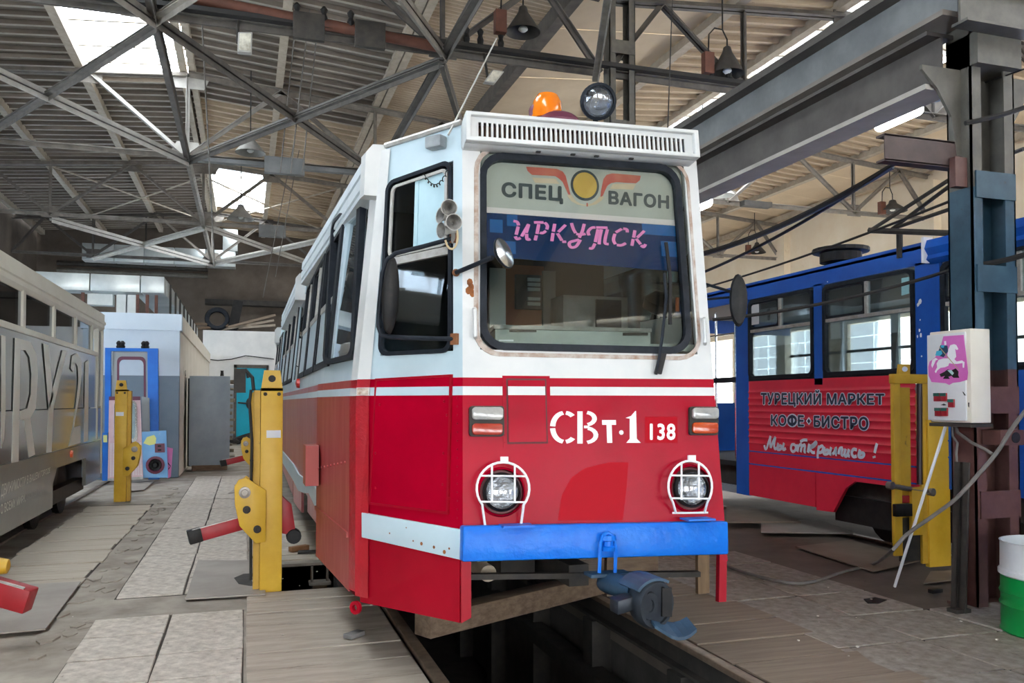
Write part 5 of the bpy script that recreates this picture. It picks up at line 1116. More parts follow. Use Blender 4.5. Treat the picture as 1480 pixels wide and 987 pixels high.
for yc in (6.3, 0.2):
    mb = MB(); mb.box(RX+.1, RX+.25, yc-1.3, yc+1.3, .22, .5)
    for yy in (yc-.93, yc+.93): mb.lathe((RX+.5, yy, .345), (1, 0, 0), [(.1, 0), (.35, .01), (.35, .1), (.38, .12), (.1, .13)], 22)
    mb.build('bogie', BLACK, rt)
# lettering with outlines
def atext(s, tl, tr, br, bl, bold, ob):
    q_ = rq(tl, tr, br, bl); text(s, lambda u, v, o=0: q_(u, v, o), LET_LILAC, ad, fat=ob, off=.0135, spacing=1.10, label='pale lettering outline'); 
    bb = BBOX[0]; text(s, q_, LET_DK, ad, fat=bold, off=.016, label='navy advert lettering', bb=bb, spacing=1.10)
atext('ТУРЕЦКИЙ МАРКЕТ', (1100.5, 562), (1281, 563.5), (1281, 589), (1100.5, 589), .03, .085)
def aline(s, tl, tr, br, bl, bold, ob): atext(s, tl, tr, br, bl, bold, ob)
aline('КО', (1115, 598), (1139, 598.5), (1139, 616.8), (1115, 616), .03, .085); aline('Е', (1154, 598.8), (1164.5, 599), (1164.5, 617.5), (1154, 617.2), .03, .085)
fi = lambda px, py: inv(SR, px, py, 8, 1.6)
for wd_, mt_, o_ in ((.066, LET_LILAC, .0135), (.033, LET_DK, .016)):
    mb = MB(); mb.ribbon(SR, [fi(1146.5+5.6*math.cos(t), 607.6+5.8*math.sin(t)) for t in [6.2832*i/18 for i in range(19)]], wd_, o_-.001, o_); e_ = 8.2 if mt_ is LET_DK else 9.4; mb.ribbon(SR, [fi(1146.4, 607.7-e_), fi(1146.6, 607.7+e_)], wd_, o_-.001, o_+.0004); mb.build('lettering', mt_, ad, 'advert letter')
aline('БИСТРО', (1177, 599.5), (1258, 601), (1258, 623.5), (1177, 618), .03, .085)
cd = inv(SR, 1170.5, 608.5, 8, 1.5); MB().plate(SR, [(cd[0]-.05, cd[1]), (cd[0], cd[1]-.045), (cd[0]+.05, cd[1]), (cd[0], cd[1]+.045)], .012, .014).build('lettering', LET_LILAC, ad); MB().plate(SR, [(cd[0]-.028, cd[1]), (cd[0], cd[1]-.028), (cd[0]+.028, cd[1]), (cd[0], cd[1]+.028)], .014, .016).build('lettering', LET_DK, ad)
# brush script line: strokes measured on the enlarged crop (1480 px for 240 px)
def zr(x, y): return inv(SR, 1060+x/1480*240, 550+y/802*130, 8, 1.3)
mb = MB()
script = [[(284, 575), (292, 608), (306, 600), (322, 550), (340, 495)], [(340, 495), (336, 560), (340, 600)], [(342, 598), (360, 550), (384, 502)], [(384, 502), (372, 570), (378, 608), (394, 600)],
  [(408, 555), (400, 605), (412, 616), (432, 608), (440, 590), (424, 580), (408, 590)], [(460, 555), (450, 606), (462, 614), (476, 602)],
  [(556, 570), (530, 572), (522, 605), (536, 632), (556, 625), (566, 596), (556, 570)], [(566, 590), (584, 580)], [(590, 575), (578, 635)], [(586, 590), (606, 570), (618, 580), (608, 638)], [(618, 590), (640, 572), (648, 588), (642, 630), (654, 638)], [(605, 545), (635, 530), (668, 530)],
  [(688, 565), (674, 642)], [(676, 606), (720, 570), (742, 548), (748, 562), (720, 590), (690, 604), (712, 640), (735, 640)],
  [(772, 580), (760, 660), (762, 694)], [(768, 600), (800, 582), (808, 612), (790, 640), (768, 640)], [(822, 590), (812, 640), (826, 656), (852, 648), (860, 628), (842, 618), (824, 630)], [(882, 594), (870, 648), (884, 660)],
  [(892, 655), (908, 640), (925, 600), (922, 650), (932, 662)], [(945, 655), (960, 605), (984, 602)], [(984, 602), (974, 655), (990, 668)], [(1010, 608), (1000, 660), (1018, 672), (1040, 612)], [(1042, 612), (1032, 662), (1048, 674)],
  [(1110, 618), (1080, 612), (1064, 645), (1080, 678), (1108, 672)], [(1138, 615), (1126, 668), (1142, 684), (1166, 676), (1174, 654), (1156, 644), (1136, 655)], [(1290, 560), (1276, 610), (1268, 645)], [(1262, 672), (1266, 690)]]
for part_ in (script[:6], script[6:-2], script[-2:]):
    mb = MB()
    for st in part_: mb.ribbon(SR, [zr(*p) for p in smooth(st, 5)], .034 if len(st) > 2 else .042, .013, .0145)
    mb.build('lettering', LET_LILAC, ad, 'pale brush script lettering')
mb = MB()
for cx_, cy_, r_ in ((1330, 435, 4), (1327, 440, 3), (1329, 478, 2.5), (1331, 484, 3), (1326, 486, 2), (1332, 515, 1.6), (1330, 462, 1.3), (1196, 407, 1.5)):
    a_ = inv(SR, cx_, cy_, 6.2, 2); mb.plate(SR, [(a_[0]+r_*.006*math.cos(k*1.05)*random.uniform(.5, 1.2), a_[1]+r_*.0075*math.sin(k*1.05)*random.uniform(.6, 1.3)) for k in range(6)], .0, .0012)
mb.build('paint_chips', LET_WH, rt, kind='stuff')
# roof vent and pantograph frame
vb = onY(1215, 374, 7.6); mb = MB(); mb.lathe((vb.x, 7.6, 3.05), (0, 0, 1), [(.22, 0), (.22, .10), (.30, .11), (.30, .15), (.1, .17)], 18); mb.build('roof_vent', BLACK, rt)
mb = MB(); p0 = onY(1258, 332, 6.4)
for a, b in (((1258, 333), (1395, 245)), ((1289, 331), (1395, 252)), ((1289, 331), (1400, 293)), ((1400, 245), (1480, 215))):
    MB().tube([onY(*a, 6.6), onY(*b, 5.6)], .018, 6).build('pantograph_arm', SOOT, rt)
mb.tube([onY(1256, 333, 6.6), onY(1400, 338, 5.7)], .03, 6); mb.tube([onY(1395, 245, 5.6), onY(1395, 338, 5.7)], .018, 6); mb.tube([onY(1300, 336, 6.5), onY(1300, 336, 6.5)-V((0, 0, .25))], .03, 6); mb.tube([onY(1395, 338, 5.7), onY(1395, 338, 5.7)-V((0, 0, .22))], .03, 6)
mb.build('pantograph', SOOT, rt)

# ================================================================== LEFT TRAM (grey film with big lettering)
lt_ = thing('tram', (-3.45, 8, 0), 'grey tram with cream roof edge and large pale letters on the left track', 'tram')
LX = -2.15; LYE = 14.35; LYS = 3.4
def SL_(y, z, off=0.0): return V((LX+off, y, z))
def lbox(y0, y1, z0, z1, mt, nm, d0=-.04, d1=0.0, bev=0, lab=None, par=None): return MB().plate(SL_, [(y0, z0), (y1, z0), (y1, z1), (y0, z1)], d0, d1).build(nm, mt, par or lt_, lab, bevel=bev)
mb = MB(); pf = [(2.62, .0), (2.66, .03), (2.71, .03), (2.72, .05), (2.76, .05), (2.77, .03), (2.88, .03), (2.93, -.05), (2.96, -.3), (2.6, -.06)]; n = len(pf)
mb.add([SL_(y, z, o) for y in (LYS, LYE) for z, o in pf], [tuple(range(n)), tuple(range(2*n-1, n-1, -1))]+[(k, (k+1) % n, n+(k+1) % n, n+k) for k in range(n)]); mb.build('roof_edge', CREAMT, lt_)
mb = MB(); mb.box(LX-2.4, LX-.2, LYS, LYE, 2.9, 2.97); mb.build('roof', CREAMT, lt_)
lbox(LYS, LYE-.5, 1.43, 2.24, LT_GREY, 'film_glazing', d1=.0, lab='dark film over the window band'); lbox(LYS, LYE-.05, .93, 1.42, LT_GREY, 'film_panel', d1=.008)
lbox(LYS, 10.95, .27, .92, LT_GREY2, 'skirt_panel', d1=.004); lbox(13.05, LYE-.02, .33, .92, LT_GREY2, 'skirt_panel', d1=.004); lbox(10.95, 13.05, .72, .92, LT_GREY2, 'skirt_panel', d1=.004)
MB().plate(SL_, [(10.95, .55), (11.2, .74), (10.95, .74)], -.03, .004).build('arch_corner', LT_GREY2, lt_)
frm = lbox(LYS, LYE-.4, 2.20, 2.26, CREAMT, 'window_rail', d1=.016)
ylist = []
for px in (33, 77.5, 109, 132.5): ylist.append(inv(SL_, px, 480, 10, 2.4)[0])
for i, y in enumerate([LYS, 5.6, 7.2, 8.4]+ylist): lbox(y-.05, y+.05, 2.2, 2.64, CREAMT, 'window_mullion', d1=.014)
ww = [LYS, 5.6, 7.2, 8.4]+ylist
for a, b in zip(ww[:-1], ww[1:]): lbox(a+.05, b-.05, 2.26, 2.63, GLASS_DK, 'vent_window', d0=-.02, d1=-.01)
lbox(LYE-.5, LYE-.42, .95, 2.63, CREAMT, 'end_post', d1=.018); lbox(LYE-.06, LYE, .4, 2.63, CREAMT, 'end_post', d1=.018); lbox(LYE-.44, LYE-.06, 1.45, 2.6, GLASS_DK, 'end_window', d0=-.02, d1=-.01); lbox(LYE-.44, LYE-.06, .7, 1.45, CREAMT, 'end_panel')
mb = MB(); mb.box(LX-2.4, LX-.05, LYE-.04, LYE, .5, 1.6); mb.box(LX-2.4, LX-.05, LYE-.04, LYE, 2.5, 2.9); mb.build('end_wall', CREAMT, lt_)
mb = MB(); mb.box(LX-2.4, LX-2.36, LYS, LYE, .3, 1.5); mb.box(LX-2.4, LX-2.36, LYS, LYE, 2.4, 2.9); mb.box(LX-2.36, LX-.05, LYS, LYE, .75, .8); mb.box(LX-2.4, LX-.05, LYS, LYS+.04, .3, 2.9); mb.build('far_side', GREYP, lt_)
mb = MB(); mb.box(LX-.3, LX-.06, LYS, LYE-.6, .95, 2.2); mb.build('lining', DARKV, lt_)
mb = MB(); mb.box(LX-2.3, LX-.25, LYS, LYE-.1, .3, .75); mb.build('underframe', BLACK, lt_)
mb = MB(); mb.box(LX-.22, LX-.08, 10.9, 13.4, .25, .42)
for y in (11.3, 12.8): mb.lathe((LX-.35, y, .33), (1, 0, 0), [(.1, 0), (.35, .02), (.35, .1), (.12, .14)], 22)
mb.build('bogie', BLACK, lt_)
mb = MB(); mb.lathe(pt(SL_, 101.5, 656, .0, 12, .85), (1, 0, 0), [(.05, 0), (.045, .03), (.01, .035)], 8); mb.build('side_marker', mat('marker_orange', (.7, .10, .03), None, 1, .3), lt_)
def zl(x, y): return inv(SL_, x/790*160, 540+y/987*200, 10, 1.5)
def lq(tl, tr, br, bl): return quad(SL_, tl, tr, br, bl, guess=(10, 1.4))
# big letters measured in px of the frame
def lpoly(pts): MB().plate(SL_, [inv(SL_, x, y, 10, 1.4) for x, y in pts], .009, .012).build('big_letter', LETW, lt_)
lpoly([(0, 484), (6, 486), (6, 596), (4, 634), (0, 648)])
for P in ([(20, 488), (28, 490), (25, 667), (15, 669)], [(28, 490), (42, 494), (51, 512), (53, 545), (50, 590), (41, 606), (27, 607), (27, 594), (38, 590), (43, 570), (44, 540), (41, 516), (35, 506), (28, 506)], [(33, 606), (42, 604), (49, 657), (40, 661)]): lpoly(P)
for P in ([(61, 496), (69, 499), (75, 574), (69, 592)], [(89, 506), (95, 507), (76, 588), (73, 653), (66, 654), (69, 585)]): lpoly(P)
for P in ([(101, 532), (103, 514), (110, 510), (116, 520), (117, 540), (113, 575), (106, 615), (99, 640), (98, 645), (104, 617), (109, 580), (112, 548), (111, 530), (108, 524), (105, 538)], [(104, 618), (115, 615), (115, 640), (98, 645)]): lpoly(P)
for P in ([(122, 524), (127, 520), (126, 637), (120, 639)],): lpoly(P)
text('ДВИЖИМОСТИ В ВАШЕМ ГОРОДЕ', lq((1, 700), (72, 675.5), (71.5, 684), (0, 722)), LETW, lt_, bold=.015, off=.006)
text('О ВСЕМУ МИРУ,', lq((0, 729), (36, 714), (36, 726), (0, 746)), LETW, lt_, bold=.02, off=.006); text('SOLD НА', lq((38, 713), (62, 702), (62, 711), (38, 723)), LETG, lt_, bold=.01, off=.006)

# ================================================================== WORKSHOP OBJECTS
# post lifting jacks: column, carriage, arm to the left, claw to the right
def jack(x, y, words, h=1.62, tilt=.22, mt=YEL, lug=True, base=-.35, scale=1.0, claw=True, arm_=True):
    r = thing('lifting_jack', (x, y, 0), words, 'lifting jack', 'post jacks')
    o = V((x, y, 0))
    mb = MB(); mb.box(x-.085, x+.085, y-.09, y-.075, base, h); mb.box(x-.085, x-.07, y-.075, y+.12, base, h); mb.box(x+.07, x+.085, y-.075, y+.12, base, h); mb.box(x-.085, x+.085, y-.09, y+.12, h-.03, h); mb.build('post', mt, r, bevel=.004)
    mb = MB(); mb.box(x-.135, x-.087, y-.04, y+.10, base, h-.02); mb.build('cable_channel', YEL_D, r)
    if lug:
        P = patch((x-.085, y-.07, h), (.17, 0, 0), (0, 0, .14)); mb = MB(); mb.plate(P, [(.02, 0), (.98, 0), (.88, 1), (.14, 1)], -.012, .012); lg = mb.build('lifting_lug', mt, r)
        MB().plate(P, circle(.5, .52, .17, 16, .2), -.013, .0135).build('lug_hole', BLACK, lg)
    for dx in (-.05, .055): MB().lathe((x+dx, y-.09, h-.05), (0, -1, 0), [(.016, 0), (.012, .012)], 8).build('bolt', SOOT, r)
    MB().box(x-.04, x+.07, y-.0945, y-.0905, h-.40, h-.34).build('label_plate', STICK, r)
    # carriage plate on the left with two rollers
    P = patch((x-.30, y-.11, .39), (.26, 0, 0), (0, 0, .52)); mb = MB(); mb.plate(P, [(.72, 0), (1, .02), (1, .80), (.62, .93), (.42, 1), (.20, .97), (.08, .86), (.10, .60), (.24, .28), (.40, .18)], -.02, .02); cg = mb.build('carriage', mt, r, bevel=.004)
    for px, pz, rr in ((.38, .78, .045), (.44, .52, .03), (.75, .22, .03)):
        MB().lathe(P(px, pz, .02), (0, -1, 0), [(rr, 0), (rr, .02), (rr*.6, .022), (rr*.55, .03), (.004, .031)], 14).build('roller', STEEL if rr > .04 else SOOT, cg, smooth=True)
    P2 = patch((x-.30, y+.06, .39), (.26, 0, 0), (0, 0, .52)); mb = MB(); mb.plate(P2, [(.72, 0), (1, .02), (1, .80), (.42, 1), (.08, .86), (.10, .60), (.24, .28)], -.01, .01); mb.build('carriage_back', mt, r)
    if not arm_: return r
    a = V((x-.20, y-.03, .55)); d = V((-math.cos(tilt), -.15, -math.sin(tilt))).normalized()
    mb = MB(); mb.bar(a, a+d*.36, .09, .10); arm = mb.build('arm', RED_ARM, r, bevel=.008)
    mb = MB(); mb.bar(a+d*.33, a+d*.43, .095, .105); mb.build('arm_end', BLACK, arm, bevel=.006); mb = MB(); mb.bar(a+d*.05+V((0, -.03, .054)), a+d*.40+V((0, -.03, .054)), .012, .008); mb.build('arm_edge', SILVER, arm)
    if claw:
        mb = MB(); mb.hexa([(x+.085, y-.05, .45), (x+.20, y-.05, .42), (x+.20, y+.05, .42), (x+.085, y+.05, .45), (x+.085, y-.05, .75), (x+.16, y-.05, .68), (x+.16, y+.05, .68), (x+.085, y+.05, .75)]); cw = mb.build('claw', RED_ARM, r, bevel=.006)
        MB().lathe((x+.18, y-.07, .42), (0, 1, 0), [(.055, 0), (.06, .02), (.06, .10), (.03, .11)], 16).build('claw_roller', BLACK, cw, smooth=True)
    return r
j1 = jack(.20, 7.0, 'near yellow post jack beside the red tram door, over a floor recess')
mb = MB(); mb.tube([(.04, 6.93, 1.60), (.03, 6.90, 1.5), (.05, 6.90, 1.2), (.045, 6.91, .6), (.05, 6.92, .1)], .012, 6); mb.tube([(.02, 6.95, 1.7), (.0, 6.94, 1.76), (.05, 6.92, 1.70), (.06, 6.9, 1.60)], .014, 6); mb.build('cable', CABLE, j1)
mb = MB(); mb.box(-.09, .0, 6.93, 7.05, 1.58, 1.77); mb.build('switch_box', SOOT, j1)
jack(.21, 15.2, 'far yellow post jack behind the near one, by the teal door', h=1.70, base=0, lug=False)
jack(-1.80, 13.9, 'yellow post jack at the end of the left tram, before the pink door leaf', h=1.70, base=0, claw=False, arm_=False).scale = (-1, 1, 1)
# jack carriage reaching in at the left edge
r = thing('lifting_jack', (-1.62, 6.35, 0), 'yellow jack with red arm cut off by the left frame edge', 'lifting jack', 'post jacks')
mb = MB(); mb.box(-2.02, -1.86, 6.2, 6.4, 0, 1.7); mb.build('post', YEL, r)
a = onY(-60, 838, 6.0); b = onY(45, 868, 5.9); MB().bar(a, b, .12, .15).build('arm', RED_ARM, r, bevel=.01)
MB().bar(a+V((0, -.05, .078)), a+(b-a)*.93+V((0, -.05, .078)), .018, .012).build('arm_edge', SILVER, r)
MB().lathe(onY(-4, 818, 6.0), (1, 0, -.1), [(.05, -.25), (.055, .0), (.045, .06), (.02, .07)], 14).build('roller', YEL_D, r, smooth=True)
MB().box(-1.95, -1.75, 5.95, 6.15, 0.1, .5).build('carriage', YEL, r)
# open channel jack by the blue tram
r = thing('lifting_jack', (5.70, 6.1, 0), 'yellow open channel jack with dark screw beside the red advert panel', 'lifting jack', 'post jacks')
def jb(nm, px0, py0, px1, py1, Y, d, mt, bev=.004):
    a, b = onY(px0, py1, Y), onY(px1, py0, Y); return MB().box(a.x, b.x, Y, Y+d, a.z, b.z).build(nm, mt, r, bevel=bev)
jb('channel_side', 1294, 548, 1301, 786, 5.98, .04, YEL_D, .002); jb('channel_side', 1335, 548, 1341, 700, 5.98, .04, YEL_D, .002); jb('channel_back', 1300, 560, 1315, 786, 6.015, .012, YEL_D, 0); jb('head_plate', 1293, 541, 1342, 554, 5.96, .07, YEL_D)
P = patch(onY(1297, 541, 5.99), onY(1314, 541, 5.99)-onY(1297, 541, 5.99), (0, 0, .09)); lg = MB().plate(P, [(0, 0), (1, 0), (1, 1), (.1, 1)], -.012, .012).build('lifting_lug', YEL_D, r); MB().plate(P, circle(.55, .52, .24, 14, .26), -.013, .0132).build('lug_hole', BAR := LET_LILAC, lg)
MB().tube([onY(1329, 553, 6.0), onY(1329, 700, 6.0)], .024, 10).build('screw', mat('screw_dark', (.03, .015, .02), None, 1, .4), r, smooth=True)
jb('post', 1344, 606, 1372, 820, 5.95, .05, YEL); jb('post_web', 1334, 700, 1344, 815, 5.97, .03, YEL_D)
jb('carriage', 1294, 700, 1304, 804, 5.95, .03, YEL); jb('carriage', 1319, 704, 1334, 774, 5.93, .04, YEL); jb('claw', 1296, 728, 1319, 747, 5.90, .05, BLACK); jb('claw_back', 1304, 747, 1336, 812, 6.0, .04, SOOT); jb('arm', 1303, 716, 1320, 727, 5.96, .04, RED_ARM)
MB().tube([onY(1286, 702, 5.95), onY(1343, 711, 5.95)], .022, 8).build('axle', STEEL, r, smooth=True)
for px, py in ((1286, 701.5), (1345, 711)): MB().lathe(onY(px, py, 5.95), (.2, -1, 0), [(.034, -.02), (.036, .03), (.02, .034)], 12).build('roller', STEEL, r)
# control box with crest and buttons on the near column
cb = thing('control_box', (5.0, 4.82, 1.36), 'cream control box with pink crest and five buttons on the near column', 'control box')
xb = 4.90; a = onX(1343, 608, xb); b = onX(1400, 480, xb); yA, yB = b.y, a.y; zA, zB = 1.355, 2.02
mb = MB(); mb.box(xb+.015, 5.095, yA, yB, zA, zB+.01); mb.build('housing', BOXC, cb, bevel=.006)
mb = MB(); mb.box(xb, xb+.016, yA+.035, yB+.012, zA+.015, zB-.012); dd = mb.build('door', BOXW, cb, bevel=.003)
SD = lambda u, v, off=0.0: V((xb-off, (yB+.012)*(1-u)+(yA+.035)*u, zA+.015+(zB-zA-.027)*v))
def zs(x, y): return inv(SD, 1330+x/724*110, 470+y/987*150, .5, .5)
cr = MB().plate(SD, [zs(*p) for p in ((222, 105), (415, 92), (425, 180), (440, 300), (456, 450), (448, 520), (380, 540), (310, 548), (278, 568), (245, 552), (170, 545), (110, 540), (82, 480), (78, 400), (92, 345), (140, 310), (190, 230))], .0005, .0025).build('crest', SHIELD, dd, 'pink shield with a white horseman')
def cpoly(pts, mt, nm, d=.004): MB().plate(SD, [zs(*p) for p in pts], .002, d).build(nm, mt, cr)
cpoly([(290, 190), (325, 180), (345, 188), (366, 226), (352, 236), (335, 222), (340, 260), (345, 300), (330, 320), (280, 325), (262, 285), (272, 230)], LET_WH, 'horse')
cpoly([(120, 330), (150, 310), (172, 325), (150, 335), (135, 370), (118, 405), (108, 380)], LET_WH, 'horse_tail')
cpoly([(178, 330), (225, 315), (275, 315), (325, 320), (350, 345), (400, 335), (415, 345), (405, 360), (350, 368), (300, 365), (278, 360), (270, 385), (235, 400), (195, 405), (165, 430), (152, 455), (142, 440), (165, 400), (160, 365)], LET_WH, 'horse')
cpoly([(405, 345), (425, 348), (420, 405), (408, 402)], LET_WH, 'horse_leg')
cpoly([(196, 190), (262, 195), (268, 250), (225, 305), (180, 290), (160, 285), (185, 225)], mat('crest_navy', (.02, .06, .12), None, 1, .5), 'rider')
cpoly([(160, 245), (205, 240), (215, 270), (190, 292), (148, 288)], CYAN, 'cloak', .005); cpoly([(232, 152), (248, 150), (252, 185), (236, 190)], LET_WH, 'rider_head', .005); cpoly([(205, 188), (235, 190), (228, 215), (200, 212)], CYAN, 'cloak', .005)
MB().ribbon(SD, [zs(188, 208), zs(372, 425)], .010, .0045, .006).build('lance', mat('lance_gold', (.5, .38, .2), None, 1, .5), cr)
cpoly([(188, 465), (230, 445), (265, 420), (300, 430), (340, 410), (368, 440), (365, 475), (375, 500), (320, 500), (300, 480), (270, 490), (285, 510), (220, 510), (240, 480), (200, 492)], BLACK, 'dragon'); cpoly([(262, 428), (300, 425), (325, 455), (310, 475), (285, 450)], mat('crest_teal', (.4, .62, .6), None, 1, .5), 'dragon_wing', .005)
for bx, by in ((140, 645), (203, 645), (276, 703), (150, 785), (212, 785)):
    q_ = lambda u, v, o=0, bx=bx, by=by: SD(*[p for p in ((zs(bx, by+75)[0]+(zs(bx+56, by+75)[0]-zs(bx, by+75)[0])*u), (zs(bx, by+78)[1]+(zs(bx, by)[1]-zs(bx, by+78)[1])*v))], o)
    k = MB().plate(q_, RECT, 0, .014).build('push_button', BTN_R, dd, 'red and green push button', bevel=.002); MB().plate(q_, [(0.02, .62), (.98, .62), (.98, 1), (.02, 1)], .014, .018).build('button_top', BTN_G, k)
mb = MB(); mb.plate(SD, [zs(*p) for p in ((400, 630), (412, 635), (436, 668), (420, 668))], 0, .001); mb.plate(SD, [zs(*p) for p in ((455, 735), (468, 735), (466, 785), (456, 770))], 0, .001); mb.plate(SD, [zs(*p) for p in ((195, 758), (225, 745), (255, 758), (225, 764))], 0, .001); mb.build('scuff', SOOT, dd, kind='stuff')
mb = MB(); mb.box(xb, 5.1, yA-.01, yB, zA-.03, zA-.005); mb.build('bottom_bracket', SOOT, cb)
# cables under the box, hose to the floor, leaning rod, angle post
for pts, rr, mt_, words in (([(1380, 611), (1384, 625), (1405, 640), (1425, 650), (1434, 656)], .012, HOSE, 'grey cable loop hanging from the control box to the column'),
                  ([(1377, 611), (1377, 630), (1384, 640), (1382, 655), (1384, 680), (1390, 700)], .009, HOSE, 'thin grey cable hanging below the control box')):
    mb = MB(); mb.tube([onX(x, y, 5.03) for x, y in pts], rr, 8); tag(mb.build('cable', mt_, smooth=True), words, 'cable')
mb = MB(); P = []
P += [onY(1042, 810, 5.0), ]
for x, y in ((1055, 820), (1100, 834), (1160, 843), (1220, 826), (1262, 815)): p = onZ(x, y, .02); P.append(p)
for x, y, Y in ((1285, 800, 4.95), (1310, 773, 4.9), (1345, 748, 4.75), (1380, 722, 4.6), (1410, 690, 4.5), (1440, 655, 4.4), (1462, 620, 4.3), (1485, 590, 4.2)): P.append(onY(x, y, Y))
P[0] = onZ(1046, 812, .02)
Q = []
for i in range(len(P)-1):
    for k in range(4):
        t = k/4; p0, p1, p2, p3 = P[max(0, i-1)], P[i], P[i+1], P[min(len(P)-1, i+2)]
        Q.append(.5*((2*p1)+(p2-p0)*t+(2*p0-5*p1+4*p2-p3)*t*t+(3*p1-p0-3*p2+p3)*t**3))
mb.tube(Q+[P[-1]], .014, 8); tag(mb.build('hose', HOSE, smooth=True), 'long grey hose sagging from the column across the floor', 'hose')
mb = MB(); mb.tube([onZ(1293, 848, .012), onY(1368, 612, 5.0)], .012, 8); tag(mb.build('plastic_rod', PLAST, smooth=True), 'thin white rod leaning below the control box', 'rod')
mb = MB(); a = onZ(1389, 884, .0); b = onY(1394, 668, a.y); d_ = (b-a); a.z = 0
mb.angle2(a, b, .06, (0, 1, 0)); mb.box(a.x-.1, a.x+.03, a.y-.06, a.y+.03, 0, .03); tag(mb.build('angle_post', SOOT), 'dark steel angle post leaning against the near column', 'steel post')
mb = MB(); p = onY(1441, 652, 4.74); mb.box(p.x-.12, p.x+.10, 4.60, 4.755, p.z+.05, p.z+.16); q_ = patch((p.x-.1, 4.599, p.z+.05), (.2, 0, 0), (0, 0, .11)); bx_ = mb.build('bracket_box', COLR, None); tag(bx_, 'dark red steel bracket box bolted to the near column', 'bracket')
bx_['_o'] = (0, 0, 0); MB().plate(q_, circle(.6, .5, .2, 16, .36), 0, .003).build('socket_hole', BLACK, bx_)
# brown cantilever bracket on the near column
br = thing('cantilever_bracket', (5.10, 4.88, 3.5), 'dark brown steel bracket reaching left from the near column', 'bracket')
a = onX(1390, 232, 5.04); mb = MB()
P0, P1 = onY(1266, 213, 4.95), onY(1386, 222, 4.95)
mb.box(P0.x, 5.09, 4.86, 4.87, 3.26, 3.45); mb.box(P0.x, 5.09, 4.86, 4.95, 3.44, 3.455); mb.box(P0.x, 5.09, 4.86, 4.95, 3.255, 3.27); mb.build('channel', mat('bracket_brown', (.05, .03, .028), (.08, .05, .045), 5, .5), br)
mb = MB(); mb.box(4.98, 5.09, 4.80, 4.855, 3.1, 3.32); mb.build('foot', COLR, br)
# barrel
bz = onZ(1500, 925, 0); bc_ = V((5.03, 4.10, 0)); rb = .31
bar_ = thing('barrel', bc_, 'green and white open steel barrel at the foot of the near column', 'barrel')
mb = MB(); mb.lathe(bc_, (0, 0, 1), [(rb, 0), (rb+.008, .01), (rb, .02), (rb, .16), (rb+.01, .18), (rb, .20), (rb, .24), (rb+.01, .26), (rb, .28), (rb, .365)], 36, cap=True); mb.build('drum', GREEN, bar_, smooth=True)
mb = MB(); mb.lathe(bc_, (0, 0, 1), [(rb+.001, .365), (rb+.014, .375), (rb+.014, .40), (rb+.002, .41), (rb, .58), (rb+.006, .59), (rb-.006, .59), (rb-.008, .30), (.02, .29)], 36, cap=False); mb.build('white_band', BARW, bar_, 'white upper band', smooth=True)
SBr = lambda a, z, off=0.0: bc_+V((math.cos(a)*(rb+off), math.sin(a)*(rb+off), z))
mb = MB(); P = []; 
for i in range(9):
    t = math.radians(200+150*i/8); mb_a = math.radians(205)+.0; P.append((math.radians(203)+.12*math.cos(t), .50+.055*math.sin(t)))
mb.ribbon(SBr, P, [.004+.024*math.sin(math.pi*i/8) for i in range(9)], .001, .003); mb.build('swoosh_mark', LET_DK, bar_)
mb = MB()
for i, wd in enumerate((.030, .022, .030, .018, .028, .026, .030, .024)):
    a0 = math.radians(199)+.055*i; z0 = .548; mb.ribbon(SBr, [(a0, z0), (a0+.005, z0+.016), (a0+.028, z0+.012), (a0+.03, z0-.004)], .008, .001, .003)
mb.build('lettering', LET_DK, bar_, 'dark curved lettering under the rim')
# floor sheets and scraps
def flat(nm, pts, z, mt, words, cat, th=.010):
    P = [onZ(x, y, 0) for x, y in pts]; mb = MB(); S0 = lambda a, b, off=0: V((a, b, off)); mb.plate(S0, [(p.x, p.y) for p in P], z, z+th); return tag(mb.build(nm, mt), words, cat)
flat('floor_sheet', [(268, 868), (384, 861), (379, 812), (286, 812)], .006, SHEETM, 'thin grey sheet lying left of the near yellow jack', 'sheet')
flat('floor_sheet', [(-40, 923), (66, 913), (117, 844), (-30, 852)], .012, SHEETM, 'thin grey sheet under the red jack arm at the left edge', 'sheet')
flat('floor_sheet', [(172, 712), (208, 709), (226, 693), (172, 697)], .006, SHEETM, 'small floor sheet in front of the pink door leaf', 'sheet')
flat('floor_sheet', [(330, 714), (375, 708), (378, 700), (350, 700)], .006, SHEETM, 'small dark sheet at the foot of the far yellow jack', 'sheet')
flat('floor_sheet', [(1050, 762), (1158, 762), (1120, 745), (1050, 738)], .05, SHEETB, 'brown board lying behind the blue bumper, right of the tram', 'sheet', .02)
flat('floor_sheet', [(1100, 774), (1236, 776), (1180, 756), (1100, 757)], .03, SHEETM, 'grey board beside the brown one under the blue tram', 'sheet', .015)
flat('floor_sheet', [(1150, 792), (1262, 828), (1330, 812), (1230, 782)], .006, SHEETB, 'dark brown sheet on the floor in front of the channel jack', 'sheet')
flat('floor_sheet', [(1335, 845), (1398, 838), (1392, 826), (1345, 828)], .006, SHEETB, 'oily plate left of the near column foot', 'sheet')
def scrap(nm, px, py, sx, sy, sz, rot, mt, words, cat, z=0.0, mb=None):
    p = onZ(px, py, 0); c, s = math.cos(rot), math.sin(rot); mb = MB(); mb.obox((p.x, p.y, sz/2+z+.008), V((c, s, .0))*sx/2, V((-s, c, 0))*sy/2, V((0, 0, sz/2))); return tag(mb.build(nm, mt, bevel=.004), words, cat)
scrap('wood_scrap', 432, 797, .20, .07, .05, .5, mat('scrap_brown', (.25, .11, .04), (.33, .17, .08), 6, .8), 'brown wood offcut on the planks right of the near jack', 'wood scrap')
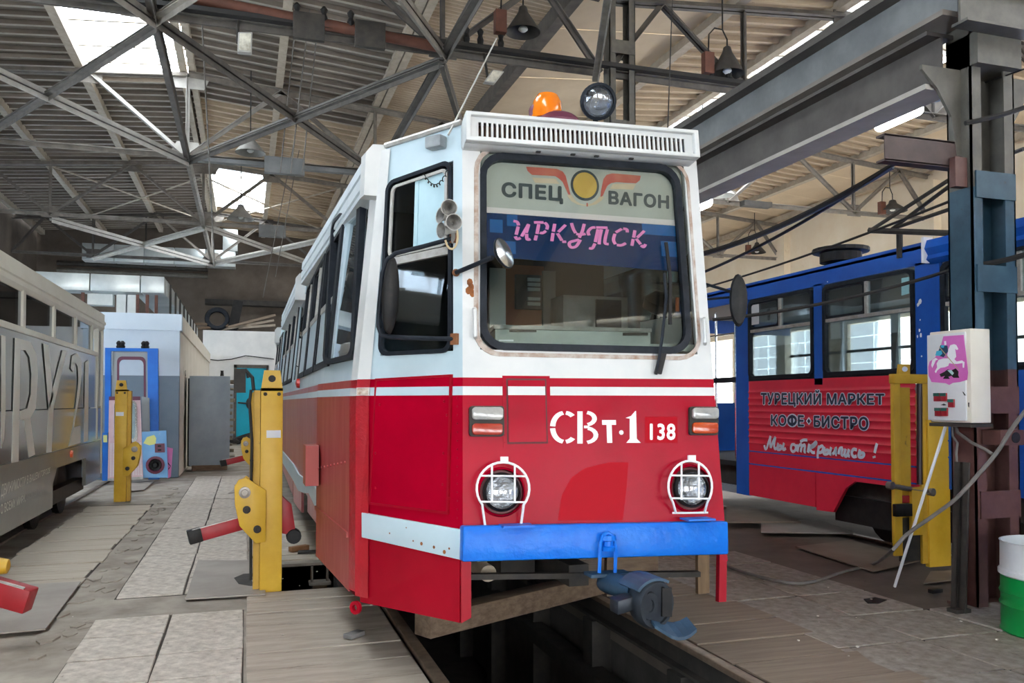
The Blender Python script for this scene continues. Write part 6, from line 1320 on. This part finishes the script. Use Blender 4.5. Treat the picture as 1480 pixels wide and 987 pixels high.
scrap('steel_scrap', 447, 800, .22, .10, .02, -.1, SOOT, 'dark flat scrap beside the brown wood offcut', 'scrap')
scrap('timber_offcut', 512, 922, .13, .07, .03, .7, mat('offcut_grey', (.12, .115, .11), (.2, .19, .18), 6, .8), 'small dark timber offcut on the near planks by the left rail', 'wood scrap')
scrap('rubber_block', 1352, 858, .11, .05, .03, .1, BLACK, 'small black block on the floor left of the near column', 'block')
flat('soot_patch', [(338, 838), (352, 832), (372, 831), (381, 838), (380, 848), (362, 850), (345, 847)], .0165, SOOT, 'black sooty stain on the grey sheet at the near jack foot', 'stain', .001)
flat('ash_patch', [(362, 838), (372, 832), (381, 834), (382, 850), (374, 852), (366, 847)], .018, mat('ash_grey', (.30, .31, .32), (.45, .46, .47), 14, .9, bump=.5), 'pale ash stain on the grey sheet at the near jack foot', 'stain', .001)
flat('oil_patch', [(1248, 867), (1265, 864), (1282, 868), (1270, 873), (1254, 873)], .004, BLACK, 'black oily patch on the slabs right of the tram', 'stain', .003)
# support timber under the tram, on the rails
a, b = onZ(622, 927, .02), onZ(884, 858, .02); tb = MB(); d_ = (b-a).normalized(); nrm = V((-d_.y, d_.x, 0))
mid = (a+b)/2; tb.obox(mid+V((0, 0, .085))+nrm*.08, d_*((b-a).length/2), nrm*.08, V((0, 0, .073))); tag(tb.build('timber_baulk', TIMBER, bevel=.008), 'heavy timber baulk lying across the pit rails under the bumper', 'timber')
a = onY(706, 829, 4.62); mb = MB(); mb.lathe(a, (0, 1, 0), [(.048, 0), (.05, .01), (.05, .42), (.045, .43)], 16); mb.box(a.x-.03, a.x+.03, 4.75, 4.81, a.z+.04, .71); tag(mb.build('round_log', mat('log_end', (.50, .43, .32), (.42, .35, .25), 20, .7), smooth=True), 'pale round log end under the bumper, left of the coupler', 'log')
a, b = onY(1017, 805, 5.75), onY(1017, 848, 5.75); mb = MB(); mb.box(a.x-.05, a.x+.05, 5.75, 5.79, .012, a.z+.12); tag(mb.build('plank_prop', mat('prop_wood', (.17, .11, .06), (.24, .16, .09), 5, .8, stretch=(6, 6, 1))), 'short upright board under the right end of the bumper', 'plank')
mb = MB(); mb.box(2.66, 3.1, 5.9, 5.95, .01, .33); tag(mb.build('board', TIMBER), 'dark upright board under the tram behind the coupler', 'plank')
# bolted stand in the recess beside the jack
r = thing('bolt_stand', (.62, 7.4, -.5), 'small wooden stand with two bolts in the floor recess', 'stand')
p = onY(462, 842, 7.4); mb = MB(); mb.box(p.x-.06, p.x+.06, 7.36, 7.46, -.9, p.z-.01); mb.build('wood_post', TIMBER, r); mb = MB(); mb.box(p.x-.09, p.x+.09, 7.34, 7.48, p.z-.01, p.z+.012); mb.build('top_plate', STEEL, r)
for dx in (-.065, .065): MB().tube([(p.x+dx, 7.41, p.z), (p.x+dx, 7.41, p.z+.14)], .012, 6).build('bolt', STEEL, r)

# ---------------------------------------------------------------- things in front of the annex
def leaf(nm, tl, tr, br, bl, Y, lean, words, cat):
    P = [onY(*q, Y+lean) for q in (tl, tr)]+[onY(*q, Y) for q in (br, bl)]
    S = lambda u, v, off=0.0: (P[3]*(1-u)+P[2]*u)*(1-v)+(P[0]*(1-u)+P[1]*u)*v+V((0, -off, 0))
    return thing(nm, (P[3]+P[2])/2, words, cat), S
r, S = leaf('door_frame', (153, 503), (229, 504), (231, 692), (152, 694), 17.15, .35, 'blue steel door frame leaning on the annex wall', 'door frame')
MB().plate(S, [(0, 0), (.11, 0), (.11, 1), (0, 1)], 0, .10).build('left_stile', BLUEF, r); MB().plate(S, [(.80, 0), (1, 0), (1, 1), (.80, 1)], 0, .12).build('right_stile', BLUEF, r); MB().plate(S, [(.11, .975), (.8, .975), (.8, 1), (.11, 1)], 0, .1).build('head', BLUEF, r)
MB().loops(S, rrect(.13, .05, .80, .975, .04, .02, 4), rrect(.24, .1, .74, .92, .08, .04, 4), 0, .06).build('inner_frame', mat('inner_grey', (.34, .37, .38), None, 1, .5), r); MB().loops(S, rrect(.22, .08, .76, .935, .09, .04, 5), rrect(.26, .11, .72, .91, .08, .04, 5), .05, .07).build('seal', MAROON, r)
for u in (.25, .32, .72, .78):
    c = S(u, 1.0, .05); MB().lathe(c, (0, 0, 1), [(.035, -.02), (.05, .03), (.035, .06), (.05, .10), (.02, .14)], 8).build('roller_bracket', BLACK, r)
mb = MB(); mb.tube([S(.80, .36, .13), S(.76, .30, .13), S(.76, .24, .13), S(.8, .2, .12)], .03, 6); mb.build('handle', SILVER, r)
r, S = leaf('door_leaf', (158, 573), (203, 573), (207, 692), (156, 695), 16.85, .18, 'pink checker-plated door leaf with a window, behind the yellow jack', 'door')
MB().plate(S, RECT, 0, .03).build('panel', PINKD, r); MB().plate(S, [(0, .955), (1, .955), (1, 1), (0, 1)], 0, .045).build('top_edge', MAROON, r)
MB().plate(S, rrect(.22, .48, .84, .93, .12, .06, 4), .031, .034).build('window', mat('leaf_glass', (.25, .33, .34), (.42, .50, .50), 3, .08), r); MB().loops(S, rrect(.17, .45, .88, .95, .13, .06, 5), rrect(.23, .49, .82, .925, .11, .05, 5), .03, .045).build('window_rim', CHROME, r)
mb = MB()
for i in range(13):
    for j in range(22): mb.plate(S, [(.06+.072*i, .05+.018*j), (.06+.072*i+.05, .05+.018*j), (.06+.072*i+.05, .05+.018*j+.012), (.06+.072*i, .05+.018*j+.012)], .03, .036)
mb.build('checker_studs', mat('stud_pale', (.72, .66, .66), None, 1, .4), r, kind='stuff'); MB().plate(S, [(0, 0), (1, 0), (1, .03), (0, .03)], 0, .04).build('kick_rail', SILVER, r)
r, S = leaf('panel_leaf', (205, 573), (216, 575), (218, 690), (206, 690), 17.0, .2, 'narrow grey panel between the pink door leaf and blue frame', 'panel'); MB().plate(S, RECT, 0, .03).build('panel', mat('inner_grey', (.34, .37, .38)), r)
r, S = leaf('speaker_panel', (205.5, 624), (240.5, 622), (243, 690), (206, 690), 16.9, .06, 'light blue painted panel with a round speaker hole', 'panel')
MB().plate(S, RECT, 0, .05).build('panel', LIGHTB, r); MB().plate(S, [(.06, .75), (.2, .88), (.5, .92), (.58, .85), (.55, .72), (.3, .7)], .05, .053).build('yellow_splash', mat('splash_yellow', (.72, .72, .25), None, 1, .6), r)
c = S(.52, .27, .05); MB().lathe(c, (0, -1, 0), [(.165, 0), (.165, .02), (.12, .03), (.09, -.02), (.04, .0), (.01, .01)], 22).build('speaker', MAROON, r, smooth=True); MB().lathe(c+V((0, -.01, 0)), (0, -1, 0), [(.105, 0), (.10, .02), (.05, -.0), (.04, .03), (.01, .035)], 18).build('cone', BLACK, r)
k = MB().plate(S, [(.52, .54), (.92, .54), (.92, .73), (.52, .73)], .05, .075).build('switch_plate', MAROON, r); MB().plate(S, [(.64, .575), (.78, .575), (.78, .61), (.64, .61)], .075, .08).build('switch', BLACK, k); MB().plate(S, [(.64, .66), (.78, .66), (.78, .695), (.64, .695)], .075, .08).build('switch', BLACK, k)
r, S = leaf('pink_panel', (241, 646), (250, 648), (247, 689), (242, 692), 17.2, .05, 'narrow pink panel right of the speaker panel', 'panel'); MB().plate(S, RECT, 0, .03).build('panel', PINK, r); MB().ribbon(S, [(.2, .5), (.8, .38), (.3, .3)], .05, .03, .032).build('black_mark', BLACK, r)
r, S = leaf('crate', (149, 625), (157, 625), (157, 694), (149, 694), 17.0, .0, 'blue painted board stack behind the left yellow jack', 'panel'); MB().plate(S, RECT, 0, .1).build('panel', BLUEF, r); MB().plate(S, [(.2, .8), (.9, .8), (.9, .95), (.2, .95)], .1, .105).build('yellow_splash', mat('splash_yellow', (.72, .72, .25)), r)
# grey cabinet with its junk side
a, b = onZ(262, 681, 0), onZ(320, 681, 0); b.x += -1.22-a.x; a.x = -1.22; zt = onY(262, 543, a.y).z
r = thing('steel_cabinet', ((a.x+b.x)/2, a.y, 0), 'tall grey steel cabinet seen from its plain side, beside the annex corner', 'cabinet')
MB().box(a.x+.04, b.x+.05, a.y, a.y+.03, .12, zt).build('side_sheet', GREYM, r, bevel=.008); MB().box(a.x+.06, b.x+.03, a.y+.03, a.y+.75, .10, zt-.02).build('carcass', GREYM, r); MB().box(a.x+.0, a.x+.06, a.y+.1, a.y+.7, .1, zt-.05).build('back_shadow', BLACK, r)
MB().box(a.x+.1, b.x, a.y+.02, a.y+.7, 0, .12).build('pallet', TIMBER, r)
mb = MB()
for i in range(13): mb.box(b.x+.05, b.x+.09+random.uniform(0, .08), a.y+.1, a.y+random.uniform(.3, .7), .25+.14*i, .25+.14*i+random.uniform(.03, .1))
mb.build('stored_boards', mat('mixed_junk', (.35, .30, .2), (.12, .1, .09), 8, .7, dirt=(.5, .42, .15), da=.1), r, kind='stuff')
for px in (266, 321): tag(MB().lathe(onY(px, 542, a.y+.2), (0, 0, 1), [(.04, -.02), (.03, .08), (.04, .1)], 8).build('bolt_eye', SOOT), 'small dark lifting eye on the grey cabinet, %s one' % ('left' if px < 300 else 'right'), 'lifting eye')
# black dog lying at the teal door
dg0 = onZ(352, 634, 0); dx, dy = dg0.x, 31.6
def skin(nm, pts, edges, rad, mt, parent, levels=2):
    me = bpy.data.meshes.new(nm); o0 = V(parent['_o']) if parent else V((0, 0, 0)); me.from_pydata([tuple(V(p)-o0) for p in pts], edges, []); ob = bpy.data.objects.new(nm, me); COL.objects.link(ob)
    sm = ob.modifiers.new('skin', 'SKIN'); 
    for i, rr in enumerate(rad): me.skin_vertices[0].data[i].radius = (rr, rr)
    me.skin_vertices[0].data[0].use_root = True
    ss = ob.modifiers.new('sub', 'SUBSURF'); ss.levels = levels; ss.render_levels = levels
    dgp = bpy.context.evaluated_depsgraph_get(); m2 = bpy.data.meshes.new_from_object(ob.evaluated_get(dgp)); ob.modifiers.clear(); ob.data = m2; m2.materials.clear(); m2.materials.append(mt); m2.polygons.foreach_set('use_smooth', [True]*len(m2.polygons))
    if parent: ob.parent = parent
    return ob
dog = thing('dog', (dx, dy, 0), 'black dog lying on the floor in front of the teal door', 'dog')
B = [(-.30, 0, .15), (-.05, 0, .17), (.18, -.02, .19), (.30, -.06, .30), (.36, -.10, .40), (.38, -.24, .37), (-.42, -.02, .10), (-.55, -.1, .04), (.24, -.18, .06), (.26, -.38, .04), (.12, -.2, .06), (.14, -.40, .04), (-.25, -.18, .10), (-.08, -.26, .05), (-.2, -.34, .03), (-.3, .16, .06), (-.1, .2, .04)]
bd = skin('body', [(dx+x*1.15, dy+y*1.15, z*1.15+.012) for x, y, z in B], [(0, 1), (1, 2), (2, 3), (3, 4), (4, 5), (0, 6), (6, 7), (2, 8), (8, 9), (2, 10), (10, 11), (0, 12), (12, 13), (13, 14), (0, 15), (15, 16)], [.15, .14, .15, .10, .10, .05, .05, .025, .06, .035, .06, .035, .09, .05, .035, .07, .04], FUR, dog)
for sx in (-1, 1):
    c = V((dx+.41+sx*.075, dy-.10, .545)); MB().hexa([c+V((-.03, -.01, -.04)), c+V((.03, -.01, -.04)), c+V((.03, .015, -.04)), c+V((-.03, .015, -.04)), c+V((sx*.01-.006, 0, .07)), c+V((sx*.01+.006, 0, .07)), c+V((sx*.01+.006, .01, .07)), c+V((sx*.01-.006, .01, .07))]).build('ear', FUR, dog)
# ---------------------------------------------------------------- ducts
du = thing('zinc_duct', (-3, 19, 3.9), 'zinc ventilation duct on the annex roof, front run with elbow', 'duct')
p0, p1 = onY(52, 395, 18.6), onY(238, 424, 18.6)
z0, z1 = p1.z, onY(238, 400, 18.6).z
edges_ = [p0.x-2.5, p0.x-.2, onY(130, 400, 18.6).x, onY(203, 400, 18.6).x, p1.x]
for a, b in zip(edges_[:-1], edges_[1:]): MB().box(a+.01, b-.01, 18.6, 19.2, z0, z1).build('duct_section', ZINC, du, bevel=.01)
for i in range(6): MB().box(p1.x-.6, p1.x, 19.22+2.0*i, 21.2+2.0*i, z0, z1).build('duct_section', ZINC, du, bevel=.01)
du2 = thing('duct_supports', (-2, 19, 3.28), 'short vertical duct stubs and legs under the annex duct', 'duct')
for x0, x1, y0, y1 in ((126, 163, 423, 440), (168, 182, 425, 452), (184, 198, 425, 452)):
    a, b = onY(x0, y1, 19.0), onY(x1, y0, 19.0); MB().box(a.x, b.x, 19.0, 19.3, min(a.z, z0) if y1 > 441 else a.z, z0-.005).build('duct_stub', ZINC, du2)
for px in (120, 199, 213, 226): a = onY(px, 440, 18.95); MB().box(a.x-.03, a.x+.03, 18.9, 18.96, 3.28, z0-.005).build('leg', PIPE_R, du2)
for i in range(8): MB().box(p1.x+.01, p1.x+.05, 19.6+1.4*i, 19.66+1.4*i, 3.28, z1-.03).build('leg', SOOT, du2)
du3 = thing('zinc_duct', (-2, 31, 6.2), 'far pale zinc duct below the roof with a riser to the skylight', 'duct')
ed = [onY(x, 365, 31.2).x for x in (118, 165, 208, 252, 297, 341)]; zz0, zz1 = onY(200, 379, 31.2).z, onY(200, 355, 31.2).z
for a, b in zip(ed[:-1], ed[1:]): MB().box(a+.01, b-.01, 31.2, 31.8, zz0, zz1).build('duct_section', ZINC, du3, bevel=.01)
a, b = onY(322, 352, 31.2), onY(344, 310, 31.2); MB().box(a.x, b.x, 31.15, 31.75, zz1-.02, 7.7).build('duct_riser', ZINC, du3, bevel=.01)
for bx in (ed[0]+.3, ed[2], ed[4]): MB().box(bx, bx+.05, 31.5, 31.55, zz1-.01, roofz(bx)-.02).build('hanger', SOOT, du3)
# junk on the partition wall
def junkbar(p, q, w_, h_, mt, words, Y=32.35, dz=0.0, nm='timber_length'): 
    A, B_2 = onY(*p, Y), onY(*q, Y); A.z = 4.155+h_/2+dz; B_2.z = max(B_2.z, 4.155+h_/2+dz); tag(MB().bar(A, B_2, w_, h_).build(nm, mt), words, 'plank', 'timber on the partition wall')
for i, (p, q, mt, wd) in enumerate((((285, 472), (330, 470), TIMBER, 'lowest long board on the white partition, left'), ((320, 471), (396, 463), WOOD, 'pale long board on the white partition, right'), ((330, 468), (398, 455), WOOD2, 'brown board rising to the right on the white partition'), ((345, 474), (398, 470), WOOD, 'short pale board at the right end of the white partition'), ((281, 461), (300, 473), TIMBER, 'short slanted board at the left end of the white partition'))):
    junkbar(p, q, .12, .08, mt, wd, 32.27+.14*(i % 2), i//2*.09)
A = onY(314, 467, 32.35); A.z = 4.15+.43; tag(MB().lathe(A, (0, -1, .15), [(.28, -.1), (.40, -.11), (.44, -.03), (.44, .05), (.40, .12), (.28, .11)], 22, cap=False).build('old_tyre', RUBBER, smooth=True), 'old black tyre standing on the white partition wall', 'tyre')
A, B2 = onY(336, 460, 32.8), onY(345, 440, 32.8); tag(MB().bar((A.x, 32.42, 4.16), (B2.x, 32.42, B2.z+.1), .35, .06).build('dark_board', BLACK), 'dark upright board standing on the white partition wall', 'plank')
for y0, words in ((384, 'upper dark pipe along the sooty back wall'), (394, 'lower dark pipe along the sooty back wall')):
    a, b = onY(80, y0-6, 33.5), onY(300, y0+4, 33.5); z = (a.z+b.z)/2; tag(MB().tube([(a.x, 33.75, z), (b.x, 33.75, z)], .09, 8).build('wall_pipe', SOOT if y0 < 390 else COLM, smooth=True), words, 'pipe')
tag(MB().box(-1.5, 5.0, 33.5, 33.98, 5.25, 5.45).build('wall_beam', SOOT), 'dark horizontal beam on the sooty back wall above the partition', 'beam')
P = [onY(x, y, 32.15) for x, y in ((290, 513), (300, 519), (315, 521), (335, 519), (355, 514), (372, 516), (396, 519))]
tag(MB().tube(P, .02, 6).build('wall_cable', CABLE, smooth=True), 'sagging black cable on the far white partition wall', 'cable')
P = [onX(x, y, -1.2) for x, y in ((262, 470), (275, 490), (290, 512))]
# ---------------------------------------------------------------- lamps
def shade(px, py, Y, rad, hgt, mt, words, cord=.35, tilt=0, up=True):
    c = onY(px, py, Y); r = thing('pendant_lamp', c, words, 'lamp', 'pendant lamps')
    mb = MB(); mb.lathe(c, (tilt, 0, 1), [(rad, -hgt/2), (rad*.97, -hgt/2+.02), (rad*.30, hgt/2), (rad*.22, hgt/2+.08), (rad*.12, hgt/2+.10)], 22, cap=False); mb.lathe(c, (tilt, 0, 1), [(rad*.98, -hgt/2+.001), (rad*.28, hgt/2-.01), (.004, hgt/2-.005)], 22, cap=False); mb.build('shade', mt, r, smooth=True)
    MB().lathe(c, (tilt, 0, 1), [(.02, -hgt*.2), (.06, -hgt*.25), (.07, -hgt*.35), (.04, -hgt*.45), (.005, -hgt*.47)], 10).build('bulb', LAMPW, r, smooth=True)
    if up:
        t = math.pi; mb = MB(); mb.tube([c+V((0, 0, hgt/2+.08)), c+V((0, 0, hgt/2+cord*.6)), c+V((-.08, 0, hgt/2+cord)), c+V((-.22, 0, hgt/2+cord*1.02)), c+V((-.32, 0, hgt/2+cord*.7)), c+V((-.34, 0, -.1))], .012, 6)
        mb.build('bent_stem', BLACK, r, smooth=True); mb = MB(); mb.box(c.x-.42, c.x-.26, c.y-.06, c.y+.06, c.z-.2, c.z+.12); mb.build('ballast_box', PIPE_R if mt is LAMPD else GIRD, r)
    if not up: MB().tube([c+V((0, 0, hgt/2+.08)), V((c.x, c.y, roofz(c.x)+(.06 if 9.4 < c.x < 13.1 else -.02)))], .012, 6).build('hanger', CABLE, r)
    else: MB().tube([c+V((-.08, 0, hgt/2+cord)), V((c.x-.08, c.y, roofz(c.x)-.02))], .012, 6).build('hanger', CABLE, r)
    return r
shade(1051, 92, 11.1, .26, .34, LAMPD, 'dark pendant lamp above the crane girder, right of the middle column')
shade(756, 33, 11.05, .25, .28, LAMPD, 'dark pendant lamp under the roof left of the middle column')
shade(362, 212, 17.5, .30, .26, LAMPG, 'grey pendant lamp on the tray beside the square skylight', up=False)
shade(348, 309, 24.0, .36, .32, LAMPG, 'small grey pendant lamp in front of the far skylight', up=False)
shade(1346, 130, 6.6, .17, .16, LAMPW, 'white pendant lamp next to the near column above the lit tube', cord=.15)
shade(1043, 276, 17.2, .30, .22, LAMPW, 'white pendant lamp at the lit tube beside the tram corner', up=False)
shade(1290, 300, 17.3, .36, .2, LAMPD, 'dark pendant lamp before the cream wall, right of the blue roof vent', cord=.4)
shade(1094, 360, 24.0, .30, .26, LAMPD, 'small dark pendant lamp before the cream wall above the blue tram front', cord=.5)
for p, q, Y, words in (((1272, 181), (1326, 158), 7.5, 'lit white tube lamp hanging left of the near column'), ((1011, 295), (1021, 291), 16.0, 'lit white lamp glowing beside the tram roof corner')):
    A, B2 = onY(*p, Y), onY(*q, Y+.3); r = thing('tube_lamp', (A+B2)/2, words, 'lamp', 'lit tube lamps'); MB().tube([A, B2], .075 if Y < 10 else .15, 12).build('tube', TUBE, r, smooth=True); d = (B2-A)*.05; MB().tube([A-d+V((0, 0, .09)), B2+d+V((0, 0, .09))], .05, 8).build('fitting', LAMPW, r)
    mm_ = (A+B2)/2; MB().tube([mm_+V((0, 0, .09)), V((mm_.x, mm_.y, roofz(mm_.x)+(.06 if 9.4 < mm_.x < 13.1 else -.02)))], .01, 5).build('hanger', CABLE, r)
for tl, tr, br, bl, Y, mt_, words in (((700, 118), (712, 100), (729, 103), (716, 120), 11.0, LAMPG, 'square floodlight under the cable tray left of the middle column'), ((343, 74), (344, 46), (365, 46), (364, 76), 11.0, LAMPG, 'square floodlight below the black tray near the first skylight')):
    r, S = leaf('floodlight', tl, tr, br, bl, Y, .0, words, 'lamp'); MB().plate(S, RECT, -.10, 0).build('housing', LAMPG, r, bevel=.01); tp_ = S(.5, 1, -.05); MB().tube([tp_, V((tp_.x, 11.25, 6.5))], .02, 6).build('bracket', SOOT, r); MB().plate(S, rrect(.08, .1, .92, .9, .06, .06, 3), 0, .006).build('glass', mat('flood_glass', (.75, .73, .62), (.35, .32, .26), 7, .1), r)
# ---------------------------------------------------------------- pipe, trays, wires, ropes
A, B2 = onY(230, -12, 11.15), onY(636, 68, 11.15)
tag(MB().tube([A, B2], .075, 10).build('rusty_pipe', PIPE_R, smooth=True), 'long rusty pipe running along the top chord of the tray truss', 'pipe')
mb = MB(); mb.box(-2.2, 9.0, 11.10, 11.22, 6.47, 6.53); 
ty = tag(mb.build('cable_tray', CABLE), 'black cable tray with clamps along the rusty pipe truss', 'cable tray'); ty['_o'] = (0, 0, 0)
for x in (-1.0, .6, .95, 1.3, 2.9, 3.1, 3.4, 6.8, 7.1): MB().lathe((x, 11.12, 6.53), (0, 0, 1), [(.04, 0), (.05, .06), (.03, .12), (.05, .18), (.02, .22)], 8).build('insulator', BLACK, ty)
for a0, a1 in ((.55, .95), (1.35, 1.75)): MB().box(a0, a1, 11.02, 11.10, 6.25, 6.6).build('junction_box', SOOT, ty)
mb = MB(); a, b = onY(285, 228, 17.5), onY(520, 244, 17.5); mb.box(a.x, b.x, 17.5, 17.665, a.z-.05, a.z+.03); t2 = tag(mb.build('cable_tray', GIRD), 'grey cable tray with a box on the pale truss', 'cable tray'); t2['_o'] = (0, 0, 0)
a, b = onY(382, 250, 17.45), onY(440, 240, 17.45); MB().box(a.x, b.x, 17.35, 17.5, a.z, b.z+.12).build('tray_box', GIRD, t2)
a, b = onY(374, 341, 24), onY(413, 333, 24); tag(MB().box(a.x, b.x, 23.95, 24.16, a.z, b.z+.12).build('tray_box', GIRD), 'grey box on the brown truss right of the far skylight', 'box')
a, b = onY(1078, 291, 17.4), onY(1118, 296, 17.4); mb = MB(); mb.box(a.x, b.x, 17.45, 17.66, b.z-.05, a.z+.05); tag(mb.build('tray_box', SOOT), 'dark box on the right bay truss above the blue tram', 'box')
def wire(pts, rr, words, sag=0.0, nm='wire', mt=CABLE):
    P = []
    for i in range(17):
        t = i/16; p = pts[0]*(1-t)+pts[1]*t; P.append(p-V((0, 0, sag*4*t*(1-t))))
    return tag(MB().tube(P, rr, 6).build(nm, mt, smooth=True), words, 'cable', 'overhead wires')
wire([onX(995, 372, 5.9), onX(1290, 240, 6.6)], .035, 'thick black cable bundle rising to the right above the blue tram', .12)
wire([onX(995, 402, 6.4), onX(1300, 232, 6.5)], .02, 'second thinner black cable above the blue tram', .10)
wire([onX(1010, 282, 5.6), onX(1395, 118, 5.2)], .008, 'thin pale wire crossing above the blue tram to the near column', .05, mt=SILVER)
wire([onX(1020, 415, 6.0), onX(1380, 288, 5.5)], .012, 'thin black wire just above the blue tram roof', .04)
wire([onY(1030, 462, 6.2), onY(1388, 386, 5.3)], .016, 'black wire crossing the blue tram windows', .06); wire([onY(1388, 386, 5.0), onY(1500, 362, 4.6)], .022, 'black wire leaving the near column to the right', .02)
wire([onY(1395, 178, 4.6), onY(1520, 140, 4.4)], .018, 'black cable over the near column to the right', .02); wire([onY(1300, 152, 6), onY(1480, 100, 4.6)], .006, 'thin wire from the lit tube past the near column', .02)
wire([onY(965, 190, 4.6), onY(972, -10, 6.0)], .004, 'hair-thin vertical wire above the right end of the tram visor', 0)
for i, (p, q, Y) in enumerate((((292, 30), (310, 385), 14.0), ((447, 20), (420, 250), 14.2), ((461, 20), (437, 250), 14.4), ((430, 10), (405, 250), 14.6), ((418, 240), (380, 430), 22), ((428, 240), (398, 400), 22.3))):
    A, B2 = onY(*p, Y), onY(*q, Y+.8); A = B2+(A-B2)*((roofz(A.x)-.05-B2.z)/(A.z-B2.z)); wire([A, B2], .012, 'thin hanging rope %s' % ('left of the first grey pendant lamp', 'right of the floodlight, rightmost', 'right of the floodlight, middle one of three', 'right of the floodlight, leftmost of three', 'in front of the far skylight, left', 'in front of the far skylight, right')[i], 0, 'rope', HOSE)
